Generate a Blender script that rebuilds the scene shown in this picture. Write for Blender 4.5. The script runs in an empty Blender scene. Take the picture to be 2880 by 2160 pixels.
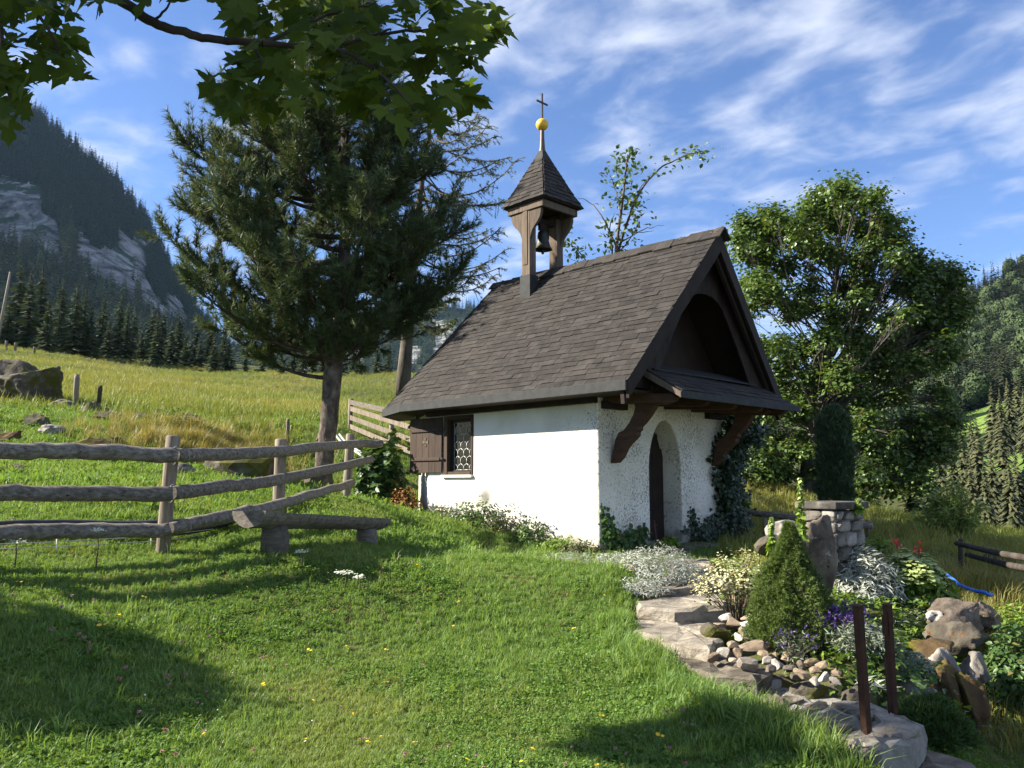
import bpy, bmesh, math, random
import numpy as np
from mathutils import Vector, Matrix

random.seed(11)
rng = np.random.default_rng(11)
R = math.radians
scene = bpy.context.scene
COL = scene.collection

# ------------------------------------------------------------------ camera, sky, sun, exposure
F = 2342.0
PITCH = R(6.73)
CP, SP = math.cos(PITCH), math.sin(PITCH)
cam_data = bpy.data.cameras.new('camera')
cam_data.sensor_width = 36.0
cam_data.lens = F / 2880 * 36
cam_data.clip_start = 0.1
cam_data.clip_end = 6000
cam = bpy.data.objects.new('camera', cam_data)
cam.rotation_euler = (R(90) + PITCH, 0, 0)
COL.objects.link(cam)
scene.camera = cam

SUN_EL = R(31)
SUN_AZ = math.atan2(-0.9988, 0.05)           # clockwise from +Y: the sun stands to the left
TO_SUN = Vector((math.sin(SUN_AZ) * math.cos(SUN_EL), math.cos(SUN_AZ) * math.cos(SUN_EL), math.sin(SUN_EL)))
world = bpy.data.worlds.new('World')
scene.world = world
world.use_nodes = True
nt = world.node_tree
nt.nodes.clear()


def N(tree, kind, **kw):
    n = tree.nodes.new(kind)
    for k, v in kw.items():
        if k.startswith('i_'):
            key = k[2:]
            n.inputs[int(key) if key.isdigit() else key].default_value = v
        else:
            setattr(n, k, v)
    return n


def L(tree, a, b):
    tree.links.new(a, b)


def ramp(tree, stops, interp='LINEAR'):
    r = tree.nodes.new('ShaderNodeValToRGB')
    r.color_ramp.interpolation = interp
    el = r.color_ramp.elements
    while len(el) < len(stops):
        el.new(0.5)
    for e, (p, c) in zip(el, stops):
        e.position = p
        e.color = (*c, 1) if len(c) == 3 else c
    return r


out = N(nt, 'ShaderNodeOutputWorld')
bg = N(nt, 'ShaderNodeBackground', i_Strength=0.058)
sky = N(nt, 'ShaderNodeTexSky', sky_type='NISHITA', sun_disc=False)
sky.sun_elevation = SUN_EL
sky.sun_rotation = SUN_AZ
sky.altitude = 1100
sky.air_density = 1.0
sky.dust_density = 0.15
sky.ozone_density = 4.0
# clouds: noise on a flat layer high above, drawn out along the wind
tc = N(nt, 'ShaderNodeTexCoord')
sep = N(nt, 'ShaderNodeSeparateXYZ')
L(nt, tc.outputs['Generated'], sep.inputs[0])
zz = N(nt, 'ShaderNodeMath', operation='MAXIMUM', i_1=0.0)
L(nt, sep.outputs['Z'], zz.inputs[0])
za = N(nt, 'ShaderNodeMath', operation='ADD', i_1=0.12)
L(nt, zz.outputs[0], za.inputs[0])
dx = N(nt, 'ShaderNodeMath', operation='DIVIDE')
dy = N(nt, 'ShaderNodeMath', operation='DIVIDE')
L(nt, sep.outputs['X'], dx.inputs[0]); L(nt, za.outputs[0], dx.inputs[1])
L(nt, sep.outputs['Y'], dy.inputs[0]); L(nt, za.outputs[0], dy.inputs[1])
cmb = N(nt, 'ShaderNodeCombineXYZ')
L(nt, dx.outputs[0], cmb.inputs[0]); L(nt, dy.outputs[0], cmb.inputs[1])
WIND = R(-49)                                   # turns the wind direction onto the noise's x axis
rot = N(nt, 'ShaderNodeVectorRotate', rotation_type='Z_AXIS', i_Angle=WIND + R(180) - R(90) * 0)
rot.inputs['Angle'].default_value = R(-132)
L(nt, cmb.outputs[0], rot.inputs['Vector'])


def cloud_noise(scale, stretch, off, detail, rough, dist):
    m = N(nt, 'ShaderNodeMapping')
    m.inputs['Location'].default_value = off
    m.inputs['Scale'].default_value = (scale / stretch, scale, 1)
    L(nt, rot.outputs[0], m.inputs['Vector'])
    n = N(nt, 'ShaderNodeTexNoise', i_Scale=1.0, i_Detail=detail, i_Roughness=rough, i_Distortion=dist)
    L(nt, m.outputs[0], n.inputs['Vector'])
    return n.outputs['Fac']


CLOUD_OFF = (3.1, 1.9, 0.0)
BIG_OFF = (17.63, 28.39, 0)
big = cloud_noise(0.8, 1.3, BIG_OFF, 2, 0.5, 0.0)
fine = cloud_noise(6.0, 1.25, CLOUD_OFF, 8, 0.52, 0.3)
wisp = cloud_noise(1.6, 4.0, (9.1, 4.4, 0), 6, 0.6, 0.6)
s1 = N(nt, 'ShaderNodeMath', operation='MULTIPLY_ADD', i_1=1.1)      # fine*1.1 + big
L(nt, fine, s1.inputs[0]); L(nt, big, s1.inputs[2])
s2 = N(nt, 'ShaderNodeMath', operation='MULTIPLY_ADD', i_1=0.36)
L(nt, wisp, s2.inputs[0]); L(nt, s1.outputs[0], s2.inputs[2])
cr = N(nt, 'ShaderNodeMapRange', interpolation_type='SMOOTHSTEP')
cr.inputs['From Min'].default_value = 1.09
cr.inputs['From Max'].default_value = 1.58
cr.inputs['To Min'].default_value = 0.0
cr.inputs['To Max'].default_value = 0.92
L(nt, s2.outputs[0], cr.inputs['Value'])
mixc = N(nt, 'ShaderNodeMix', data_type='RGBA')
mixc.inputs[7].default_value = (4.6, 5.0, 5.9, 1)
tint = N(nt, 'ShaderNodeMix', data_type='RGBA', blend_type='MULTIPLY')
tint.inputs[0].default_value = 1.0
tint.inputs[7].default_value = (0.93, 0.96, 1.12, 1)
L(nt, sky.outputs[0], tint.inputs[6])
L(nt, cr.outputs[0], mixc.inputs[0])
L(nt, tint.outputs[2], mixc.inputs[6])
L(nt, mixc.outputs[2], bg.inputs['Color'])
L(nt, bg.outputs[0], out.inputs[0])

sun_data = bpy.data.lights.new('sun', 'SUN')
sun_data.energy = 5.0
sun_data.angle = R(0.55)
sun_data.color = (1.0, 0.93, 0.80)
sun = bpy.data.objects.new('sun', sun_data)
sun.rotation_euler = TO_SUN.to_track_quat('Z', 'Y').to_euler()
sun.location = TO_SUN * 60
COL.objects.link(sun)
vs = scene.view_settings
vs.view_transform = 'Standard'
vs.look = 'None'
vs.exposure = 1.74
vs.gamma = 1.0
vs.use_curve_mapping = False
scene.cycles.max_bounces = 6
scene.cycles.transparent_max_bounces = 6

# ------------------------------------------------------------------ helpers
def ray(px, py):
    X = (px - 1440) / F
    Z = -(py - 1080) / F
    return np.array([X, CP - Z * SP, SP + Z * CP])


def atY(px, py, Y):
    r = ray(px, py)
    return r * (Y / r[1])


def onz(px, py, z):
    """point seen at px,py whose distance follows from the surveyed level z"""
    Z = -(py - 1080) / 2327.0
    s_, c_ = math.sin(R(8.42)), math.cos(R(8.42))
    return atY(px, py, z / (s_ + Z * c_) * (c_ - Z * s_))


def lattice(ix, iy, seed):
    h = (ix.astype(np.int64) * 374761393 + iy.astype(np.int64) * 668265263 + seed * 974711) & 0xFFFFFFFF
    h = ((h ^ (h >> 13)) * 1274126177) & 0xFFFFFFFF
    return ((h ^ (h >> 16)) & 0xFFFF) / 65535.0


def vnoise(x, y, seed=0):
    x = np.asarray(x, float); y = np.asarray(y, float)
    ix, iy = np.floor(x), np.floor(y)
    fx, fy = x - ix, y - iy
    fx = fx * fx * (3 - 2 * fx); fy = fy * fy * (3 - 2 * fy)
    a = lattice(ix, iy, seed); b = lattice(ix + 1, iy, seed)
    c = lattice(ix, iy + 1, seed); d = lattice(ix + 1, iy + 1, seed)
    return (a + (b - a) * fx) * (1 - fy) + (c + (d - c) * fx) * fy


def fbm(x, y, seed=0, octv=4):
    s, amp, tot = 0.0, 1.0, 0.0
    for o in range(octv):
        s = s + amp * vnoise(np.asarray(x) * 2 ** o, np.asarray(y) * 2 ** o, seed + o * 17)
        tot += amp
        amp *= 0.5
    return s / tot * 2 - 1


class MB:
    """collects faces; build() links them as one mesh object"""

    def __init__(s):
        s.v = []; s.f = []; s.smooth = []

    def add(s, V, Fc, smooth=False):
        o = len(s.v)
        s.v.extend([tuple(map(float, p)) for p in V])
        for f in Fc:
            s.f.append(tuple(i + o for i in f)); s.smooth.append(smooth)
        return s

    def box(s, a, b):
        (x0, y0, z0), (x1, y1, z1) = a, b
        V = [(x0, y0, z0), (x1, y0, z0), (x1, y1, z0), (x0, y1, z0), (x0, y0, z1), (x1, y0, z1), (x1, y1, z1), (x0, y1, z1)]
        return s.add(V, [(3, 2, 1, 0), (4, 5, 6, 7), (0, 1, 5, 4), (1, 2, 6, 5), (2, 3, 7, 6), (3, 0, 4, 7)])

    def hexa(s, V):
        return s.add(V, [(3, 2, 1, 0), (4, 5, 6, 7), (0, 1, 5, 4), (1, 2, 6, 5), (2, 3, 7, 6), (3, 0, 4, 7)])

    def prism(s, poly, off):
        """poly: list of 3-D points (planar), off: extrusion vector"""
        n = len(poly)
        P = [np.array(p, float) for p in poly]
        Q = [p + np.array(off, float) for p in P]
        nr = np.zeros(3)
        for i in range(n):
            nr += np.cross(P[i], P[(i + 1) % n])
        flip = np.dot(nr, np.array(off, float)) > 0
        Fc = [tuple(range(n))[::-1] if flip else tuple(range(n)), tuple(range(n, 2 * n)) if flip else tuple(range(2 * n - 1, n - 1, -1))]
        for i in range(n):
            j = (i + 1) % n
            Fc.append((i, j, n + j, n + i) if flip else (j, i, n + i, n + j))
        return s.add(P + Q, Fc)

    def tube(s, path, rad, n=10, cap=True, jit=0.0, seed=0, squash=None):
        P = [np.array(p, float) for p in path]
        if not hasattr(rad, '__len__'):
            rad = [rad] * len(P)
        rr = random.Random(seed)
        V = []
        up = None
        for i, p in enumerate(P):
            t = P[min(i + 1, len(P) - 1)] - P[max(i - 1, 0)]
            t = t / (np.linalg.norm(t) + 1e-9)
            if up is None:
                up = np.array([0, 0, 1.0]) if abs(t[2]) < 0.9 else np.array([0, 1.0, 0])
            a = np.cross(t, up); a /= np.linalg.norm(a) + 1e-9
            b = np.cross(a, t)
            up = b
            for k in range(n):
                an = 2 * math.pi * k / n
                q = rad[i] * (1 + jit * (rr.random() - 0.5) * 2)
                sx, sy = (1, 1) if squash is None else squash
                V.append(p + a * (q * sx * math.cos(an)) + b * (q * sy * math.sin(an)))
        Fc = []
        for i in range(len(P) - 1):
            for k in range(n):
                k2 = (k + 1) % n
                Fc.append((i * n + k, i * n + k2, (i + 1) * n + k2, (i + 1) * n + k))
        o = len(s.v)
        s.add(V, Fc, True)
        if cap:
            s.f.append(tuple(o + k for k in range(n))[::-1]); s.smooth.append(False)
            m = (len(P) - 1) * n
            s.f.append(tuple(o + m + k for k in range(n))); s.smooth.append(False)
        return s

    def lathe(s, prof, n=20, c=(0, 0, 0)):
        V = []
        for r, z in prof:
            for k in range(n):
                a = 2 * math.pi * k / n
                V.append((c[0] + r * math.cos(a), c[1] + r * math.sin(a), c[2] + z))
        Fc = []
        for i in range(len(prof) - 1):
            for k in range(n):
                k2 = (k + 1) % n
                Fc.append((i * n + k, i * n + k2, (i + 1) * n + k2, (i + 1) * n + k))
        o = len(s.v)
        s.add(V, Fc, True)
        return s

    def mesh(s, name):
        me = bpy.data.meshes.new(name)
        me.from_pydata(s.v, [], s.f)
        me.polygons.foreach_set('use_smooth', s.smooth)
        me.update()
        return me

    def build(s, name, material, parent=None, bevel=0.0):
        me = s.mesh(name)
        if material:
            me.materials.append(material)
        return link(name, me, parent, bevel)


def link(name, me, parent=None, bevel=0.0):
    o = bpy.data.objects.new(name, me)
    COL.objects.link(o)
    if parent is not None:
        o.parent = parent
    if bevel:
        b = o.modifiers.new('bevel', 'BEVEL')
        b.width = bevel; b.segments = 2; b.limit_method = 'ANGLE'
    return o


def np_mesh(name, V, Fc, material=None, smooth=False):
    """V (n,3), Fc (m,k) with k constant"""
    V = np.asarray(V, np.float32); Fc = np.asarray(Fc, np.int32)
    me = bpy.data.meshes.new(name)
    me.vertices.add(len(V)); me.vertices.foreach_set('co', V.ravel())
    k = Fc.shape[1]
    me.loops.add(Fc.size); me.loops.foreach_set('vertex_index', Fc.ravel())
    me.polygons.add(len(Fc)); me.polygons.foreach_set('loop_start', np.arange(0, Fc.size, k, dtype=np.int32))
    me.polygons.foreach_set('use_smooth', np.full(len(Fc), smooth))
    me.update(calc_edges=True)
    if material:
        me.materials.append(material)
    return me


def thing(name, label, cat, loc=(0, 0, 0), rotz=0.0, group=None):
    o = bpy.data.objects.new(name, None)
    COL.objects.link(o)
    o.location = tuple(map(float, loc)); o.rotation_euler = (0, 0, rotz)
    o.empty_display_size = 0.2
    return tag(o, label, cat, group)


def tag(o, label=None, cat=None, group=None, kind=None):
    if label: o['label'] = label
    if cat: o['category'] = cat
    if group: o['group'] = group
    if kind: o['kind'] = kind
    return o


def frames(D, roll=None):
    """rotation matrices (n,3,3) whose z column is D and whose x column is turned by roll"""
    D = D / (np.linalg.norm(D, axis=1, keepdims=True) + 1e-9)
    n = len(D)
    ref = np.where(np.abs(D[:, 2:3]) < 0.95, np.array([[0, 0, 1.0]]), np.array([[1.0, 0, 0]]))
    X = np.cross(ref, D); X /= np.linalg.norm(X, axis=1, keepdims=True) + 1e-9
    Y = np.cross(D, X)
    if roll is None:
        roll = rng.uniform(0, 2 * math.pi, n)
    c, s = np.cos(roll)[:, None], np.sin(roll)[:, None]
    return np.stack([X * c + Y * s, -X * s + Y * c, D], axis=2)


def stamp(T, P, M, S):
    """T=(verts,faces) copied to every point"""
    tv, tf = np.asarray(T[0], float), np.asarray(T[1], int)
    S = np.asarray(S, float)
    if S.ndim == 1:
        S = S[:, None]
    V = np.einsum('nij,nkj->nki', M, tv[None] * S[:, None, :] if S.shape[1] == 3 else tv[None] * S[:, :, None]) + P[:, None, :]
    Fc = tf[None] + (np.arange(len(P)) * len(tv))[:, None, None]
    return V.reshape(-1, 3), Fc.reshape(-1, tf.shape[1])


def join(parts):
    V, Fc, o = [], [], 0
    for v, f in parts:
        V.append(v); Fc.append(f + o); o += len(v)
    return np.concatenate(V), np.concatenate(Fc)


def eulers(M):
    """(n,3,3) -> xyz euler"""
    b = -np.arcsin(np.clip(M[:, 2, 0], -1, 1))
    a = np.arctan2(M[:, 2, 1], M[:, 2, 2])
    c = np.arctan2(M[:, 1, 0], M[:, 0, 0])
    return np.stack([a, b, c], 1)


GN = {}


def gn_scatter(name, P, E, S, idx, variants, label=None):
    """one object that carries many copies of the variant meshes"""
    me = bpy.data.meshes.new(name)
    me.vertices.add(len(P)); me.vertices.foreach_set('co', np.asarray(P, np.float32).ravel())
    a = me.attributes.new('rot', 'FLOAT_VECTOR', 'POINT'); a.data.foreach_set('vector', np.asarray(E, np.float32).ravel())
    a = me.attributes.new('scl', 'FLOAT', 'POINT'); a.data.foreach_set('value', np.asarray(S, np.float32))
    a = me.attributes.new('idx', 'INT', 'POINT'); a.data.foreach_set('value', np.asarray(idx, np.int32))
    o = link(name, me)
    g = bpy.data.node_groups.new('scatter', 'GeometryNodeTree')
    g.interface.new_socket('Geometry', in_out='INPUT', socket_type='NodeSocketGeometry')
    g.interface.new_socket('Geometry', in_out='OUTPUT', socket_type='NodeSocketGeometry')
    gi = g.nodes.new('NodeGroupInput'); go = g.nodes.new('NodeGroupOutput')
    iop = g.nodes.new('GeometryNodeInstanceOnPoints')
    jn = g.nodes.new('GeometryNodeJoinGeometry')
    for m in reversed(variants):
        so = bpy.data.objects.new(m.name, m)
        oi = g.nodes.new('GeometryNodeObjectInfo'); oi.inputs['Object'].default_value = so
        gti = g.nodes.new('GeometryNodeGeometryToInstance')
        g.links.new(oi.outputs['Geometry'], gti.inputs[0])
        g.links.new(gti.outputs[0], jn.inputs[0])

    def attr(nm, dt):
        n = g.nodes.new('GeometryNodeInputNamedAttribute'); n.data_type = dt; n.inputs['Name'].default_value = nm
        return n.outputs['Attribute']
    e2r = g.nodes.new('FunctionNodeEulerToRotation')
    g.links.new(attr('rot', 'FLOAT_VECTOR'), e2r.inputs[0])
    g.links.new(gi.outputs[0], iop.inputs['Points'])
    g.links.new(jn.outputs[0], iop.inputs['Instance'])
    iop.inputs['Pick Instance'].default_value = True
    g.links.new(attr('idx', 'INT'), iop.inputs['Instance Index'])
    g.links.new(e2r.outputs[0], iop.inputs['Rotation'])
    g.links.new(attr('scl', 'FLOAT'), iop.inputs['Scale'])
    g.links.new(iop.outputs[0], go.inputs[0])
    md = o.modifiers.new('scatter', 'NODES'); md.node_group = g
    o['kind'] = 'stuff'
    if label: o['label'] = label
    return o


# ------------------------------------------------------------------ materials
def new_mat(name):
    m = bpy.data.materials.new(name)
    m.use_nodes = True
    t = m.node_tree
    b = t.nodes['Principled BSDF']
    return m, t, b


def surf(name, stops, scale=6.0, detail=6, rough=0.85, bump=0.0, bscale=None, stretch=(1, 1, 1), coord='Object', spec=0.25, rnd=0.0, metal=0.0, dist=0.0, extra=None):
    """noise -> colour ramp, fine relief, a little shift from piece to piece"""
    m, t, b = new_mat(name)
    tcn = N(t, 'ShaderNodeTexCoord')
    mp = N(t, 'ShaderNodeMapping'); mp.inputs['Scale'].default_value = stretch
    if coord == 'World':
        g = N(t, 'ShaderNodeNewGeometry'); L(t, g.outputs['Position'], mp.inputs['Vector'])
    else:
        L(t, tcn.outputs[coord], mp.inputs['Vector'])
    n = N(t, 'ShaderNodeTexNoise', i_Scale=scale, i_Detail=detail, i_Roughness=0.6, i_Distortion=dist)
    L(t, mp.outputs[0], n.inputs['Vector'])
    r = ramp(t, stops)
    fac = n.outputs['Fac']
    if rnd:
        oi = N(t, 'ShaderNodeObjectInfo')
        ge = N(t, 'ShaderNodeNewGeometry')
        ad0 = N(t, 'ShaderNodeMath', operation='ADD'); L(t, oi.outputs['Random'], ad0.inputs[0]); L(t, ge.outputs['Random Per Island'], ad0.inputs[1])
        fr = N(t, 'ShaderNodeMath', operation='FRACT'); L(t, ad0.outputs[0], fr.inputs[0])
        sb = N(t, 'ShaderNodeMath', operation='SUBTRACT', i_1=0.5); L(t, fr.outputs[0], sb.inputs[0])
        ma = N(t, 'ShaderNodeMath', operation='MULTIPLY_ADD', i_1=rnd); L(t, sb.outputs[0], ma.inputs[0]); L(t, fac, ma.inputs[2])
        fac = ma.outputs[0]
    L(t, fac, r.inputs[0])
    col = r.outputs[0]
    if extra:      # second layer: (scale, lo, hi, colour)
        for es, lo, hi, ec in extra:
            n2 = N(t, 'ShaderNodeTexNoise', i_Scale=es, i_Detail=8, i_Roughness=0.65)
            L(t, mp.outputs[0], n2.inputs['Vector'])
            mr = N(t, 'ShaderNodeMapRange', interpolation_type='SMOOTHSTEP')
            mr.inputs['From Min'].default_value = lo; mr.inputs['From Max'].default_value = hi
            L(t, n2.outputs['Fac'], mr.inputs['Value'])
            mx = N(t, 'ShaderNodeMix', data_type='RGBA'); mx.inputs[7].default_value = (*ec, 1)
            L(t, mr.outputs[0], mx.inputs[0]); L(t, col, mx.inputs[6])
            col = mx.outputs[2]
    L(t, col, b.inputs['Base Color'])
    b.inputs['Roughness'].default_value = rough
    b.inputs['Metallic'].default_value = metal
    b.inputs['Specular IOR Level'].default_value = spec
    if bump:
        nb = N(t, 'ShaderNodeTexNoise', i_Scale=bscale or scale * 3, i_Detail=8, i_Roughness=0.65)
        L(t, mp.outputs[0], nb.inputs['Vector'])
        bp = N(t, 'ShaderNodeBump', i_Strength=1.0, i_Distance=bump)
        L(t, nb.outputs['Fac'], bp.inputs['Height'])
        L(t, bp.outputs[0], b.inputs['Normal'])
    return m


def leaf(name, c1, c2, c3=None, trans=0.35, rough=0.5, patch=None, spec=0.3):
    """each leaf its own shade between c1 and c2; light shines through a little"""
    m, t, b = new_mat(name)
    g = N(t, 'ShaderNodeNewGeometry')
    oi = N(t, 'ShaderNodeObjectInfo')
    ad = N(t, 'ShaderNodeMath', operation='ADD'); L(t, g.outputs['Random Per Island'], ad.inputs[0]); L(t, oi.outputs['Random'], ad.inputs[1])
    fr = N(t, 'ShaderNodeMath', operation='FRACT'); L(t, ad.outputs[0], fr.inputs[0])
    st = [(0.0, c1), (1.0, c2)] if c3 is None else [(0.0, c1), (0.8, c2), (0.97, c2), (1.0, c3)]
    r = ramp(t, st)
    L(t, fr.outputs[0], r.inputs[0])
    col = r.outputs[0]
    if patch:
        ps, pc, lo, hi = patch
        n2 = N(t, 'ShaderNodeTexNoise', i_Scale=ps, i_Detail=3)
        L(t, g.outputs['Position'], n2.inputs['Vector'])
        mr = N(t, 'ShaderNodeMapRange', interpolation_type='SMOOTHSTEP')
        mr.inputs['From Min'].default_value = lo; mr.inputs['From Max'].default_value = hi
        L(t, n2.outputs['Fac'], mr.inputs['Value'])
        mx = N(t, 'ShaderNodeMix', data_type='RGBA'); mx.inputs[7].default_value = (*pc, 1)
        L(t, mr.outputs[0], mx.inputs[0]); L(t, col, mx.inputs[6])
        col = mx.outputs[2]
    L(t, col, b.inputs['Base Color'])
    b.inputs['Roughness'].default_value = rough
    b.inputs['Specular IOR Level'].default_value = spec
    if trans:
        tr = N(t, 'ShaderNodeBsdfTranslucent')
        mul = N(t, 'ShaderNodeMix', data_type='RGBA', blend_type='MULTIPLY'); mul.inputs[0].default_value = 1
        mul.inputs[7].default_value = (1.25, 1.15, 0.5, 1)
        L(t, col, mul.inputs[6]); L(t, mul.outputs[2], tr.inputs[0])
        ms = N(t, 'ShaderNodeMixShader', i_Fac=trans)
        o = t.nodes['Material Output']
        L(t, b.outputs[0], ms.inputs[1]); L(t, tr.outputs[0], ms.inputs[2]); L(t, ms.outputs[0], o.inputs[0])
    return m


MAT = {}
MAT['soil'] = surf('soil', [(0.3, (0.05, 0.06, 0.02)), (0.7, (0.11, 0.115, 0.04))], 3.0, bump=0.02, bscale=30, coord='World', spec=0.05)
MAT['plaster'] = None  # below
MAT['shingle'] = surf('shingle', [(0.2, (0.013, 0.011, 0.010)), (0.5, (0.026, 0.022, 0.019)), (0.85, (0.046, 0.040, 0.035))], 7.0, rough=0.85, bump=0.004, bscale=45, rnd=0.36, spec=0.25,
                      extra=[(11.0, 0.62, 0.74, (0.10, 0.095, 0.085)), (4.0, 0.64, 0.72, (0.022, 0.024, 0.010))])
MAT['dark_wood'] = surf('dark_wood', [(0.25, (0.012, 0.008, 0.006)), (0.75, (0.034, 0.023, 0.017))], 4.0, rough=0.8, bump=0.003, stretch=(1, 1, 1), bscale=40, rnd=0.3)
MAT['brown_wood'] = surf('brown_wood', [(0.25, (0.035, 0.019, 0.011)), (0.75, (0.095, 0.050, 0.028))], 6.0, rough=0.75, bump=0.003, bscale=40, stretch=(1, 1, 4), rnd=0.2)
MAT['shutter_wood'] = surf('shutter_wood', [(0.25, (0.026, 0.016, 0.011)), (0.75, (0.060, 0.039, 0.027))], 10.0, rough=0.8, bump=0.003, bscale=50, stretch=(3, 3, 0.3), rnd=0.3)
MAT['weathered'] = surf('weathered', [(0.25, (0.050, 0.037, 0.027)), (0.75, (0.150, 0.115, 0.085))], 9.0, rough=0.9, bump=0.004, bscale=50, stretch=(3, 3, 0.25), rnd=0.25,
                        extra=[(14.0, 0.6, 0.75, (0.05, 0.04, 0.03))])
MAT['grey_log'] = surf('grey_log', [(0.25, (0.045, 0.038, 0.030)), (0.5, (0.13, 0.112, 0.092)), (0.75, (0.27, 0.24, 0.20))], 5.0, rough=0.9, bump=0.007, bscale=9, stretch=(0.2, 7, 7), rnd=0.2,
                       extra=[(6.0, 0.60, 0.66, (0.025, 0.021, 0.016)), (1.3, 0.6, 0.72, (0.10, 0.095, 0.06))])
MAT['grey_post'] = surf('grey_post', [(0.25, (0.085, 0.066, 0.048)), (0.5, (0.19, 0.155, 0.118)), (0.75, (0.31, 0.265, 0.21))], 5.0, rough=0.9, bump=0.005, bscale=14, stretch=(6, 6, 0.6), rnd=0.2)
MAT['bench_wood'] = surf('bench_wood', [(0.2, (0.05, 0.042, 0.033)), (0.5, (0.12, 0.10, 0.08)), (0.8, (0.23, 0.20, 0.165))], 6.0, rough=0.9, bump=0.006, bscale=16, stretch=(0.6, 5, 5), rnd=0.2,
                         extra=[(6.0, 0.6, 0.72, (0.03, 0.03, 0.015))])
MAT['metal'] = surf('metal', [(0.3, (0.022, 0.023, 0.023)), (0.7, (0.042, 0.043, 0.042))], 8.0, rough=0.75, metal=0.0, spec=0.2)
MAT['copper_stem'] = surf('copper_stem', [(0.3, (0.085, 0.062, 0.052)), (0.7, (0.15, 0.11, 0.09))], 8.0, rough=0.5, metal=0.3)
MAT['gold'] = surf('gold', [(0.3, (0.62, 0.36, 0.03)), (0.7, (0.85, 0.52, 0.06))], 9.0, rough=0.45, metal=0.15, spec=0.5, extra=[(14, 0.62, 0.75, (0.35, 0.2, 0.03))])
MAT['bronze'] = surf('bronze', [(0.3, (0.035, 0.038, 0.034)), (0.7, (0.075, 0.075, 0.06))], 8.0, rough=0.5, metal=0.7)
MAT['rust'] = surf('rust', [(0.25, (0.030, 0.015, 0.010)), (0.75, (0.075, 0.034, 0.020))], 14.0, rough=0.85, bump=0.002, bscale=90, spec=0.2)
MAT['lead'] = surf('lead', [(0.3, (0.30, 0.30, 0.30)), (0.7, (0.52, 0.52, 0.50))], 20.0, rough=0.5, metal=0.3)
MAT['glass'] = surf('glass', [(0.3, (0.012, 0.012, 0.012)), (0.7, (0.03, 0.028, 0.024))], 4.0, rough=0.08, spec=0.5, rnd=0.2)
MAT['rock'] = surf('rock', [(0.3, (0.06, 0.054, 0.046)), (0.5, (0.17, 0.153, 0.132)), (0.7, (0.33, 0.305, 0.265))], 5.0, rough=0.95, bump=0.02, bscale=12, coord='Object', spec=0.15, rnd=0.3,
                   extra=[(3.0, 0.58, 0.70, (0.075, 0.078, 0.028)), (11.0, 0.62, 0.7, (0.40, 0.385, 0.35))])
MAT['moss_rock'] = surf('moss_rock', [(0.3, (0.035, 0.030, 0.024)), (0.5, (0.10, 0.086, 0.068)), (0.75, (0.20, 0.178, 0.148))], 3.0, rough=0.95, bump=0.03, bscale=9, spec=0.1,
                        extra=[(2.2, 0.45, 0.58, (0.075, 0.075, 0.018)), (7.0, 0.6, 0.7, (0.13, 0.055, 0.02))])
MAT['orange_rock'] = surf('orange_rock', [(0.25, (0.04, 0.030, 0.018)), (0.5, (0.095, 0.060, 0.028)), (0.8, (0.17, 0.105, 0.045))], 3.0, rough=0.9, bump=0.02, bscale=11, spec=0.15,
                          extra=[(2.6, 0.46, 0.6, (0.10, 0.095, 0.012))])
MAT['pebble'] = surf('pebble', [(0.1, (0.10, 0.088, 0.076)), (0.35, (0.22, 0.165, 0.115)), (0.6, (0.31, 0.235, 0.155)), (0.8, (0.30, 0.27, 0.235)), (0.97, (0.46, 0.42, 0.36))], 3.0, rough=0.9, bump=0.006, bscale=25, spec=0.2, rnd=0.9)
MAT['slab'] = surf('slab', [(0.28, (0.075, 0.062, 0.048)), (0.5, (0.19, 0.163, 0.128)), (0.72, (0.32, 0.283, 0.228))], 5.0, rough=0.95, bump=0.02, bscale=16, stretch=(1, 2.2, 2.2), spec=0.15, rnd=0.3,
                   extra=[(4.0, 0.6, 0.7, (0.085, 0.078, 0.062)), (12.0, 0.64, 0.72, (0.42, 0.40, 0.36))])
MAT['brown_rock'] = surf('brown_rock', [(0.3, (0.045, 0.036, 0.028)), (0.5, (0.125, 0.100, 0.078)), (0.7, (0.22, 0.182, 0.145))], 5.0, rough=0.95, bump=0.025, bscale=14, spec=0.12,
                         extra=[(7.0, 0.60, 0.68, (0.33, 0.31, 0.27)), (3.0, 0.60, 0.70, (0.05, 0.05, 0.02)), (16.0, 0.62, 0.68, (0.02, 0.018, 0.014))])
MAT['dark_slab'] = surf('dark_slab', [(0.25, (0.035, 0.032, 0.028)), (0.5, (0.085, 0.078, 0.068)), (0.75, (0.17, 0.155, 0.135))], 7.0, rough=0.95, bump=0.015, bscale=20, spec=0.15)
MAT['mortar'] = surf('mortar', [(0.3, (0.16, 0.15, 0.13)), (0.7, (0.30, 0.285, 0.25))], 9.0, rough=0.95, bump=0.012, bscale=40, spec=0.1)
MAT['gravel'] = surf('gravel', [(0.3, (0.20, 0.19, 0.165)), (0.7, (0.44, 0.42, 0.38))], 18.0, rough=0.95, bump=0.01, bscale=60, coord='World', spec=0.1)
MAT['pine_bark'] = surf('pine_bark', [(0.3, (0.035, 0.028, 0.023)), (0.5, (0.10, 0.080, 0.066)), (0.7, (0.20, 0.168, 0.142))], 7.0, rough=0.95, bump=0.03, bscale=11, stretch=(1, 1, 0.6), spec=0.1,
                        extra=[(3.0, 0.56, 0.66, (0.06, 0.055, 0.016))])
MAT['dark_bark'] = surf('dark_bark', [(0.25, (0.030, 0.024, 0.020)), (0.75, (0.095, 0.080, 0.066))], 9.0, rough=0.95, bump=0.01, bscale=25, stretch=(1, 1, 0.4), spec=0.1)
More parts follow.
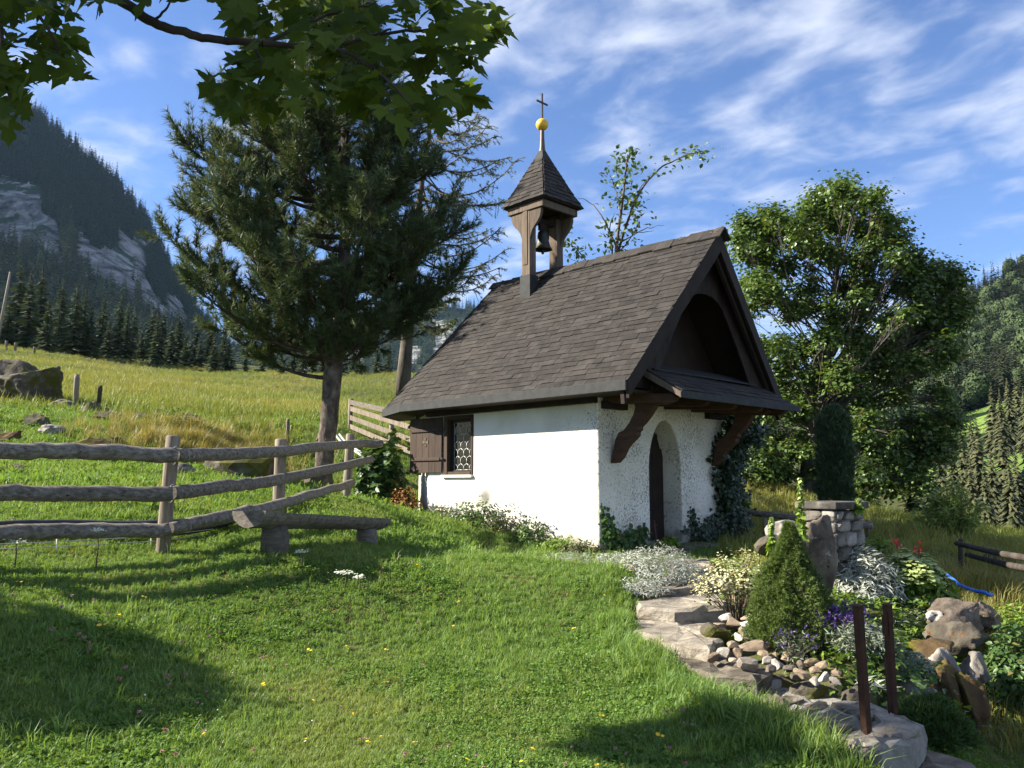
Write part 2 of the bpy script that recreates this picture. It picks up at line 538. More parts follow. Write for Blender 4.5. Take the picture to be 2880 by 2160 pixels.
MAT['grey_bark'] = surf('grey_bark', [(0.25, (0.055, 0.048, 0.040)), (0.75, (0.17, 0.15, 0.13))], 6.0, rough=0.95, bump=0.02, bscale=18, stretch=(1, 1, 0.4), spec=0.1)
MAT['twig'] = surf('twig', [(0.3, (0.06, 0.045, 0.03)), (0.7, (0.14, 0.10, 0.07))], 10.0, rough=0.9)
MAT['pipe'] = surf('pipe', [(0.3, (0.012, 0.013, 0.015)), (0.7, (0.03, 0.032, 0.036))], 10.0, rough=0.45, spec=0.5)
MAT['hose_blue'] = surf('hose_blue', [(0.3, (0.02, 0.10, 0.42)), (0.7, (0.04, 0.17, 0.60))], 10.0, rough=0.5)
MAT['wire'] = surf('wire', [(0.3, (0.30, 0.30, 0.30)), (0.7, (0.5, 0.5, 0.5))], 10.0, rough=0.5, metal=0.5)
MAT['cliff'] = surf('cliff', [(0.34, (0.035, 0.036, 0.038)), (0.48, (0.15, 0.15, 0.15)), (0.62, (0.33, 0.325, 0.315))], 0.07, detail=12, rough=0.95, stretch=(1, 0.6, 0.45), coord='World', bump=14.0, bscale=0.05, spec=0.05, dist=0.6,
                    extra=[(0.045, 0.53, 0.58, (0.035, 0.055, 0.03)), (0.16, 0.60, 0.66, (0.04, 0.04, 0.04))])
MAT['forest_floor'] = surf('forest_floor', [(0.3, (0.016, 0.024, 0.012)), (0.7, (0.030, 0.042, 0.018))], 0.05, rough=1.0, coord='World', spec=0.02)
MAT['hill_meadow'] = surf('hill_meadow', [(0.3, (0.10, 0.17, 0.035)), (0.7, (0.16, 0.22, 0.055))], 0.05, rough=1.0, coord='World', spec=0.02)
MAT['roof_tile'] = surf('roof_tile', [(0.3, (0.42, 0.11, 0.05)), (0.7, (0.55, 0.17, 0.08))], 1.0, rough=0.8)
MAT['white_paint'] = surf('white_paint', [(0.3, (0.6, 0.58, 0.54)), (0.7, (0.75, 0.73, 0.68))], 2.0, rough=0.8)

# plaster: thrown render, grey lichen specks, one sooty spot
m, t, b = new_mat('plaster')
tcn = N(t, 'ShaderNodeTexCoord')
n1 = N(t, 'ShaderNodeTexNoise', i_Scale=1.4, i_Detail=5)
L(t, tcn.outputs['Object'], n1.inputs['Vector'])
r1 = ramp(t, [(0.3, (0.56, 0.53, 0.455)), (0.55, (0.70, 0.67, 0.595)), (0.8, (0.79, 0.765, 0.70))])
L(t, n1.outputs['Fac'], r1.inputs[0])
n2 = N(t, 'ShaderNodeTexNoise', i_Scale=30.0, i_Detail=6, i_Roughness=0.75, i_Distortion=0.6)
L(t, tcn.outputs['Object'], n2.inputs['Vector'])
n3 = N(t, 'ShaderNodeTexNoise', i_Scale=2.0, i_Detail=4)
L(t, tcn.outputs['Object'], n3.inputs['Vector'])
sx = N(t, 'ShaderNodeSeparateXYZ'); L(t, tcn.outputs['Object'], sx.inputs[0])
fr_ = N(t, 'ShaderNodeMapRange'); fr_.inputs['From Min'].default_value = -1.2; fr_.inputs['From Max'].default_value = 0.0
fr_.inputs['To Min'].default_value = -0.10; fr_.inputs['To Max'].default_value = 0.045
L(t, sx.outputs['X'], fr_.inputs['Value'])
a1 = N(t, 'ShaderNodeMath', operation='MULTIPLY_ADD', i_1=0.30); L(t, n3.outputs['Fac'], a1.inputs[0]); L(t, n2.outputs['Fac'], a1.inputs[2])
a2 = N(t, 'ShaderNodeMath', operation='ADD'); L(t, a1.outputs[0], a2.inputs[0]); L(t, fr_.outputs[0], a2.inputs[1])
mr = N(t, 'ShaderNodeMapRange', interpolation_type='SMOOTHSTEP')
mr.inputs['From Min'].default_value = 0.705; mr.inputs['From Max'].default_value = 0.80; mr.inputs['To Max'].default_value = 0.80
L(t, a2.outputs[0], mr.inputs['Value'])
mx = N(t, 'ShaderNodeMix', data_type='RGBA'); mx.inputs[7].default_value = (0.13, 0.12, 0.10, 1)
L(t, mr.outputs[0], mx.inputs[0]); L(t, r1.outputs[0], mx.inputs[6])
dv = N(t, 'ShaderNodeVectorMath', operation='DISTANCE'); dv.inputs[1].default_value = (-2.34, 0, 0.68)
L(t, tcn.outputs['Object'], dv.inputs[0])
ms_ = N(t, 'ShaderNodeMapRange', interpolation_type='SMOOTHSTEP'); ms_.inputs['From Min'].default_value = 0.27; ms_.inputs['From Max'].default_value = 0.02
ms_.inputs['To Max'].default_value = 0.85
L(t, dv.outputs['Value'], ms_.inputs['Value'])
mx2 = N(t, 'ShaderNodeMix', data_type='RGBA'); mx2.inputs[7].default_value = (0.10, 0.095, 0.085, 1)
L(t, ms_.outputs[0], mx2.inputs[0]); L(t, mx.outputs[2], mx2.inputs[6])
# splash marks: earth thrown up by rain in ragged patches along the foot of the wall
hg = N(t, 'ShaderNodeMath', operation='MULTIPLY_ADD', i_1=0.085); L(t, sx.outputs['X'], hg.inputs[0]); L(t, sx.outputs['Z'], hg.inputs[2])
n5 = N(t, 'ShaderNodeTexNoise', i_Scale=5.0, i_Detail=8, i_Roughness=0.7); L(t, tcn.outputs['Object'], n5.inputs['Vector'])
h2 = N(t, 'ShaderNodeMath', operation='MULTIPLY_ADD', i_1=-0.75); L(t, n5.outputs['Fac'], h2.inputs[0]); L(t, hg.outputs[0], h2.inputs[2])
m5 = N(t, 'ShaderNodeMapRange', interpolation_type='SMOOTHSTEP'); m5.inputs['From Min'].default_value = -0.16; m5.inputs['From Max'].default_value = -0.36; m5.inputs['To Max'].default_value = 0.75
L(t, h2.outputs[0], m5.inputs['Value'])
mx3 = N(t, 'ShaderNodeMix', data_type='RGBA'); mx3.inputs[7].default_value = (0.20, 0.185, 0.13, 1)
L(t, m5.outputs[0], mx3.inputs[0]); L(t, mx2.outputs[2], mx3.inputs[6])
L(t, mx3.outputs[2], b.inputs['Base Color'])
b.inputs['Roughness'].default_value = 0.95
b.inputs['Specular IOR Level'].default_value = 0.15
nb = N(t, 'ShaderNodeTexNoise', i_Scale=26.0, i_Detail=7, i_Roughness=0.7)
L(t, tcn.outputs['Object'], nb.inputs['Vector'])
bp = N(t, 'ShaderNodeBump', i_Strength=0.7, i_Distance=0.009)
L(t, nb.outputs['Fac'], bp.inputs['Height']); L(t, bp.outputs[0], b.inputs['Normal'])
MAT['plaster'] = m

LEAF = {}
LEAF['grass'] = leaf('grass', (0.105, 0.195, 0.042), (0.205, 0.315, 0.080), (0.42, 0.40, 0.18), trans=0.40, patch=(0.7, (0.23, 0.285, 0.085), 0.45, 0.72))
LEAF['clover'] = leaf('clover', (0.085, 0.165, 0.035), (0.160, 0.265, 0.058), trans=0.35, rough=0.8, spec=0.05)
LEAF['meadow'] = leaf('meadow', (0.17, 0.19, 0.045), (0.28, 0.275, 0.075), (0.40, 0.32, 0.13), trans=0.35, patch=(0.12, (0.17, 0.215, 0.045), 0.42, 0.62))
LEAF['dry'] = leaf('dry', (0.22, 0.20, 0.06), (0.36, 0.30, 0.12), trans=0.3)
LEAF['pine'] = leaf('pine', (0.034, 0.062, 0.026), (0.100, 0.135, 0.052), (0.22, 0.15, 0.06), trans=0.18, rough=0.6)
LEAF['larch'] = leaf('larch', (0.085, 0.115, 0.045), (0.15, 0.18, 0.075), trans=0.25)
LEAF['spruce'] = leaf('spruce', (0.026, 0.046, 0.021), (0.072, 0.096, 0.038), trans=0.1, rough=0.6)
LEAF['spruce_olive'] = leaf('spruce_olive', (0.045, 0.058, 0.026), (0.105, 0.105, 0.048), trans=0.12, rough=0.6)
LEAF['far_spruce'] = leaf('far_spruce', (0.030, 0.056, 0.034), (0.080, 0.112, 0.056), trans=0.0, rough=0.8)
LEAF['hill_spruce'] = leaf('hill_spruce', (0.022, 0.034, 0.017), (0.056, 0.068, 0.030), (0.12, 0.085, 0.045), trans=0.0, rough=0.8)
LEAF['sycamore'] = leaf('sycamore', (0.040, 0.085, 0.020), (0.115, 0.175, 0.040), (0.20, 0.12, 0.03), trans=0.3, rough=0.42, spec=0.4)
LEAF['maple'] = leaf('maple', (0.042, 0.075, 0.012), (0.095, 0.135, 0.022), trans=0.48, rough=0.65, spec=0.10)
LEAF['ivy'] = leaf('ivy', (0.010, 0.026, 0.010), (0.030, 0.058, 0.018), trans=0.12, rough=0.35, spec=0.4)
LEAF['ivy_light'] = leaf('ivy_light', (0.045, 0.095, 0.020), (0.10, 0.17, 0.035), trans=0.25, rough=0.4)
LEAF['shrub'] = leaf('shrub', (0.030, 0.070, 0.018), (0.075, 0.135, 0.032), (0.20, 0.10, 0.03), trans=0.28, rough=0.45)
LEAF['silver'] = leaf('silver', (0.26, 0.28, 0.25), (0.46, 0.48, 0.42), trans=0.15, rough=0.7)
LEAF['silver_green'] = leaf('silver_green', (0.13, 0.165, 0.115), (0.25, 0.29, 0.21), trans=0.15, rough=0.7)
LEAF['cream'] = leaf('cream', (0.42, 0.40, 0.20), (0.68, 0.64, 0.42), trans=0.25, rough=0.6)
LEAF['conifer'] = leaf('conifer', (0.055, 0.095, 0.020), (0.13, 0.18, 0.035), trans=0.12, rough=0.5)
LEAF['yew'] = leaf('yew', (0.030, 0.062, 0.028), (0.085, 0.130, 0.055), trans=0.1, rough=0.5)
LEAF['fresh'] = leaf('fresh', (0.09, 0.17, 0.022), (0.20, 0.29, 0.04), trans=0.35, rough=0.5)
LEAF['olive'] = leaf('olive', (0.055, 0.070, 0.028), (0.115, 0.125, 0.05), (0.16, 0.09, 0.04), trans=0.2)
LEAF['willow'] = leaf('willow', (0.16, 0.23, 0.05), (0.27, 0.34, 0.10), trans=0.3)
LEAF['umbel'] = leaf('umbel', (0.30, 0.38, 0.12), (0.48, 0.54, 0.22), trans=0.2)
LEAF['lavender_flower'] = leaf('lavender_flower', (0.075, 0.035, 0.19), (0.17, 0.09, 0.33), trans=0.1)
LEAF['pink_flower'] = leaf('pink_flower', (0.36, 0.14, 0.19), (0.50, 0.25, 0.28), trans=0.1)
LEAF['yellow_flower'] = leaf('yellow_flower', (0.65, 0.42, 0.02), (0.80, 0.55, 0.03), trans=0.1)
LEAF['white_flower'] = leaf('white_flower', (0.62, 0.64, 0.52), (0.78, 0.80, 0.68), trans=0.2)
LEAF['red_flower'] = leaf('red_flower', (0.50, 0.04, 0.04), (0.65, 0.08, 0.06), trans=0.1)
LEAF['moss'] = leaf('moss', (0.10, 0.10, 0.015), (0.20, 0.17, 0.03), trans=0.1, rough=0.9)
LEAF['rust_leaf'] = leaf('rust_leaf', (0.20, 0.07, 0.03), (0.34, 0.20, 0.06), trans=0.25)

# ------------------------------------------------------------------ chapel frame (needed by the ground)
TH = 0.7828
FW = np.array([math.sin(TH), -math.cos(TH), 0.0])
RT = np.array([math.cos(TH), math.sin(TH), 0.0])
CO = np.array([1.224, 11.8, -0.9267])


def CHP(u, v, w=0.0):
    return CO + u * FW + v * RT + np.array([0, 0, w])


# ------------------------------------------------------------------ the ground: one sheet through surveyed heights
ctrl = []
for px, py, Y in [(450, 1568, 7.5), (0, 1605, 6.6), (750, 1560, 7.6), (1015, 1532, 9.0), (780, 1475, 9.2), (975, 1414, 12.5), (910, 1420, 17.5), (800, 1400, 15.5), (1050, 1425, 16.0),
                  (300, 1335, 13), (600, 1335, 13), (0, 1340, 12.5), (100, 1150, 24), (400, 1235, 19), (650, 1200, 24), (800, 1165, 30), (560, 1130, 38), (250, 1080, 45),
                  (0, 1010, 70), (1090, 1075, 85), (540, 1047, 90), (0, 972, 95), (250, 1012, 92), (820, 1066, 88), (1000, 1215, 24), (1100, 1240, 24), (-400, 1150, 22), (-500, 900, 95), (-500, 1330, 12),
                  (2150, 1345, 26), (2100, 1455, 18), (2240, 1398, 26), (2500, 1450, 22), (2480, 1480, 16), (2700, 1490, 35), (2880, 1540, 30), (2660, 1560, 13), (2860, 1660, 11.5),
                  (1700, 1250, 40), (2300, 1440, 26), (3200, 1560, 25), (1440, 1075, 90), (1900, 1250, 80), (2500, 1450, 60), (3000, 1480, 60)]:
    ctrl.append(atY(px, py, Y))
for px, py, z in [(1440, 2160, -1.22), (700, 2160, -1.2), (0, 2160, -1.18), (2000, 2160, -1.24), (2350, 2120, -1.28), (1250, 1800, -0.98), (700, 1800, -0.92), (200, 1800, -0.86), (1650, 1800, -1.0), (1800, 1950, -1.12),
                  (1640, 1610, -0.74), (1400, 1560, -0.66), (1740, 1740, -0.92), (1950, 1600, -0.80), (1900, 1690, -0.92), (1900, 1770, -1.02), (2030, 1860, -1.12), (2250, 2000, -1.22), (2450, 2050, -1.22),
                  (2230, 1800, -0.95), (2400, 1820, -0.98), (2180, 1870, -1.03), (2330, 1910, -1.05), (2450, 1930, -1.08), (2070, 1725, -0.93), (2300, 1690, -0.92), (2480, 1690, -0.95), (2560, 1900, -1.1), (2640, 1720, -1.05),
                  (2700, 2130, -1.52), (2880, 2000, -1.6), (2640, 2060, -1.45), (2860, 1800, -1.5), (2790, 1690, -1.35), (3100, 2100, -1.7), (2350, 1520, -0.78),
                  (1755, 1690, -0.82), (1745, 1750, -0.90), (1820, 1835, -1.0), (1960, 1905, -1.05), (2080, 1985, -1.12), (2230, 2050, -1.14), (2330, 2105, -1.17), (1840, 1640, -0.75)]:
    ctrl.append(onz(px, py, z))
for u, v, w in [(0, 0, -0.05), (-1.9, 0, 0.17), (-4.3, 0, 0.36), (0, 1.9, -0.05), (0, 3.3, -0.1), (-5.3, 2, 0.5), (-2, 3.6, 0.1), (-2, 2, 0.1), (2.0, 5.0, -0.2)]:
    ctrl.append(CHP(u, v, w))
for x, y, z in [(0, 0, -1.6), (-6, 0, -1.1), (6, 0, -2.1), (-12, 4, -0.6), (0, -12, -2.4), (-25, -8, 0.5), (25, -8, -4.0), (15, 5, -2.8), (40, 20, -3.6), (-40, 20, 3.9), (-60, 60, 12.2), (60, 60, -3.8), (-80, 0, 6), (80, 0, -6), (0, 130, 12.5), (-70, 130, 22), (70, 120, -3.5)]:
    ctrl.append(np.array([x, y, z], float))
CT = np.array(ctrl)


def _phi(r2):
    return np.where(r2 > 1e-9, r2 * np.log(np.maximum(r2, 1e-9)), 0.0)


def tps_fit(C, lam=0.02):
    n = len(C)
    d2 = (C[:, None, 0] - C[None, :, 0]) ** 2 + (C[:, None, 1] - C[None, :, 1]) ** 2
    A = np.zeros((n + 3, n + 3))
    A[:n, :n] = _phi(d2) + lam * np.eye(n)
    A[:n, n] = 1; A[:n, n + 1] = C[:, 0]; A[:n, n + 2] = C[:, 1]
    A[n:, :n] = A[:n, n:].T
    return np.linalg.solve(A, np.concatenate([C[:, 2], [0, 0, 0]]))


TW = tps_fit(CT)


def gz(x, y, rough=True):
    x = np.asarray(x, float); y = np.asarray(y, float)
    sh = x.shape
    xf, yf = x.ravel(), y.ravel()
    z = TW[-3] + TW[-2] * xf + TW[-1] * yf
    for i in range(len(CT)):
        z = z + TW[i] * _phi((xf - CT[i, 0]) ** 2 + (yf - CT[i, 1]) ** 2)
    if rough:
        d = np.hypot(xf, yf)
        z = z + 0.03 * fbm(xf * 1.3, yf * 1.3, 3, 3) * np.clip(d / 8, 0.3, 1)
        # the stony pasture left of the chapel is humpy, the slope above it smoother
        past = np.exp(-((yf - 19) / 7.0) ** 2) * np.clip((-1.5 - xf) / 4, 0, 1)
        z = z + past * (0.35 * np.abs(fbm(xf * 0.55, yf * 0.8, 9, 4)) + 0.05 * fbm(xf * 3, yf * 3, 5, 2))
        z = z + np.clip((d - 30) / 60, 0, 1) * 0.5 * fbm(xf * 0.08, yf * 0.08, 21, 3)
    return z.reshape(sh)


def gz1(x, y):
    return float(gz(np.array([x]), np.array([y]))[0])


def grid_axis(lo, hi, fine_lo, fine_hi, step, grow):
    a = list(np.arange(fine_lo, fine_hi + 1e-6, step))
    s = step
    while a[-1] < hi:
        s *= grow; a.append(a[-1] + s)
    s = step
    while a[0] > lo:
        s *= grow; a.insert(0, a[0] - s)
    return np.array(a)


gx = grid_axis(-160, 160, -7, 7, 0.13, 1.045)
gy = grid_axis(-25, 135, 3, 16, 0.13, 1.035)
GX, GY = np.meshgrid(gx, gy)
GZ = gz(GX, GY)
nx, ny = len(gx), len(gy)
ii = np.arange(nx * ny).reshape(ny, nx)
gf = np.stack([ii[:-1, :-1], ii[:-1, 1:], ii[1:, 1:], ii[1:, :-1]], -1).reshape(-1, 4)
ground = link('ground', np_mesh('ground', np.stack([GX, GY, GZ], -1).reshape(-1, 3), gf, MAT['soil'], True))
tag(ground, kind='structure', label='grassy hillside ground under lawn, pasture and garden')


# ------------------------------------------------------------------ mountains and far hills
def sheet(name, cols, base, nrow, mats, mask, label, bulge=0.0, rough=12.0, seed=0, back=300.0, cliff_push=0.0):
    """a hillside: cols = [(px, ridge py, ridge Y)], base = f(px) -> (py, Y). mask(px,py) -> material index"""
    cpx = np.array([c[0] for c in cols]); cpy = np.array([c[1] for c in cols]); cY = np.array([c[2] for c in cols])
    PX = np.arange(cpx[0], cpx[-1] + 1, 7.0)
    rpy = np.interp(PX, cpx, cpy); rY = np.interp(PX, cpx, cY)
    V = np.zeros((nrow + 4, len(PX), 3)); M = np.zeros((nrow + 4, len(PX)), int)
    for i in range(nrow):
        t = i / (nrow - 1)
        for j, px in enumerate(PX):
            bpy_, bY = base(px)
            py = bpy_ + (rpy[j] - bpy_) * t
            tt = t + bulge * math.sin(math.pi * t)
            Y = bY + (rY[j] - bY) * tt
            mk = mask(px, py)
            p = atY(px, py, Y)
            V[i, j] = p; M[i, j] = mk
    nz = fbm(V[:nrow, :, 0] * 0.012, V[:nrow, :, 2] * 0.02 + V[:nrow, :, 1] * 0.006, seed, 4)
    V[:nrow, :, 1] += nz * rough
    for k in range(4):
        V[nrow + k, :, 0] = V[nrow - 1, :, 0]
        V[nrow + k, :, 1] = V[nrow - 1, :, 1] + back * (k + 1) / 4
        V[nrow + k, :, 2] = V[nrow - 1, :, 2] * (1 - 0.28 * (k + 1))
    nr, nc = V.shape[:2]
    ii = np.arange(nr * nc).reshape(nr, nc)
    f = np.stack([ii[:-1, :-1], ii[:-1, 1:], ii[1:, 1:], ii[1:, :-1]], -1).reshape(-1, 4)
    me = np_mesh(name, V.reshape(-1, 3), f, None, True)
    for mm in mats:
        me.materials.append(mm)
    me.polygons.foreach_set('material_index', M[:-1, :-1].ravel().astype(np.int32))
    me.update()
    o = link(name, me)
    tag(o, label, kind='structure')
    return V, M


def inpoly(x, y, P):
    c = False
    for i in range(len(P)):
        x1, y1 = P[i]; x2, y2 = P[i - 1]
        if (y1 > y) != (y2 > y) and x < (x2 - x1) * (y - y1) / (y2 - y1) + x1:
            c = not c
    return c


CLIFFS = [[(-60, 510), (20, 505), (70, 520), (115, 535), (130, 590), (165, 615), (175, 725), (130, 715), (95, 700), (60, 690), (0, 690), (-60, 690)],
          [(205, 635), (235, 655), (275, 690), (345, 700), (362, 770), (372, 850), (330, 835), (285, 815), (245, 790), (228, 720), (210, 670)],
          [(320, 620), (345, 650), (380, 655), (418, 680), (418, 760), (440, 860), (395, 850), (378, 790), (358, 750), (345, 705)],
          [(370, 800), (430, 840), (470, 820), (520, 845), (512, 915), (460, 905), (430, 905), (395, 870)],
          [(160, 700), (175, 740), (160, 780), (150, 735)], [(440, 900), (470, 915), (470, 935), (445, 925)]]


def mask_left(px, py):
    py = py - 14 if py > 600 else py
    jx = px + 14 * float(fbm(np.array([px * 0.03]), np.array([py * 0.03]), 5, 3)[0])
    jy = py + 18 * float(fbm(np.array([px * 0.04]), np.array([py * 0.02]), 8, 3)[0])
    return 1 if any(inpoly(jx, jy, P) for P in CLIFFS) else 0


VL, ML = sheet('mountain', [(-500, 20, 820), (-250, 140, 860), (0, 305, 900), (120, 342, 900), (200, 415, 900), (300, 500, 890), (400, 610, 880), (450, 700, 880), (480, 760, 880), (520, 815, 880), (560, 885, 880), (640, 985, 900), (720, 1030, 900), (800, 1075, 900)],
               lambda px: (1075 + 0.02 * px, 300 + 0.12 * max(px, -300)), 64, [MAT['forest_floor'], MAT['cliff']], mask_left, 'steep forested mountain with pale cliffs behind the pasture', rough=16, seed=2)


def mask_mid(px, py):
    return 1 if fbm(np.array([px * 0.02]), np.array([py * 0.02]), 33, 3)[0] > 0.05 and py > 905 else 0


VM, MM = sheet('mountain_flank', [(560, 960, 1500), (700, 985, 1500), (900, 925, 1500), (1100, 905, 1500), (1200, 880, 1500), (1270, 862, 1500), (1340, 870, 1500), (1500, 900, 1500), (1700, 960, 1500), (1950, 1090, 1500)],
               lambda px: (1090, 1000), 22, [MAT['forest_floor'], MAT['cliff']], mask_mid, 'distant forested ridge with grey crags between the pine and the chapel', rough=25, seed=6)
MEADOWS = [[(2650, 1192), (2700, 1170), (2760, 1150), (2830, 1125), (3000, 1090), (3000, 1345), (2640, 1345)],
           [(2440, 1330), (2560, 1320), (2650, 1330), (2690, 1300), (2700, 1330), (2620, 1400), (2430, 1400)]]


def mask_right(px, py):
    return 1 if any(inpoly(px, py, P) for P in MEADOWS) else 0


VR, MR = sheet('forested_hill', [(1950, 1250, 420), (2050, 1200, 430), (2300, 1080, 450), (2500, 990, 470), (2620, 905, 480), (2720, 850, 500), (2800, 800, 500), (2880, 760, 500), (3100, 640, 500), (3500, 480, 500)],
               lambda px: (1500, 75), 60, [MAT['forest_floor'], MAT['hill_meadow']], mask_right, 'sunlit forested hill with bright meadow clearings on the right', rough=5, seed=12, bulge=-0.12)


# ------------------------------------------------------------------ conifers
def spruce_template(seed, tiers, per, h, w, droop=0.35, segs=2, wid=0.16):
    """a spruce of height h: drooping fans of foliage round a thin stem, quads"""
    rr = np.random.default_rng(seed)
    V, Fc = [], []
    for i in range(tiers):
        t = (i + 0.5 * rr.random()) / tiers
        z = h * (0.07 + 0.92 * t)
        rad = w * (1 - t) ** 0.85 * (0.85 + 0.3 * rr.random()) + 0.02 * h * (1 - t)
        n = max(3, int(per * (0.4 + 0.6 * (1 - t))))
        a0 = rr.random() * 6.28
        for k in range(n):
            a = a0 + 6.283 * k / n + rr.normal() * 0.25
            rk = rad * rr.uniform(0.6, 1.12)
            d = np.array([math.cos(a), math.sin(a), 0]); s = np.array([-math.sin(a), math.cos(a), 0])
            zz = z + rr.normal() * h / tiers * 0.4
            prev = None
            for q in range(segs + 1):
                f = q / segs
                c = d * (rk * f) + np.array([0, 0, zz - droop * rk * f ** 1.4 + 0.12 * rk * f * f])
                ww = wid * h * 0.35 * (0.35 + 1.0 * f * (1.25 - f) * 1.6) * (0.5 + 0.6 * (1 - t)) * rr.uniform(0.7, 1.2)
                if q == segs: ww *= 0.25
                roll = rr.normal() * 0.25
                off = s * ww * math.cos(roll) + np.array([0, 0, ww * math.sin(roll) - 0.3 * ww])
                off2 = -s * ww * math.cos(roll) + np.array([0, 0, -ww * math.sin(roll) - 0.3 * ww])
                V += [c + off, c, c + off2]
                if prev is not None:
                    b = len(V) - 6
                    Fc += [(b, b + 1, b + 4, b + 3), (b + 1, b + 2, b + 5, b + 4)]
                prev = q
    return np.array(V), np.array(Fc)


SPR_FAR = [spruce_template(70 + k, 13, 8, 1.0, 0.16, segs=1, wid=0.26) for k in range(4)]
far_meshes = [np_mesh('far_spruce', *T, LEAF['far_spruce']) for T in SPR_FAR]
hill_meshes = [np_mesh('hill_spruce', *T, LEAF['hill_spruce']) for T in SPR_FAR]
# rounded broadleaf crowns for the hill's edge
def blob_template(seed, n=1300, r=0.30):
    rr = np.random.default_rng(seed)
    D = rr.normal(size=(n, 3)); D /= np.linalg.norm(D, axis=1, keepdims=True)
    P = D * np.array([r, r, r * 1.15]) * rr.uniform(0.75, 1.05, (n, 1)) + np.array([0, 0, 0.55])
    return stamp((np.array([[-.026, -.018, 0], [.026, -.018, 0], [.024, .02, .006], [-.024, .02, -.006]]), np.array([[0, 1, 2, 3]])), P, frames(D + rr.normal(size=(n, 3)) * .35), rr.uniform(0.8, 1.5, n))


LEAF['hill_leaf'] = leaf('hill_leaf', (0.024, 0.044, 0.014), (0.055, 0.082, 0.024), trans=0.0, rough=0.8)
hill_meshes.append(np_mesh('hill_tree', *blob_template(5), LEAF['hill_leaf']))
far_meshes.append(np_mesh('far_tree', *blob_template(6), LEAF['far_spruce']))


def forest_on(V, M, name, n, hlo, hhi, variants, label, seed, nv_blob=0.0, near=0.0, maskkeep=0):
    rr = np.random.default_rng(seed)
    nr, nc = V.shape[0] - 4, V.shape[1]
    # area-weighted cells
    A = V[:nr - 1, :-1]; B = V[:nr - 1, 1:]; C = V[1:nr, :-1]
    ar = np.linalg.norm(np.cross(B - A, C - A), axis=2)
    dist = A[..., 1]
    wgt = ar / np.maximum(dist, 60) ** 1.0
    wgt[M[:nr - 1, :-1] != maskkeep] = 0
    wgt[dist < near] = 0
    p = (wgt / wgt.sum()).ravel()
    cell = rr.choice(p.size, n, p=p)
    i, j = np.unravel_index(cell, wgt.shape)
    a, b_ = rr.random((n, 1)), rr.random((n, 1))
    P = V[i, j] * (1 - a) * (1 - b_) + V[i, j + 1] * a * (1 - b_) + V[i + 1, j] * (1 - a) * b_ + V[i + 1, j + 1] * a * b_
    # a row along the ridge
    k = rr.integers(0, nc, n // 14)
    Pr = V[nr - 1, k] + rr.normal(size=(len(k), 3)) * np.array([3, 4, 0])
    P = np.concatenate([P, Pr])
    P[:, 2] -= 0.6
    m = len(P)
    E = np.stack([rr.normal(0, 0.03, m), rr.normal(0, 0.03, m), rr.uniform(0, 6.28, m)], 1)
    S = rr.uniform(hlo, hhi, m) * rr.choice([0.75, 1.0, 1.0, 1.15], m)
    nspr = len(variants) - 1
    idx = np.where(rr.random(m) < nv_blob, nspr, rr.integers(0, nspr, m))
    o = gn_scatter(name, P, E, S, idx, variants, label)
    return o


forest_on(VL, ML, 'mountain_forest', 12500, 13, 22, far_meshes, 'dark spruce forest covering the steep mountain side', 1, 0.0)
forest_on(VM, MM, 'ridge_forest', 5000, 16, 26, far_meshes, 'distant forest on the ridge between pine and chapel', 2, 0.0)
forest_on(VR, MR, 'hill_forest', 8000, 9, 15, hill_meshes, 'sunlit mixed forest on the hill at the right', 3, 0.05, near=150)

near_spruce = [np_mesh('spruce_crown', *spruce_template(90 + k, 26, 15, 1.0, 0.20 + 0.03 * (k % 2), droop=0.42, segs=3, wid=0.085), LEAF['spruce']) for k in range(4)]
olive_spruce = [np_mesh('spruce_crown', *spruce_template(110 + k, 34, 17, 1.0, 0.17 + 0.02 * (k % 2), droop=0.75, segs=3, wid=0.070), LEAF['spruce_olive']) for k in range(3)]
stem_mb = MB().tube([(0, 0, -0.06), (0, 0, 0.5), (0, 0, 0.96)], [0.02, 0.012, 0.003], 6)
stem_me = stem_mb.mesh('spruce_trunk'); stem_me.materials.append(MAT['dark_bark'])


def spruce(px, top, base_py, Y, crowns, k, label, group):
    b = atY(px, base_py, Y)
    h = (base_py - top) / F * Y * 1.02
    t = thing('spruce_tree', label, 'tree', b, random.uniform(0, 6), group)
    s = (h * random.uniform(0.95, 1.2), h * random.uniform(0.95, 1.2), h)
    c = link('crown', crowns[k % len(crowns)], t); c.scale = s
    tr = link('trunk', stem_me, t); tr.scale = (h, h, h)
    return t


ORD = ['first', 'second', 'third', 'fourth', 'fifth', 'sixth', 'seventh', 'eighth', 'ninth', 'tenth', 'eleventh', 'twelfth', 'thirteenth', 'fourteenth', 'fifteenth', 'sixteenth',
       'seventeenth', 'eighteenth', 'nineteenth', 'twentieth', 'twenty-first', 'twenty-second', 'twenty-third', 'twenty-fourth', 'twenty-fifth', 'twenty-sixth', 'twenty-seventh', 'twenty-eighth']
front = [(-60, 800), (18, 850), (75, 760), (128, 840), (160, 870), (205, 800), (250, 855), (300, 905), (352, 862), (395, 930), (438, 880), (478, 905), (520, 935), (560, 950), (600, 940), (640, 948), (690, 990), (735, 965), (790, 985), (850, 960), (905, 990), (960, 970), (1010, 985), (1060, 960)]
for i, (px, top) in enumerate(front):
    by = np.interp(px, [-100, 0, 250, 540, 820, 1090], [965, 985, 1022, 1057, 1076, 1085])
    spruce(px, top - 12, by, 94 + random.uniform(-2, 5), near_spruce, i, 'dark green spruce at the front edge of the meadow treeline, %s from the left' % ORD[i], 'spruces along the meadow edge')
rear = [(-30, 740), (45, 735), (110, 745), (170, 790), (225, 815), (275, 840), (330, 830), (375, 870), (415, 865), (460, 870), (500, 880), (545, 900), (585, 895), (625, 905), (760, 975), (820, 955), (880, 970), (935, 960), (985, 965), (1090, 975)]
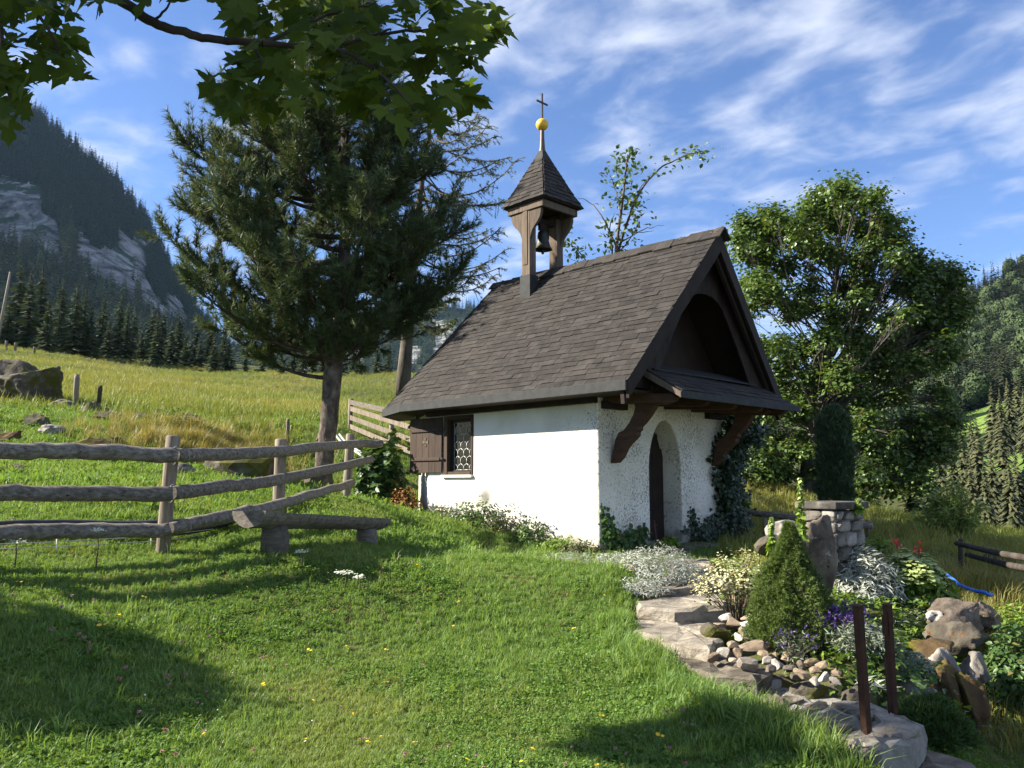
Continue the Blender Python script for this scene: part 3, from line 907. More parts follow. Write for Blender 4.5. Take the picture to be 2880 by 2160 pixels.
for i, (px, top) in enumerate(rear):
    by = np.interp(px, [-100, 0, 250, 540, 820, 1090], [965, 980, 1015, 1050, 1070, 1080])
    spruce(px + random.uniform(-8, 8), top - 12, by, 108 + random.uniform(-3, 6), near_spruce, i + 2, 'taller spruce rising behind the front row of the meadow treeline, %s from the left' % ORD[i], 'spruces behind the meadow edge')
rs = [(2655, 1205, 1490, 62), (2720, 1200, 1480, 66), (2765, 1180, 1490, 58), (2800, 1260, 1495, 52), (2835, 1190, 1500, 60), (2870, 1270, 1505, 50), (2910, 1180, 1500, 60), (2690, 1260, 1490, 54), (2740, 1290, 1495, 50), (2780, 1300, 1500, 46), (2850, 1300, 1505, 47)]
for i, (px, top, by, Y) in enumerate(rs):
    spruce(px, top, by + 8, Y, olive_spruce, i, 'olive brown drooping spruce in the stand right of the willow, %s from the sycamore side' % ORD[i], 'drooping spruces on the right')
for i, (px, top, by, Y) in enumerate([(2738, 1175, 1330, 120), (2845, 1060, 1262, 130), (2870, 1045, 1255, 140), (2800, 1075, 1280, 125), (2890, 1090, 1270, 120), (2822, 1090, 1275, 118)]):
    spruce(px, top, by, Y, olive_spruce, i, 'spruce standing on the sunny clearing slope, %s from the left' % ORD[i], 'spruces on the clearing')
for i, (px, top, by, Y) in enumerate([(2570, 1270, 1500, 24), (2615, 1230, 1490, 30), (2460, 1300, 1470, 30), (2410, 1330, 1465, 32)]):
    spruce(px, top, by, Y, near_spruce, i, ['dark young spruce left of the willow bush', 'dark spruce behind the willow bush under the sycamore', 'small dark spruce behind the stone pillar', 'small spruce in sycamore shade behind the pillar cap'][i], 'spruces under the sycamore')
# a farmhouse far off, only its red roof shows through the leaves
hb = atY(2583, 1232, 230)
t = thing('farmhouse', 'tiny far farmhouse with orange red roof seen through the sycamore leaves', 'house', hb, 0.4)
MB().box((-3.2, -2.5, -1), (3.2, 2.5, 2.4)).build('wall', MAT['white_paint'], t)
MB().prism([(-3.6, -3, 2.4), (-3.6, 3, 2.4), (-3.6, 0, 4.6)], (7.2, 0, 0)).build('roof', MAT['roof_tile'], t)

# ------------------------------------------------------------------ the chapel (local axes: u out of the front, v along the front, w up)
chapel = thing('chapel', 'small white plastered chapel with dark shingled roof and wooden bell turret', 'chapel', CO, TH - math.pi / 2)
HW = 1.662                      # half the width
EAVE = (-0.46, 2.26)           # v, w of the eave
RIDGE = (1.662, 4.69)
SL = math.hypot(RIDGE[0] - EAVE[0], RIDGE[1] - EAVE[1])


def boolean_cut(mb_solid, cutters, name, material, parent):
    so = mb_solid.build(name, material, None)
    cs = []
    for c in cutters:
        co = c.build('cutter', material, None)
        cs.append(co)
        md = so.modifiers.new('cut', 'BOOLEAN'); md.operation = 'DIFFERENCE'; md.object = co; md.solver = 'EXACT'
    dg = bpy.context.evaluated_depsgraph_get()
    me = bpy.data.meshes.new_from_object(so.evaluated_get(dg))
    me.name = name
    for co in cs + [so]:
        d = co.data
        bpy.data.objects.remove(co)
        bpy.data.meshes.remove(d)
    o = link(name, me, parent)
    return o


FOOT = [(0, 0), (0, 3.324), (-3.78, 3.324), (-4.75, 2.76), (-5.25, 1.95), (-5.25, 1.37), (-4.75, 0.56), (-3.78, 0)]
solid = MB().prism([(u, v, -0.8) for u, v in FOOT], (0, 0, 2.98))


def pointed_arch(v0, v1, spring, top, n=8):
    c = (v0 + v1) / 2
    pts = [(v0, -0.9)]
    for k in range(n + 1):
        a = k / n
        pts.append((v0 + (c - v0) * (1 - math.cos(a * math.pi / 2)) ** 0.92, spring + (top - spring) * math.sin(a * math.pi / 2) ** 1.0))
    for k in range(n - 1, -1, -1):
        a = k / n
        pts.append((v1 - (v1 - c) * (1 - math.cos(a * math.pi / 2)) ** 0.92, spring + (top - spring) * math.sin(a * math.pi / 2)))
    pts.append((v1, -0.9))
    return pts


ARCH = [(v, max(w, 0.0)) for v, w in pointed_arch(1.205, 2.055, 1.15, 1.88)]
door_cut = MB().prism([(0.2, v, w) for v, w in ARCH], (-0.60, 0, 0))
win_cut = MB().box((-3.35, -0.2, 1.05), (-2.64, 0.22, 2.04))
wall = boolean_cut(solid, [door_cut, win_cut], 'wall', MAT['plaster'], chapel)
bv = wall.modifiers.new('bevel', 'BEVEL'); bv.width = 0.022; bv.segments = 2; bv.limit_method = 'ANGLE'; bv.angle_limit = R(50)

# door at the back of the arched recess
dpts = [(v, w) for v, w in pointed_arch(1.215, 2.045, 1.15, 1.865)]
door = MB().prism([(-0.395, v, max(w, 0.02)) for v, w in dpts], (0.035, 0, 0)).build('door', MAT['dark_wood'], chapel)
for k in range(6):
    v0 = 1.22 + k * 0.137
    top = 1.15 + (1.86 - 1.15) * math.sqrt(max(0.0, 1 - (abs(v0 + 0.068 - 1.63) / 0.41) ** 1.6)) - 0.04
    MB().box((-0.358, v0 + 0.003, 0.03), (-0.340, v0 + 0.134, top)).build('plank', MAT['dark_wood'], door)
MB().tube([(-0.335, 1.31, 0.95), (-0.29, 1.31, 0.95), (-0.29, 1.42, 0.95)], 0.012, 8).build('handle', MAT['metal'], door)

# window: frame, leaded hexagons
wf = MB()
a0, a1, b0, b1 = -3.348, -2.642, 1.052, 2.038
wf.box((a0, -0.03, b0), (a0 + 0.085, 0.10, b1)); wf.box((a1 - 0.05, -0.01, b0), (a1, 0.10, b1))
wf.box((a0 + 0.085, -0.02, b1 - 0.06), (a1 - 0.05, 0.10, b1)); wf.box((a0 + 0.085, -0.02, b0), (a1 - 0.05, 0.10, b0 + 0.05))
win = wf.build('window', MAT['shutter_wood'], chapel, bevel=0.004)
sash = MB()
c0, c1, d0, d1 = a0 + 0.085, a1 - 0.05, b0 + 0.05, b1 - 0.06
sash.box((c0, 0.05, d0), (c0 + 0.06, 0.12, d1)); sash.box((c1 - 0.03, 0.05, d0), (c1, 0.12, d1)); sash.box((c0 + 0.06, 0.05, d1 - 0.05), (c1 - 0.03, 0.12, d1)); sash.box((c0 + 0.06, 0.05, d0), (c1 - 0.03, 0.12, d0 + 0.03))
sash.build('sash', MAT['dark_wood'], win)
hr = 0.085
g0, g1, h0, h1 = c0 + 0.06, c1 - 0.03, d0 + 0.03, d1 - 0.05
lead = MB()
pane_id = 0
for r_ in range(-1, 9):
    for q in range(-1, 5):
        cu = g0 + 0.02 + (q + 0.5 * (r_ % 2)) * hr * math.sqrt(3)
        cw = h0 + 0.02 + r_ * hr * 1.5
        hexp = [(cu + hr * math.sin(k * math.pi / 3), cw + hr * math.cos(k * math.pi / 3)) for k in range(6)]
        def clip(P, ax, lim, keep):
            o_ = []
            for i in range(len(P)):
                p, n_ = P[i], P[(i + 1) % len(P)]
                ip, in_ = keep(p[ax], lim), keep(n_[ax], lim)
                if ip: o_.append(p)
                if ip != in_:
                    f_ = (lim - p[ax]) / (n_[ax] - p[ax])
                    o_.append((p[0] + (n_[0] - p[0]) * f_, p[1] + (n_[1] - p[1]) * f_))
            return o_
        P = hexp
        for ax, lim, keep in ((0, g0, lambda x, l: x > l), (0, g1, lambda x, l: x < l), (1, h0, lambda x, l: x > l), (1, h1, lambda x, l: x < l)):
            if len(P) > 2: P = clip(P, ax, lim, keep)
        if len(P) < 3: continue
        ar = abs(sum(P[i][0] * P[(i + 1) % len(P)][1] - P[(i + 1) % len(P)][0] * P[i][1] for i in range(len(P)))) / 2
        if ar < 0.0004: continue
        cx = sum(p[0] for p in P) / len(P); cy = sum(p[1] for p in P) / len(P)
        tlt = random.uniform(-0.003, 0.003)
        MB().prism([(cx + (p[0] - cx) * 0.95, 0.085 + tlt * (1 if p[0] > cx else -1), cy + (p[1] - cy) * 0.95) for p in P], (0, 0.006, 0)).build('pane', MAT['glass'], win)
        for i in range(len(P)):
            p, n_ = P[i], P[(i + 1) % len(P)]
            lead.tube([(p[0], 0.083, p[1]), (n_[0], 0.083, n_[1])], 0.0065, 5)
lead.build('leading', MAT['lead'], win)
MB().box((a0 - 0.05, -0.05, b0 - 0.045), (a1 + 0.0, 0.1, b0 - 0.002)).build('sill', MAT['plaster'], win)
# shutter, folded back and standing proud of the rounded apse
sh = MB().box((-4.20, -0.035, 1.12), (-3.38, -0.028, 1.98)).build('shutter', MAT['shutter_wood'], chapel)
for k in range(5):
    MB().box((-4.235 + k * 0.173 + 0.002, -0.060, 1.09), (-4.235 + (k + 1) * 0.173 - 0.002, -0.036, 2.03)).build('plank', MAT['shutter_wood'], sh, bevel=0.003)
for w0 in (1.29, 1.79):
    MB().box((-4.20, -0.085, w0), (-3.40, -0.0605, w0 + 0.055)).build('batten', MAT['shutter_wood'], sh, bevel=0.008)
crs = MB()
for ax, az in ((1, 0), (-1, 0), (0, 1), (0, -1)):
    px_, pz_ = -az, ax
    crs.prism([(-3.80 + ax * 0.008 + px_ * 0.010, -0.0625, 1.615 + az * 0.008 + pz_ * 0.010), (-3.80 + ax * 0.075 + px_ * 0.032, -0.0625, 1.615 + az * 0.075 + pz_ * 0.032),
               (-3.80 + ax * 0.075 - px_ * 0.032, -0.0625, 1.615 + az * 0.075 - pz_ * 0.032), (-3.80 + ax * 0.008 - px_ * 0.010, -0.0625, 1.615 + az * 0.008 - pz_ * 0.010)], (0, -0.006, 0))
crs.build('cross_ornament', MAT['weathered'], sh)
for w0 in (1.31, 1.81):
    MB().box((-3.40, -0.075, w0), (-3.33, -0.055, w0 + 0.03)).build('hinge', MAT['metal'], sh)

# ---- roof
RV = [(-3.95, -0.46), (-5.05, -0.02), (-5.75, 0.90), (-5.75, 2.424), (-5.05, 3.344), (-3.95, 3.784)]   # eave corners round the apse
APEX = np.array([-3.82, 1.662, 4.69])


def slab(P, th):
    """planar polygon P (outer side up) thickened downwards"""
    P = [np.array(p, float) for p in P]
    n = np.cross(P[1] - P[0], P[2] - P[0]); n /= np.linalg.norm(n)
    if n[2] < 0: n = -n
    return P, -n * th


roof_mb = MB()
for P in ([(-3.95, -0.46, 2.26), (0.89, -0.46, 2.26), (1.056, 1.662, 4.69), (-3.82, 1.662, 4.69)], [(-3.95, 3.784, 2.26), (0.89, 3.784, 2.26), (1.056, 1.662, 4.69), (-3.82, 1.662, 4.69)]):
    a, o_ = slab(P, 0.05); roof_mb.prism(a, o_)
for k in range(5):
    a, o_ = slab([(*RV[k], 2.26), (*RV[k + 1], 2.26), tuple(APEX)], 0.05); roof_mb.prism(a, o_)
roof = roof_mb.build('roof', MAT['dark_wood'], chapel)

SH = []            # every shingle: (8 corners, parent)


def shingle_field(left, right, s_max, exposure, length, n_out, parent, wmin=0.2, wmax=0.34, thick=0.010, lift=0.013, s0=-0.02):
    """left(s), right(s): edge points at slope distance s (metres up the slope)"""
    s = s0
    row = 0
    n_out = np.array(n_out, float)
    while s < s_max - 0.02:
        s_hi = min(s + length, s_max)
        Ll, Rl, Lh, Rh = left(s), right(s), left(s_hi), right(s_hi)
        d = Rl - Ll
        wl = np.linalg.norm(d)
        if wl < 0.02: break
        d = d / wl
        org = Ll
        xh0 = float(np.dot(Lh - org, d)); xh1 = float(np.dot(Rh - org, d))
        upv = (Lh - org) - d * xh0
        x = -random.uniform(0.0, wmax)
        while x < wl:
            w = random.uniform(wmin, wmax)
            x0, x1 = max(x, 0), min(x + w - 0.004, wl)
            if x1 - x0 > 0.015:
                y0, y1 = min(max(x, xh0), xh1), max(min(x + w - 0.004, xh1), xh0)
                if y1 - y0 < 0.004: y1 = y0 + 0.004
                jl = random.uniform(-0.010, 0.010); th = thick * random.uniform(0.8, 1.5); lf = lift + random.uniform(-0.002, 0.004)
                sk = random.uniform(-0.004, 0.004)
                lo = -upv / np.linalg.norm(upv) * jl
                A = org + d * x0 + lo; B = org + d * x1 + lo + upv / np.linalg.norm(upv) * sk
                C = org + d * y1 + upv; D = org + d * y0 + upv
                SH.append(([A + n_out * lf, B + n_out * lf, C + n_out * 0.001, D + n_out * 0.001,
                            A + n_out * (lf + th), B + n_out * (lf + th), C + n_out * (0.001 + th), D + n_out * (0.001 + th)], parent))
            x += w
        s += exposure
        row += 1


def edge(a, b, total):
    a, b = np.array(a, float), np.array(b, float)
    return lambda s: a + (b - a) * (s / total)


nrm = np.array([0, -(RIDGE[1] - EAVE[1]), RIDGE[0] - EAVE[0]]); nrm /= np.linalg.norm(nrm)
shingle_field(edge((-3.95, -0.46, 2.26), (-3.82, 1.662, 4.69), SL), edge((0.90, -0.46, 2.26), (1.066, 1.662, 4.69), SL), SL, 0.108, 0.18, nrm, roof, wmin=0.17, wmax=0.29)
for k in range(0, 2):
    A_, B_ = np.array((*RV[k + 1], 2.26)), np.array((*RV[k], 2.26))
    mid = (A_ + B_) / 2
    dd = (B_ - A_) / np.linalg.norm(B_ - A_)
    foot = A_ + dd * np.dot(APEX - A_, dd)
    tot = np.linalg.norm(APEX - foot)
    nn = np.cross(B_ - A_, APEX - A_); nn /= np.linalg.norm(nn)
    if nn[2] < 0: nn = -nn
    shingle_field(edge(A_, APEX, tot), edge(B_, APEX, tot), tot, 0.108, 0.18, nn, roof, wmin=0.17, wmax=0.29)

# ridge caps: short folded pieces, uneven, mossy
x = -3.92
while x < 1.08:
    w = random.uniform(0.20, 0.32)
    x1 = min(x + w, 1.11)
    hgt = 4.73 + random.uniform(-0.012, 0.016)
    mb = MB()
    wd = 0.13 + random.uniform(-0.02, 0.03)
    for sg in (-1, 1):
        a = [(x, HW, hgt), (x1 + 0.03, HW, hgt - 0.008), (x1 + 0.03, HW + sg * wd, hgt - wd * 1.12), (x, HW + sg * wd, hgt - wd * 1.12)]
        mb.prism(a, (0, sg * 0.012, 0.018))
    mb.build('ridge_cap', MAT['shingle'], roof)
    x = x1
rm = MB()
for k in range(130):
    u_ = random.uniform(-3.9, 1.06); r_ = random.uniform(0.012, 0.035)
    if k > 110: u_ = random.uniform(0.98, 1.11); r_ *= 1.3
    c_ = np.array([u_, HW + random.gauss(0, 0.05), 0]); c_[2] = 4.745 - abs(c_[1] - HW) * 1.1
    V_ = []
    for a_ in range(5):
        an = a_ * 1.2566
        V_.append(c_ + np.array([r_ * 1.6 * math.cos(an) * random.uniform(.7, 1.2), r_ * math.sin(an), -0.008]))
    V_.append(c_ + np.array([0, 0, r_ * 0.7]))
    rm.add(V_, [(a_, (a_ + 1) % 5, 5) for a_ in range(5)], True)
o = rm.build('moss', MAT['moss_rock'], roof); o['kind'] = 'stuff'

# eave fascia (grey sheet metal) and soffit
MB().box((-3.97, -0.515, 2.125), (0.885, -0.475, 2.262)).build('fascia', MAT['metal'], roof, bevel=0.006)
for k in range(0, 2):
    A_, B_ = np.array(RV[k]), np.array(RV[k + 1])
    d = (B_ - A_) / np.linalg.norm(B_ - A_); nn = np.array([d[1], -d[0]])
    if np.dot(nn, (A_ + B_) / 2 - np.array([-3.8, 1.662])) < 0: nn = -nn
    q = [A_ + nn * 0.015 , B_ + nn * 0.015, B_ + nn * 0.055, A_ + nn * 0.055]
    MB().prism([(*p, 2.125) for p in q], (0, 0, 0.137)).build('fascia', MAT['metal'], roof)
MB().prism([(0.82, -0.47, 2.13)] + [(u + (0.03 if i == 0 else 0.02), v + (0.02), 2.13) for i, (u, v) in enumerate(RV[:3])] + [(-3.6, 1.0, 2.13), (0.0, 0.3, 2.13), (0.82, 0.3, 2.13)], (0, 0, 0.03)).build('soffit', MAT['dark_wood'], roof)
MB().prism([(0.82, 3.77, 2.13), (-3.9, 3.77, 2.13), (-3.7, 2.9, 2.13), (0.82, 2.9, 2.13)], (0, 0, 0.03)).build('soffit', MAT['dark_wood'], roof)
MB().box((-3.75, -0.10, 2.05), (0.0, -0.004, 2.128)).build('wall_plate', MAT['dark_wood'], roof)

# bargeboards down both front edges, two layers each
for sg in (-1, 1):
    e_ = np.array([0.89, HW + sg * 2.14, 2.24]); r__ = np.array([1.056, HW, 4.685])
    dn = np.array([0, 0, -1.0])
    for off, dep, th_ in ((0.0, 0.225, 0.045), (-0.075, 0.30, 0.06)):
        q = [e_ + (off, 0, 0), r__ + (off, 0, 0), r__ + dn * dep * 1.35 + (off, 0, 0), e_ + dn * dep * 0.95 + np.array([0, -sg * 0.03, 0]) + (off, 0, 0)]
        if sg > 0: q = q[::-1]
        MB().prism(q, (-th_, 0, 0)).build('bargeboard', MAT['dark_wood'], roof)


def arch_w(v):
    return float(np.interp(abs(v - HW), [0, 0.2, 0.35, 0.5, 0.65, 0.95, 1.12, 1.35, 1.5], [3.77, 3.75, 3.69, 3.57, 3.38, 2.95, 2.68, 2.3, 2.1]))


def under_roof(v):
    return 2.26 + 2.43 * (2.122 - abs(v - HW)) / 2.122 - 0.07


v = -0.30
while v < 3.60:
    w_ = 0.150
    P = []
    for k in range(5):
        vv = v + w_ * k / 4
        P.append((vv, arch_w(vv) if abs(vv - HW) < 1.42 else 2.20))
    top = [(v + w_, min(under_roof(v + w_), 4.63)), (v, min(under_roof(v), 4.63))]
    if v < HW < v + w_: top.insert(1, (HW, under_roof(HW)))
    if max(p[1] for p in top) > max(p[1] for p in P) + 0.02:
        poly = [(0.74, p[0], p[1]) for p in P] + [(0.74, p[0], max(p[1], P[0][1] + 0.004)) for p in top]
        MB().prism(poly, (0.028 + random.uniform(0, 0.004), 0, 0)).build('gable_board', MAT['dark_wood'], roof)
    v += w_ + 0.004
MB().prism([(0.02, -0.2, 2.2), (0.02, 3.52, 2.2), (0.02, HW, 4.58)], (-0.05, 0, 0)).build('loft_wall', MAT['dark_wood'], roof)

# ---- pent roof under the gable
pent = MB()
a, o_ = slab([(0.78, 0.04, 2.46), (1.35, 0.04, 2.13), (1.35, 3.32, 2.11), (0.78, 3.32, 2.44)], 0.035)
pent.prism(a, o_)
pent_o = pent.build('pent_roof', MAT['dark_wood'], chapel)
nn = np.array([0.33, 0, 0.57]); nn /= np.linalg.norm(nn)
pl = math.hypot(0.57, 0.33)
shingle_field(edge((1.35, 0.04, 2.13), (0.78, 0.04, 2.46), pl), edge((1.35, 3.32, 2.11), (0.78, 3.32, 2.44), pl), pl, 0.15, 0.22, nn, pent_o)
MB().box((1.355, 0.02, 2.03), (1.395, 3.34, 2.125)).build('fascia', MAT['metal'], pent_o, bevel=0.004)
MB().prism([(0.78, 0.0, 2.46), (1.39, 0.0, 2.105), (1.39, 0.0, 2.03), (0.78, 0.0, 2.37)], (0, 0.035, 0)).build('edge_board', MAT['weathered'], pent_o)
MB().prism([(0.78, 3.325, 2.44), (1.39, 3.325, 2.085), (1.39, 3.325, 2.01), (0.78, 3.325, 2.35)], (0, 0.035, 0)).build('edge_board', MAT['weathered'], pent_o)
MB().prism([(0.35, 0.25, 2.66), (0.81, 0.25, 2.475), (0.81, 3.07, 2.475), (0.35, 3.07, 2.66)], (0, 0, 0.012)).build('flashing', MAT['metal'], pent_o)
for vv in (0.10, 0.86, 1.61, 2.36, 3.12):
    MB().prism([(0.0, vv, 2.20), (1.18, vv, 2.10), (1.24, vv, 2.05), (1.20, vv, 2.00), (1.10, vv, 1.985), (0.0, vv, 2.06)], (0, 0.11, 0)).build('rafter', MAT['brown_wood'], pent_o, bevel=0.006)

# ---- carved brackets
BR = [(0.0, 1.20), (0.045, 1.36), (0.09, 1.53), (0.15, 1.63), (0.24, 1.66), (0.34, 1.76), (0.41, 1.86), (0.45, 1.96), (0.45, 2.06), (0.80, 2.06), (0.75, 1.95), (0.66, 1.84), (0.57, 1.75), (0.50, 1.70), (0.50, 1.655), (0.46, 1.63),
      (0.455, 1.575), (0.40, 1.53), (0.32, 1.47), (0.25, 1.40), (0.18, 1.28), (0.09, 1.205)]
for v0 in (0.26, 2.94):
    br = MB().prism([(u, v0, w) for u, w in BR], (0, 0.13, 0)).build('bracket', MAT['brown_wood'], chapel, bevel=0.008)
    MB().prism([(0.0, v0 - 0.02, 2.075), (0.0, v0 - 0.02, 1.99 + 0.07), (0.93, v0 - 0.02, 1.985), (1.02, v0 - 0.02, 2.02), (1.04, v0 - 0.02, 2.07), (0.99, v0 - 0.02, 2.11)], (0, 0.17, 0)).build('arm', MAT['brown_wood'], br, bevel=0.008)
    MB().prism([(0.0, v0 - 0.06, 2.26), (0.0, v0 - 0.06, 2.12), (0.74, v0 - 0.06, 2.12), (0.80, v0 - 0.06, 2.155), (0.82, v0 - 0.06, 2.21), (0.80, v0 - 0.06, 2.26)], (0, 0.15, 0)).build('arm', MAT['brown_wood'], br, bevel=0.008)
MB().box((0.005, 0.06, 1.97), (0.11, 0.56, 2.085)).build('beam', MAT['dark_wood'], chapel, bevel=0.006)
MB().box((0.005, 2.76, 1.97), (0.11, 3.28, 2.085)).build('beam', MAT['dark_wood'], chapel, bevel=0.006)
MB().prism([(0.0, 1.0, -0.30), (0.0, 2.3, -0.30), (0.55, 2.35, -0.30), (0.60, 0.95, -0.30)], (0, 0, 0.29)).build('threshold', MAT['slab'], chapel, bevel=0.02)

# ---- bell turret
TU, TV = -2.61, 1.662
turret = MB()
turret.box((TU - 0.44, TV - 0.47, 5.95), (TU + 0.44, TV - 0.41, 6.08)).box((TU - 0.44, TV + 0.41, 5.95), (TU + 0.44, TV + 0.47, 6.08))
turret.box((TU - 0.44, TV - 0.409, 5.95), (TU - 0.38, TV + 0.409, 6.08)).box((TU + 0.38, TV - 0.409, 5.95), (TU + 0.44, TV + 0.409, 6.08))
tw = turret.build('bell_turret', MAT['weathered'], chapel, bevel=0.006)
tw.scale = (1, 1, 0.96); tw.location = (0, 0, 0.058)
for sg in (-1, 1):
    vo = TV + sg * 0.46
    vi = TV + sg * 0.27
    lo_, hi_ = min(vo, vi), max(vo, vi)
    MB().box((TU - 0.10, lo_ + 0.012, 4.15), (TU + 0.10, hi_ - 0.012, 5.95)).build('post', MAT['weathered'], tw, bevel=0.008)
    f_ = vo
    MB().box((TU - 0.058, min(f_, f_ - sg * 0.013), 4.92), (TU + 0.05, max(f_, f_ - sg * 0.013), 5.95)).build('batten', MAT['weathered'], tw, bevel=0.003)
    MB().box((TU - 0.125, lo_ - 0.01, 4.2), (TU + 0.125, hi_ + 0.01, 4.72)).build('flashing', MAT['metal'], tw, bevel=0.004)
    for s2 in (-1, 1):
        prof = [(0.10, 5.945), (0.365, 5.945), (0.365, 5.86), (0.335, 5.77), (0.275, 5.69), (0.20, 5.62), (0.145, 5.55), (0.115, 5.47), (0.10, 5.40)]
        MB().prism([(TU + s2 * a, TV + sg * 0.44, w) for a, w in prof], (0, -sg * 0.06, 0)).build('curved_brace', MAT['weathered'], tw)
MB().box((TU - 0.05, TV - 0.40, 5.80), (TU + 0.05, TV + 0.40, 5.88)).build('bell_beam', MAT['dark_wood'], tw)
spm = MB()
SPR = [(0.515, 6.085), (0.515, 6.13), (0.40, 6.36), (0.25, 6.72), (0.085, 7.10)]
rings = [[(TU - h, TV - h, w), (TU + h, TV - h, w), (TU + h, TV + h, w), (TU - h, TV + h, w)] for h, w in SPR]
for i in range(len(rings) - 1):
    for k in range(4):
        k2 = (k + 1) % 4
        spm.add([rings[i][k], rings[i][k2], rings[i + 1][k2], rings[i + 1][k]], [(0, 1, 2, 3)])
spm.add(rings[0], [(3, 2, 1, 0)]); spm.add(rings[-1], [(0, 1, 2, 3)])
spm.build('spire', MAT['dark_wood'], tw)


def sp_half(w):
    return np.interp(w, [6.11, 6.36, 6.72, 7.10], [0.53, 0.40, 0.25, 0.09])


for k, (du, dv) in enumerate([(0, -1), (1, 0), (-1, 0), (0, 1)]):
    td = np.array([-dv, du, 0.0]); od = np.array([du, dv, 0.0]); c0_ = np.array([TU, TV, 0.0])
    w_ = 6.10
    while w_ < 7.04:
        w2 = min(w_ + 0.125, 7.1)
        h0_, h1_ = sp_half(w_), sp_half(w2)
        sl = np.array([0, 0, w2 - w_]) + od * (h1_ - h0_); n_ = np.cross(td, sl); n_ /= np.linalg.norm(n_)
        if np.dot(n_, od) < 0: n_ = -n_
        lf = (lambda W, H: (lambda s: c0_ + od * H - td * H + np.array([0, 0, W])))
        Lf = lambda s, a=(w_, h0_), b=(w2, h1_), q=np.linalg.norm(sl): c0_ + (od - td) * (a[1] + (b[1] - a[1]) * s / q) + np.array([0, 0, a[0] + (b[0] - a[0]) * s / q])
        Rf = lambda s, a=(w_, h0_), b=(w2, h1_), q=np.linalg.norm(sl): c0_ + (od + td) * (a[1] + (b[1] - a[1]) * s / q) + np.array([0, 0, a[0] + (b[0] - a[0]) * s / q])
        shingle_field(Lf, Rf, np.linalg.norm(sl), 9.0, np.linalg.norm(sl), n_, tw, wmin=0.12, wmax=0.22, thick=0.010, lift=0.014, s0=0.0)
        w_ += 0.088
cap = MB()
rings = [[(TU - h, TV - h, w), (TU + h, TV - h, w), (TU + h, TV + h, w), (TU - h, TV + h, w)] for h, w in [(0.135, 7.03), (0.04, 7.27)]]
for k in range(4):
    k2 = (k + 1) % 4
    cap.add([rings[0][k], rings[0][k2], rings[1][k2], rings[1][k]], [(0, 1, 2, 3)])
cap.add(rings[1], [(0, 1, 2, 3)])
cap.build('cap', MAT['metal'], tw)
MB().lathe([(0.062, 7.24), (0.050, 7.35), (0.040, 7.50), (0.036, 7.70)], 16, (TU, TV, 0)).build('finial_stem', MAT['copper_stem'], tw)
bl = [(0.118 * math.sin(math.pi * k / 14), 7.79 - 0.118 * math.cos(math.pi * k / 14)) for k in range(15)]
MB().lathe(bl, 24, (TU, TV, 0)).build('ball', MAT['gold'], tw)
cx_ = MB().box((TU - 0.013, TV - 0.015, 7.90), (TU + 0.013, TV + 0.015, 8.42)).box((TU - 0.012, TV - 0.15, 8.22), (TU + 0.012, TV - 0.0155, 8.25)).box((TU - 0.012, TV + 0.0155, 8.22), (TU + 0.012, TV + 0.15, 8.25))
cx_.build('cross', MAT['weathered'], tw)
# the bell hangs between the posts
bell = thing('church_bell', 'dark bronze bell hanging in the wooden turret', 'bell', CHP(TU, TV, 5.145), TH - math.pi / 2)
MB().lathe([(0.0, 0.36), (0.05, 0.355), (0.085, 0.33), (0.10, 0.26), (0.112, 0.17), (0.135, 0.08), (0.175, 0.01), (0.180, 0.0), (0.165, 0.0), (0.12, 0.08), (0.09, 0.25), (0.0, 0.32)], 28).build('bell_body', MAT['bronze'], bell)
MB().tube([(0, 0, 0.30), (0, 0, 0.0), (0, 0, -0.04)], [0.01, 0.012, 0.02], 8).lathe([(0, -0.09), (0.026, -0.075), (0.028, -0.05), (0.012, -0.03)], 10).build('clapper', MAT['bronze'], bell)
MB().box((-0.03, -0.09, 0.352), (0.03, 0.09, 0.48)).build('headstock', MAT['dark_wood'], bell)

# shingles: the 300 that show largest as objects, the rest joined
CHM = np.array([[FW[0], RT[0], 0], [FW[1], RT[1], 0], [0, 0, 1.0]])


def shown(c):
    p = [CO + CHM @ q for q in c[4:]]
    s2 = []
    for q in p:
        yc = q[1] * CP + q[2] * SP
        s2.append((q[0] / yc, (-q[1] * SP + q[2] * CP) / yc))
    return sum(s2[i][0] * s2[(i + 1) % 4][1] - s2[(i + 1) % 4][0] * s2[i][1] for i in range(4)) / 2


areas = np.array([shown(c) for c, p in SH])
order = np.argsort(-areas)
rest = {}
n_spire = 0
for rank, i in enumerate(order):
    c, p = SH[i]
    if rank < 300:
        o = MB().hexa(c).build('shingle', MAT['shingle'], p)
    else:
        rest.setdefault(p.name, (p, MB()))[1].hexa(c)
for p, mb in rest.values():
    o = mb.build('shingles', MAT['shingle'], p); o['kind'] = 'stuff'

# ------------------------------------------------------------------ rocks, slabs, walls of stone
def ico(sub):
    bm = bmesh.new()
    bmesh.ops.create_icosphere(bm, subdivisions=sub, radius=1.0)
    V = np.array([v.co[:] for v in bm.verts]); Fc = np.array([[v.index for v in f.verts] for f in bm.faces])
    bm.free()
    return V, Fc


ICO = {k: ico(k) for k in (1, 2, 3, 4, 5)}


def noise3(P, s, seed):
    return (fbm(P[:, 0] * s + 7.1 * seed, P[:, 1] * s + P[:, 2] * s * 0.7, seed, 3) + fbm(P[:, 2] * s + 3.3 * seed, P[:, 0] * s - P[:, 1] * s * 0.6, seed + 5, 3)) * 0.5


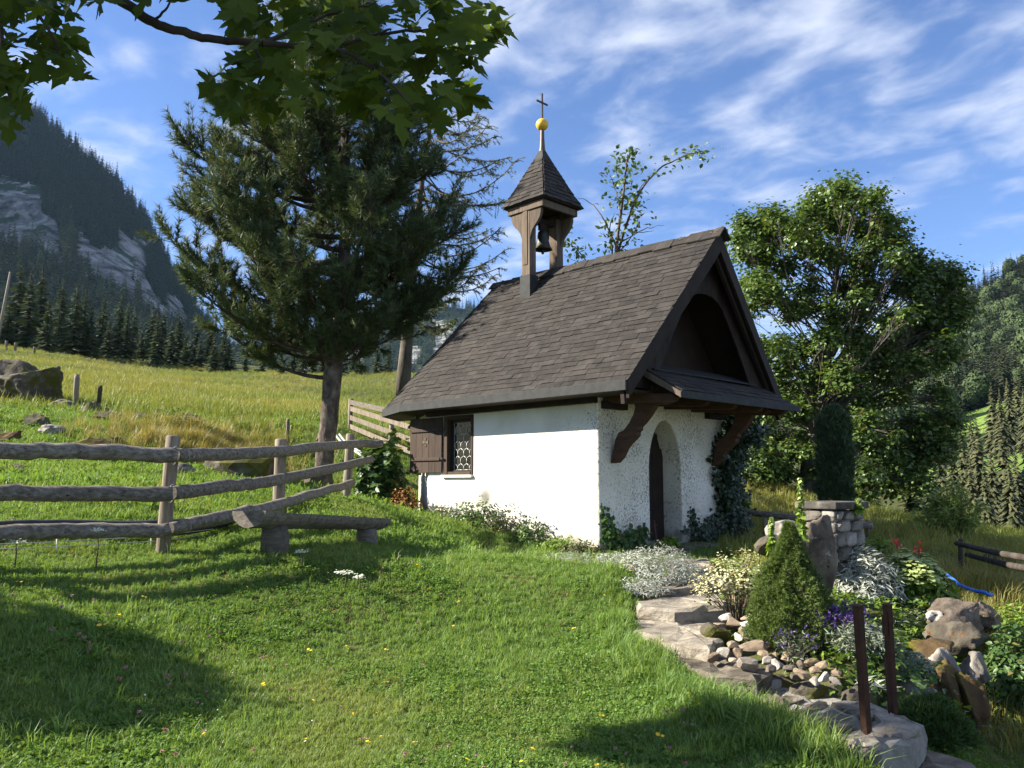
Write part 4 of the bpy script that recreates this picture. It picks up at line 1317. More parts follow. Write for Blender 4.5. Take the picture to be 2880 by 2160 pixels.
def rock_geo(seed, size, sub=3, cuts=9, rough=0.10, flat=0.0, cut=(0.52, 0.85)):
    rr = np.random.default_rng(seed)
    V, Fc = ICO[sub]
    V = V.copy()
    for k in range(cuts):
        n = rr.normal(size=3); n /= np.linalg.norm(n)
        d = rr.uniform(*cut)
        x = V @ n
        V = V - np.clip(x - d, 0, None)[:, None] * n
    V = V * (1 + rough * noise3(V, 1.7, seed))[:, None] * (1 + rough * 0.9 * noise3(V, 4.5, seed + 3))[:, None]
    if flat:
        V[:, 2] = np.where(V[:, 2] > 1 - flat, 1 - flat + (V[:, 2] - 1 + flat) * 0.15, V[:, 2])
    return V * np.asarray(size, float), Fc


def block_geo(seed, size, rough=0.10):
    """rough squared stone"""
    V, Fc = ICO[3]
    V = np.sign(V) * np.abs(V) ** 0.38
    V = V * (1 + rough * noise3(V, 1.4, seed))[:, None] * (1 + rough * 0.7 * noise3(V, 3.8, seed + 3))[:, None]
    rr = np.random.default_rng(seed)
    for k in range(3):
        n = rr.normal(size=3); n /= np.linalg.norm(n)
        V = V - np.clip(V @ n - rr.uniform(0.8, 1.1), 0, None)[:, None] * n
    return V * np.asarray(size, float), Fc


PEB = []
for k in range(9):
    V, Fc = rock_geo(300 + k, (1, random.uniform(0.7, 0.95), random.uniform(0.5, 0.8)), 2, 14, 0.04, cut=(0.36, 0.66))
    PEB.append(np_mesh('stone', V, Fc, MAT['pebble'], False))


def rock(name, label, cat, c, size, seed, mat, sub=4, rotz=0.0, group=None, tilt=(0, 0), cuts=9, rough=0.12):
    V, Fc = rock_geo(seed, size, sub, cuts, rough)
    o = link(name, np_mesh(name, V, Fc, MAT[mat], sub >= 4))
    o.location = tuple(map(float, c)); o.rotation_euler = (tilt[0], tilt[1], rotz)
    return tag(o, label, cat, group)


# boulders and stones of the pasture  (px, base py, Y, w, d, h metres, material)
big = atY(60, 1118, 25)
rock('boulder', 'huge grey boulder with mossy top at the left edge of the pasture', 'boulder', big + (0, 0.6, 0.35), (1.15, 1.0, 0.75), 41, 'moss_rock', 5, 0.4, rough=0.2, cuts=12)
rock('boulder', 'mossy rounded hump joined behind the huge boulder', 'boulder', atY(5, 1110, 25.6) + (0, 0.6, 0.45), (0.85, 0.8, 0.80), 42, 'moss_rock', 4, 1.0, rough=0.2)
for i, (px, py, Y, w, d, h, mt, lb) in enumerate([
        (180, 1118, 24, 0.45, 0.4, 0.16, 'rock', 'low mossy stone just right of the huge boulder'),
        (262, 1132, 23, 0.40, 0.3, 0.18, 'rock', 'pale flat stone right of the leaning pasture stake'),
        (300, 1172, 21, 0.35, 0.3, 0.13, 'moss_rock', 'brown stone halfway down the rocky pasture bank'),
        (90, 1200, 18, 0.28, 0.25, 0.20, 'moss_rock', 'dark squat stone under the huge boulder'),
        (255, 1240, 16, 0.52, 0.4, 0.17, 'orange_rock', 'rusty brown stone showing just above the top fence rail'),
        (315, 1215, 17, 0.24, 0.2, 0.12, 'rock', 'small grey stone behind the rusty brown stone'),
        (140, 1215, 17, 0.22, 0.2, 0.10, 'rock', 'small pale stone left of the rusty brown stone'),
        (402, 1265, 15, 0.20, 0.18, 0.16, 'rock', 'white spotted stone touching the top rail left of the fence post'),
        (525, 1158, 22, 0.38, 0.3, 0.17, 'rock', 'pinkish stone at the upper end of the dry grass'),
        (385, 1158, 22, 0.40, 0.3, 0.15, 'moss_rock', 'dark mossy stone beside the pasture bush'),
        (455, 1212, 18, 0.22, 0.2, 0.12, 'moss_rock', 'small brown stone below the dry grass'),
        (635, 1185, 21, 0.34, 0.25, 0.08, 'rock', 'flat stone ledge left of the pine'),
        (790, 1240, 16, 0.35, 0.3, 0.08, 'rock', 'low flat stone beside the pine trunk'),
        (660, 1262, 13.5, 0.34, 0.3, 0.16, 'rock', 'rounded stone behind the second fence rail'),
        (690, 1335, 12.6, 0.62, 0.5, 0.30, 'moss_rock', 'large mossy stone heap behind the rails between two posts'),
        (505, 1345, 12.0, 0.16, 0.14, 0.09, 'rock', 'small pink stone just right of the near fence post'),
        (880, 1312, 13.5, 0.20, 0.18, 0.20, 'moss_rock', 'brown stone leaning at the pine trunk'),
        (20, 1225, 16, 0.25, 0.2, 0.16, 'orange_rock', 'orange brown stone at the left edge above the rail'),
        (165, 1243, 15.5, 0.09, 0.08, 0.06, 'pebble', 'small white stone above the top rail'),
        (20, 1335, 12, 0.35, 0.3, 0.10, 'rock', 'grey stone between the two upper rails at the left edge')]):
    p = atY(px, py, Y); p[2] = gz1(p[0], p[1] + d * 0.5)
    rock('field_stone', lb, 'stone', p + (0, d * 0.5, h * 0.55), (w * 1.25, d * 1.25, h * (1.5 if w < 0.6 else 1.0)), 60 + i, 'moss_rock' if mt == 'rock' and i % 3 else mt, 3, i * 1.3, 'stones in the pasture', rough=0.22)


def poly_slab(name, pts, z, th, mat, label=None, cat=None, group=None, parent=None, seed=0, bev=0.02):
    """flat stone with ragged outline; pts in picture points on the level z"""
    rr = random.Random(seed)
    P = [onz(px, py, z) for px, py in pts]
    Q = []
    for i in range(len(P)):
        a, b_ = P[i], P[(i + 1) % len(P)]
        n = max(2, int(np.linalg.norm(b_ - a) / 0.12))
        for k in range(n):
            q = a + (b_ - a) * (k / n)
            Q.append(q + np.array([rr.gauss(0, 0.014), rr.gauss(0, 0.014), 0]))
    ctr = sum(Q) / len(Q)
    n = len(Q)
    V = []
    for q in Q: V.append(ctr + (q - ctr) * 1.02 + np.array([rr.gauss(0, 0.012), rr.gauss(0, 0.012), -th]) - ctr)
    for q in Q: V.append(ctr + (q - ctr) * rr.uniform(0.985, 1.035) + np.array([0, 0, -th * 0.5]) - ctr)
    for q in Q: V.append(q + np.array([0, 0, -0.016 + rr.gauss(0, 0.009)]) - ctr)
    for q in Q: V.append(ctr + (q - ctr) * 0.93 + np.array([0, 0, rr.gauss(0, 0.009)]) - ctr)
    for q in Q: V.append(ctr + (q - ctr) * 0.5 + np.array([0, 0, rr.gauss(0, 0.011)]) - ctr)
    V.append(np.array([0, 0, 0.006]))
    mb = MB()
    Fc = []
    for r_ in range(4):
        for k in range(n):
            k2 = (k + 1) % n
            Fc.append((r_ * n + k, r_ * n + k2, (r_ + 1) * n + k2, (r_ + 1) * n + k))
    for k in range(n): Fc.append((4 * n + k, 4 * n + (k + 1) % n, 5 * n))
    # make sure it faces up
    ar = sum(Q[i][0] * Q[(i + 1) % n][1] - Q[(i + 1) % n][0] * Q[i][1] for i in range(n))
    if ar < 0: Fc = [f[::-1] for f in Fc]
    mb.add(V, Fc)
    o = mb.build(name, MAT[mat], parent)
    o.location = tuple(ctr)
    return tag(o, label, cat, group)


SLABS = []
STEP = [([(1880, 1572), (1990, 1568), (2010, 1598), (1895, 1606)], -0.68, 0.16, 'grey step stone directly below the chapel threshold'),
        ([(1860, 1616), (2020, 1610), (2050, 1646), (1850, 1656)], -0.75, 0.16, 'grey step stone half hidden between silver plant and cream shrub'),
        ([(1775, 1690), (1830, 1660), (1960, 1656), (2045, 1672), (2030, 1708), (1900, 1716), (1795, 1708)], -0.83, 0.17, 'wide flat step stone with layered dark edge, third below the door'),
        ([(1768, 1748), (1850, 1720), (1990, 1730), (2040, 1790), (1990, 1822), (1860, 1800), (1785, 1778)], -0.93, 0.18, 'cracked wide step stone left of the garden stones, fourth below the door'),
        ([(1835, 1812), (1960, 1812), (2090, 1842), (2172, 1888), (2125, 1910), (2000, 1900), (1900, 1860)], -1.02, 0.17, 'pale tilted step stone above the flagstone landing')]
for i, (pts, z, th, lb) in enumerate(STEP):
    poly_slab('step_stone', pts, z, th, 'slab', lb, 'step', 'stone steps to the chapel', seed=i + 3)
    SLABS.append([onz(px, py, z)[:2] for px, py in pts])
# flagstone landing: a mortar bed with set stones
LAND = [(2030, 1940), (2180, 1925), (2330, 1955), (2450, 1975), (2590, 2030), (2560, 2085), (2480, 2110), (2350, 2090), (2200, 2020)]
landing = poly_slab('landing', LAND, -1.125, 0.16, 'mortar', 'flagstone landing set in pale mortar at the foot of the steps', 'landing', seed=20)
SLABS.append([onz(px, py, -1.125)[:2] for px, py in LAND])
off = np.array(landing.location)
for i, pts in enumerate([[(2070, 1958), (2128, 1945), (2152, 1968), (2135, 1982), (2082, 1980)], [(2150, 1950), (2205, 1940), (2262, 1972), (2212, 1986), (2165, 1975)], [(2118, 1992), (2160, 1982), (2218, 1994), (2232, 2014), (2180, 2014)],
                         [(2228, 1988), (2312, 1964), (2335, 1984), (2262, 2010), (2236, 2006)], [(2245, 2020), (2335, 1992), (2395, 2008), (2420, 2045), (2330, 2052), (2275, 2040)],
                         [(2345, 1982), (2425, 1978), (2470, 2000), (2440, 2040), (2405, 2002)], [(2478, 2000), (2575, 2034), (2545, 2072), (2452, 2046)], [(2335, 2060), (2445, 2054), (2482, 2090), (2440, 2100), (2360, 2084)]]):
    o = poly_slab('flagstone', pts, -1.107, 0.05, 'slab', parent=None, seed=30 + i)
    o.parent = landing; o.location = tuple(np.array(o.location) - off)
lower = poly_slab('paving_slab', [(2500, 2118), (2600, 2108), (2740, 2150), (2760, 2190), (2560, 2190)], -1.30, 0.15, 'slab', 'bare slab at the bottom right below the landing', 'slab', seed=44)

# rounded garden stones heaped between steps and planting
stones = [(2040, 1740, 30), (2062, 1752, 36), (2105, 1745, 34), (2132, 1760, 30), (2150, 1748, 26), (2090, 1775, 30), (2075, 1790, 28), (2118, 1790, 34), (2060, 1815, 34), (2042, 1838, 42), (2078, 1832, 32), (2108, 1820, 44), (2140, 1800, 36),
          (2062, 1858, 34), (2148, 1838, 30), (2165, 1822, 26), (2112, 1865, 48), (2160, 1862, 30), (2180, 1848, 26), (2190, 1870, 34), (2215, 1850, 32), (2238, 1848, 30), (2222, 1878, 30), (2255, 1870, 32), (2275, 1862, 26), (2262, 1896, 30),
          (2290, 1888, 32), (2310, 1872, 24), (2315, 1905, 30), (2342, 1892, 28), (2350, 1918, 24), (2205, 1830, 24), (2125, 1730, 26), (2022, 1762, 28), (1998, 1848, 30), (2170, 1885, 30), (2240, 1905, 26), (2290, 1915, 24)]
ROWS = [('top row', 1770), ('second row', 1815), ('third row', 1845), ('fourth row', 1880), ('lowest row', 9999)]
row_of = lambda py: next(n_ for n_, lim in ROWS if py < lim)
place = {}
for nm_, _ in ROWS:
    for q, s_ in enumerate(sorted([s_ for s_ in stones if row_of(s_[1]) == nm_])):
        place[s_] = (nm_, q)
for i, (px, py, sz) in enumerate(stones):
    z = float(np.interp(py, [1730, 1790, 1850, 1915], [-0.86, -0.91, -0.965, -1.02])) + random.uniform(-0.01, 0.015)
    c = onz(px, py, z)
    s = sz / F * c[1] * random.uniform(0.95, 1.15)
    o = link('stone', PEB[i % len(PEB)])
    o.location = tuple(c); o.scale = (s * random.uniform(1, 1.25), s * random.uniform(0.85, 1.1), s * random.uniform(0.7, 1.0)); o.rotation_euler = (random.uniform(-0.4, 0.4), random.uniform(-0.4, 0.4), random.uniform(0, 6.3))
    nm_, q = place[(px, py, sz)]
    tag(o, 'garden stone heaped between steps and dwarf conifer, %s from the steps in the %s' % (ORD[q], nm_), 'stone', 'garden stones beside the steps')
wsx = link('stone', PEB[2]); wsx.location = tuple(onz(2098, 1756, -0.84)); wsx.scale = (0.075, 0.06, 0.06)
wsx.data = wsx.data.copy(); wsx.data.materials[0] = MAT['white_paint']
tag(wsx, 'brightest white stone at the top of the garden stone heap', 'stone')
rock('stone', 'round dark brown mossy stone beside the fourth step', 'stone', onz(2010, 1778, -0.90), (0.115, 0.10, 0.085), 205, 'moss_rock', 3)
rock('stone', 'pale orange stone under the cream shrub', 'stone', onz(2062, 1690, -0.86), (0.09, 0.07, 0.07), 206, 'pebble', 3)
# mossy bank under the stones
for i, (px, py, w) in enumerate([(2210, 1925, 0.20), (2290, 1948, 0.20), (2370, 1950, 0.17), (2150, 1918, 0.14), (2430, 1962, 0.14)]):
    rock('bank_rock', ['dark mossy rock of the bank below the garden stones, second from the steps', 'dark mossy rock in the middle of the bank below the garden stones', 'dark mossy rock of the bank beside the near rusty post', 'dark mossy rock of the bank next to the steps', 'dark mossy rock of the bank between the two rusty posts'][i],
         'rock', onz(px, py, -1.10) + (0, 0.06, -0.03), (w * 0.75, 0.11, 0.08), 220 + i, 'moss_rock', 3, 0.3 * i, 'rocks of the garden bank', rough=0.25)
rock('stone', 'dark flat stone lying below the pale tilted step', 'stone', onz(2160, 1925, -1.10), (0.13, 0.07, 0.06), 230, 'rock', 3, 0.4)

# standing stone and the stone pillar with its slab
c = onz(2300, 1690, -0.86)
rock('standing_stone', 'tall brown lichen spotted standing stone behind the dwarf conifer', 'rock', c + (0, 0.12, 0.30), (0.25, 0.18, 0.60), 251, 'brown_rock', 5, 0.2, rough=0.12, cuts=8, tilt=(0, 0.08))
pc = atY(2345, 1560, 8.9)
pil = thing('stone_pillar', 'grey rubble stone pillar with a flat slab on top', 'pillar', (pc[0], pc[1], pc[2] - 0.15), 0.62)
core = MB().box((-0.215, -0.175, -0.3), (0.215, 0.175, 0.60)).build('core', MAT['mortar'], pil)
rp = random.Random(5)
for face in range(4):
    z = -0.05
    row = 0
    while z < 0.60:
        h = rp.uniform(0.10, 0.17)
        h = min(h, 0.62 - z)
        span = 0.47 if face % 2 == 0 else 0.40
        x = -span / 2
        while x < span / 2 - 0.02:
            w = min(rp.uniform(0.13, 0.26), span / 2 - x)
            V, Fc = block_geo(rp.randrange(9999), (w * 0.5, 0.05, h * 0.5))
            o = link('stone', np_mesh('stone', V, Fc, MAT['rock'], False), pil)
            cx, cz = x + w / 2, z + h / 2
            o.location = {0: (cx, -0.180, cz), 1: (0.220, cx, cz), 2: (cx, 0.180, cz), 3: (-0.220, cx, cz)}[face]
            o.rotation_euler = (0, 0, {0: 0, 1: math.pi / 2, 2: math.pi, 3: -math.pi / 2}[face])
            x += w + 0.008
        z += h + 0.008
        row += 1
V = []
capm = MB().prism([(-0.30, -0.25, 0.63), (-0.10, -0.27, 0.63), (0.15, -0.26, 0.63), (0.31, -0.24, 0.63), (0.32, 0.05, 0.63), (0.30, 0.25, 0.63), (0.0, 0.265, 0.63), (-0.30, 0.24, 0.63)], (0, 0, 0.075)).build('cap_slab', MAT['dark_slab'], pil, bevel=0.012)
rock('boulder', 'dark grey rock at the left foot of the stone pillar', 'rock', atY(2215, 1500, 8.6), (0.22, 0.2, 0.14), 255, 'rock', 3)
rock('boulder', 'low grey green rock left of the standing stone', 'rock', atY(2185, 1535, 7.9), (0.22, 0.18, 0.11), 256, 'moss_rock', 3)
# big rocks at the right end of the rockery
for i, (px, py, z, s, mt, lb) in enumerate([
        (2690, 1735, -0.98, (0.26, 0.21, 0.18), 'brown_rock', 'large rounded brown boulder on top of the right rockery'),
        (2765, 1740, -1.02, (0.20, 0.17, 0.15), 'brown_rock', 'pale rounded boulder right of the large brown one'),
        (2635, 1735, -0.97, (0.08, 0.08, 0.05), 'pebble', 'small pale pink stone left of the large brown boulder'),
        (2700, 1800, -1.12, (0.22, 0.18, 0.15), 'moss_rock', 'layered reddish rock under the large brown boulder'),
        (2655, 1875, -1.15, (0.115, 0.10, 0.10), 'rock', 'white cracked rock above the mossy runnels'),
        (2745, 1890, -1.22, (0.13, 0.11, 0.12), 'rock', 'grey rock between the mossy runnels and the hedge'),
        (2600, 1885, -1.15, (0.10, 0.10, 0.06), 'moss_rock', 'dark rock left of the white cracked rock'),
        (2560, 1945, -1.16, (0.17, 0.12, 0.08), 'rock', 'grey weathered rock behind the far rusty post'),
        (2488, 1938, -1.12, (0.055, 0.05, 0.085), 'pebble', 'white upright stone at the foot of the far rusty post'),
        (2660, 1955, -1.32, (0.13, 0.17, 0.20), 'orange_rock', 'mossy yellow green runnel rock under the white rock'),
        (2735, 1985, -1.38, (0.13, 0.16, 0.22), 'orange_rock', 'rusty orange runnel rock beside the hedge'),
        (2620, 1830, -1.08, (0.20, 0.15, 0.07), 'orange_rock', 'flat yellow moss cushion rock above the white rock'),
        (2660, 2145, -1.50, (0.06, 0.045, 0.03), 'pebble', 'pale loose stone on the gravel at the bottom right')]):
    rock('boulder', lb, 'rock', onz(px, py, z), tuple(1.15 * q for q in s), 270 + i, mt, 4, i * 0.9, rough=0.30, cuts=13)
rock('boulder', 'dark boulder lying behind the long grass under the right rails', 'rock', atY(2800, 1585, 13.5), (0.30, 0.25, 0.20), 290, 'moss_rock', 4)

# rusty square steel posts by the landing
for (px, by, z, top, tilt, lb) in [(2437, 2060, -1.10, 1725, 0.055, 'rusty brown square post standing nearest on the landing'), (2512, 1998, -1.13, 1718, 0.03, 'rusty brown square post standing behind the nearest one')]:
    b0_ = onz(px, by, z)
    h = (by - top) / F * b0_[1] * 1.0
    t = thing('rusty_post', lb, 'post', b0_, 0.5, 'rusty posts at the landing')
    t.rotation_euler = (0.02, -tilt, 0.5)
    wdt = 0.019
    MB().box((-wdt, -wdt, -0.15), (wdt, wdt, h)).build('shaft', MAT['rust'], t, bevel=0.003)
    MB().box((-wdt - 0.004, -wdt - 0.004, h), (wdt + 0.004, wdt + 0.004, h + 0.006)).build('cap', MAT['rust'], t)
    if 'behind' in lb:
        MB().box((-wdt - 0.022, -0.012, h - 0.16), (-wdt - 0.001, 0.012, h - 0.05)).build('bracket', MAT['rust'], t)
t = thing('garden_stake', 'thin rusty rod leaning at the foot of the far rusty post', 'stake', onz(2502, 2010, -1.12))
MB().tube([(0, 0, -0.05), (-0.01, 0, 0.3)], 0.006, 6).build('rod', MAT['rust'], t)
MB().tube([(-0.01, 0, 0.3), (-0.03, 0, 0.32)], 0.006, 6).build('hook', MAT['rust'], t)

# ------------------------------------------------------------------ log fence
def log_path(pts, n, wob, seed):
    """smooth polyline through points"""
    P = [np.array(p, float) for p in pts]
    rr = random.Random(seed)
    Q = []
    for i in range(len(P) - 1):
        a0_ = P[max(i - 1, 0)]; a_ = P[i]; b_ = P[i + 1]; b1_ = P[min(i + 2, len(P) - 1)]
        for k in range(n):
            t_ = k / n
            Q.append(0.5 * ((2 * a_) + (-a0_ + b_) * t_ + (2 * a0_ - 5 * a_ + 4 * b_ - b1_) * t_ ** 2 + (-a0_ + 3 * a_ - 3 * b_ + b1_) * t_ ** 3))
    Q.append(P[-1])
    return [q + np.array([0, rr.gauss(0, wob), rr.gauss(0, wob)]) for q in Q]


fA = atY(450, 1568, 7.5)
fence = thing('log_fence', 'weathered grey log fence with three rails running from the left to the pine', 'fence', (fA[0], fA[1], fA[2]))
FO = np.array(fence.location)


def fpart(name, mb, mat):
    o = mb.build(name, MAT[mat], fence)
    return o


def sub_fo(P):
    return [p - FO for p in P]


posts = [((452, 1575), (487, 1228), 7.62, 0.062), ((781, 1480), (790, 1237), 9.35, 0.066), ((972, 1420), (986, 1222), 12.62, 0.068), ((-420, 1640), (-400, 1200), 6.4, 0.06)]
for i, (bp_, tp_, Y, r_) in enumerate(posts):
    a = atY(*bp_, Y); b_ = atY(*tp_, Y)
    a[2] -= 0.25
    P = [a + (b_ - a) * k / 7 for k in range(8)] + [b_ + (b_ - a) * 0.008]
    fpart('post', MB().tube(sub_fo(P), [r_ * 1.05] + [r_] * 6 + [r_ * 0.97, r_ * 0.80], 12, True, 0.05, i), 'grey_post')
rails = [([(-420, 1256, 6.25), (0, 1266, 6.75), (250, 1270, 7.1), (500, 1281, 7.42)], 0.070, 0.066),
         ([(-420, 1388, 6.25), (0, 1388, 6.75), (250, 1389, 7.1), (486, 1389, 7.42)], 0.067, 0.066),
         ([(-420, 1500, 6.25), (0, 1496, 6.75), (250, 1493, 7.1), (480, 1489, 7.42)], 0.067, 0.062),
         ([(492, 1281, 7.5), (640, 1276, 8.2), (789, 1268, 9.15), (993, 1249, 12.35), (1072, 1246, 12.9)], 0.062, 0.062),
         ([(484, 1387, 7.5), (640, 1367, 8.2), (781, 1349, 9.15), (1015, 1299, 12.4), (1045, 1292, 12.9)], 0.064, 0.058),
         ([(478, 1484, 7.5), (660, 1446, 8.3), (792, 1417, 9.15), (990, 1358, 12.4)], 0.060, 0.056)]
for i, (pts, r0, r1) in enumerate(rails):
    P = log_path([atY(*p) for p in pts], 7, 0.005, i)
    n = len(P)
    rad = [(r0 + (r1 - r0) * k / (n - 1)) * (1 + 0.04 * math.sin(k * 1.7 + i)) for k in range(n)]
    rad[0] *= 0.93; rad[-1] *= 0.93
    fpart('rail', MB().tube(sub_fo(P), rad, 14, True, 0.05, i + 40), 'grey_log')
for (px, py, Y) in [(491, 1281, 7.45), (482, 1388, 7.45)]:
    c = atY(px, py, Y) - FO
    ring = [c + np.array([0.01 * math.sin(a), 0.075 * math.cos(a), 0.082 * math.sin(a)]) for a in np.linspace(0, 6.28, 13)]
    fpart('binding_wire', MB().tube(ring, 0.004, 5, False), 'wire')

# bench: split log on two stumps
bn = atY(750, 1560, 7.6)
bench = thing('log_bench', 'rustic bench made of a split log on two stumps in front of the fence', 'bench', bn)
BO = np.array(bench.location)
e0, e1 = atY(700, 1437, 7.35), atY(1068, 1459, 9.3)
ax_ = (e1 - e0) / np.linalg.norm(e1 - e0)
sd_ = np.cross(ax_, (0, 0, 1)); sd_ /= np.linalg.norm(sd_); upv_ = np.cross(sd_, ax_)
V, nseg, npr = [], 16, 13
rb = random.Random(3)
for i in range(nseg + 1):
    f_ = i / nseg
    c_ = e0 + (e1 - e0) * f_ - BO
    r_ = (0.185 - 0.035 * f_) * (1 + rb.gauss(0, 0.015))
    for k in range(npr):
        an = math.pi * k / (npr - 1)
        V.append(c_ + sd_ * (r_ * math.cos(an)) - upv_ * (r_ * 0.80 * math.sin(an)) + upv_ * (rb.gauss(0, 0.004)))
mb = MB()
Fc = []
for i in range(nseg):
    for k in range(npr):
        k2 = (k + 1) % npr
        Fc.append((i * npr + k2, i * npr + k, (i + 1) * npr + k, (i + 1) * npr + k2))
mb.add(V, Fc, False)
mb.f.append(tuple(range(npr))); mb.smooth.append(False)
mb.f.append(tuple(nseg * npr + k for k in range(npr))[::-1]); mb.smooth.append(False)
mb.build('seat', MAT['bench_wood'], bench)
for f_, wl in ((0.17, 0.125), (0.88, 0.115)):
    c_ = e0 + (e1 - e0) * f_
    zg = gz1(c_[0], c_[1])
    P = [np.array([c_[0], c_[1], zg - 0.15]), np.array([c_[0], c_[1], (zg + c_[2]) / 2 - 0.03]), np.array([c_[0], c_[1], c_[2] - 0.11])]
    MB().tube([p - BO for p in P], [wl * 1.1, wl, wl * 0.9], 12, True, 0.05, int(f_ * 100)).build('leg', MAT['bench_wood'], bench)

# board fence up behind the pine
bf = atY(985, 1222, 24)
bfence = thing('board_fence', 'pale grey board fence climbing the slope behind the pine', 'fence', bf)
BFO = np.array(bfence.location)
for (bp_, tp_, Y) in [((984, 1225), (987, 1122), 24.0), ((1098, 1250), (1103, 1178), 22.5), ((1180, 1300), (1186, 1195), 21.5)]:
    a, b_ = atY(*bp_, Y), atY(*tp_, Y)
    a[2] -= 0.15
    MB().tube([p - BFO for p in (a, (a + b_) / 2, b_)], 0.07, 10, True, 0.04).build('post', MAT['grey_post'], bfence)
for i, (p0, p1) in enumerate([((985, 1131), (1165, 1172)), ((985, 1149), (1165, 1205)), ((984, 1174), (1165, 1240)), ((984, 1199), (1165, 1275))]):
    a, b_ = atY(*p0, 23.9) - BFO, atY(*p1, 21.4) - BFO
    MB().prism([a + (0, 0, 0.07), b_ + (0, 0, 0.07), b_ - (0, 0, 0.07), a - (0, 0, 0.07)], (0, 0.025, 0)).build('rail', MAT['grey_log' if i == 0 else 'grey_post'], bfence)

# fence on the right of the chapel: thin posts with a dark top rail
rf = atY(2098, 1480, 14.6)
rfence = thing('pasture_fence', 'low dark rail fence crossing behind the stone pillar', 'fence', rf)
RFO = np.array(rfence.location)
for (px, by, ty, Y) in [(2098, 1490, 1432, 14.4), (2151, 1492, 1448, 14.2), (2440, 1500, 1462, 13.4), (2020, 1485, 1428, 14.8)]:
    a, b_ = atY(px, by, Y), atY(px, ty, Y)
    a[2] -= 0.1
    MB().tube([p - RFO for p in (a, b_)], 0.032, 8).build('post', MAT['grey_post'], rfence)
a, b_ = atY(2000, 1430, 14.75) - RFO, atY(2455, 1480, 13.2) - RFO
MB().tube([a, a * 0.5 + b_ * 0.5, b_], 0.05, 8, True, 0.04).build('rail', MAT['grey_log'], rfence)
# long poles fence at far right
pf = atY(2690, 1560, 12)
pfence = thing('pole_fence', 'two dark poles of a fence sloping down at the right edge', 'fence', pf)
PFO = np.array(pfence.location)
for (p0, p1) in [((2690, 1528, 12.5), (2960, 1582, 9.5)), ((2720, 1560, 12.3), (2960, 1612, 9.6))]:
    MB().tube([atY(*p0) - PFO, (atY(*p0) + atY(*p1)) / 2 - PFO + np.array([0, 0, -0.02]), atY(*p1) - PFO], [0.035, 0.04, 0.045], 10, True, 0.04).build('pole', MAT['dark_bark'], pfence)
for px, by, ty, Y in ((2702, 1600, 1515, 12.5), (2930, 1680, 1560, 9.8)):
    a, b_ = atY(px, by, Y), atY(px, ty, Y)
    MB().tube([a - PFO, b_ - PFO], 0.035, 8).build('post', MAT['dark_bark'], pfence)

# stakes and poles
for i, (p0, p1, Y, r_, lb, mt) in enumerate([((214, 1104), (217, 1053), 24, 0.075, 'pale wooden stake leaning beside the huge boulder', 'grey_post'), ((277, 1110), (283, 1084), 24, 0.06, 'short dark stake right of the pale leaning stake', 'dark_bark'),
                                        ((809, 1198), (810, 1178), 21, 0.045, 'tiny grey stake in the meadow left of the pine', 'grey_post'), ((18, 972), (18, 958), 85, 0.12, 'tiny stake on the meadow crest, leftmost of three', 'grey_post'), ((44, 978), (44, 964), 85, 0.12, 'tiny stake on the meadow crest, second of three', 'grey_post'),
                                        ((97, 988), (97, 975), 84, 0.12, 'tiny stake on the meadow crest, third of three', 'grey_post')]):
    a, b_ = atY(*p0, Y), atY(*p1, Y)
    a[2] = min(a[2], gz1(a[0], a[1])) - 0.15
    o = MB().tube([np.zeros(3), (b_ - a) * 0.9, b_ - a], [r_, r_, r_ * 0.8], 9, True, 0.04).build('stake', MAT[mt], None)
    o.location = tuple(a); tag(o, lb, 'stake', 'stakes in the meadow')
a, b_ = atY(-12, 985, 80), atY(29, 765, 80)
o = MB().tube([np.zeros(3), (b_ - a) * 0.5, b_ - a], [0.15, 0.13, 0.10], 10).build('utility_pole', MAT['grey_post'], None)
o.location = tuple(a); tag(o, 'tall thin leaning pole at the left edge before the treeline', 'pole')

# black water pipes and wire behind the fence
def ground_tube(pts, lift, r_, mat, name, label, cat, group=None, n=6, seed=0):
    P = log_path([atY(*p) for p in pts], n, 0.004, seed)
    P = [np.array([p[0], p[1], max(p[2], gz1(p[0], p[1]) + lift)]) for p in P]
    o_ = P[0]
    o = MB().tube([p - o_ for p in P], r_, 8).build(name, MAT[mat], None)
    o.location = tuple(o_)
    return tag(o, label, cat, group)


ground_tube([(-200, 1570, 6.9), (0, 1548, 7.4), (250, 1528, 7.8), (480, 1510, 8.0), (620, 1490, 8.4), (760, 1445, 9.6), (880, 1400, 12.0)], 0.09, 0.040, 'pipe', 'water_pipe', 'thick black pipe lying along the foot of the log fence', 'pipe', seed=1)
ground_tube([(-200, 1560, 7.1), (0, 1536, 7.6), (250, 1520, 8.0), (480, 1502, 8.25), (640, 1476, 8.7), (770, 1436, 9.9)], 0.11, 0.028, 'pipe', 'water_pipe', 'thinner black pipe lying just behind the thick pipe', 'pipe', seed=2)
ground_tube([(945, 1225, 22.5), (962, 1245, 21), (1000, 1270, 20), (1050, 1300, 19)], 0.06, 0.03, 'wire', 'water_pipe', 'pale pipe pair curving down behind the pine, left one', 'pipe', seed=3)
ground_tube([(955, 1222, 22.5), (975, 1245, 21), (1012, 1270, 20), (1060, 1298, 19)], 0.06, 0.03, 'wire', 'water_pipe', 'pale pipe pair curving down behind the pine, right one', 'pipe', seed=4)
wf_ = thing('wire_fence', 'thin electric fence wire with small stakes in front of the black pipes', 'fence', atY(0, 1560, 7.0))
WO = np.array(wf_.location)
for dz in (0, 14):
    MB().tube([atY(*p) - WO for p in [(-200, 1545 + dz, 6.9), (0, 1530 + dz, 7.1), (160, 1524 + dz, 7.3), (440, 1508 + dz, 7.8), (600, 1488 + dz, 8.2)]], 0.004, 5).build('wire', MAT['wire'], wf_)
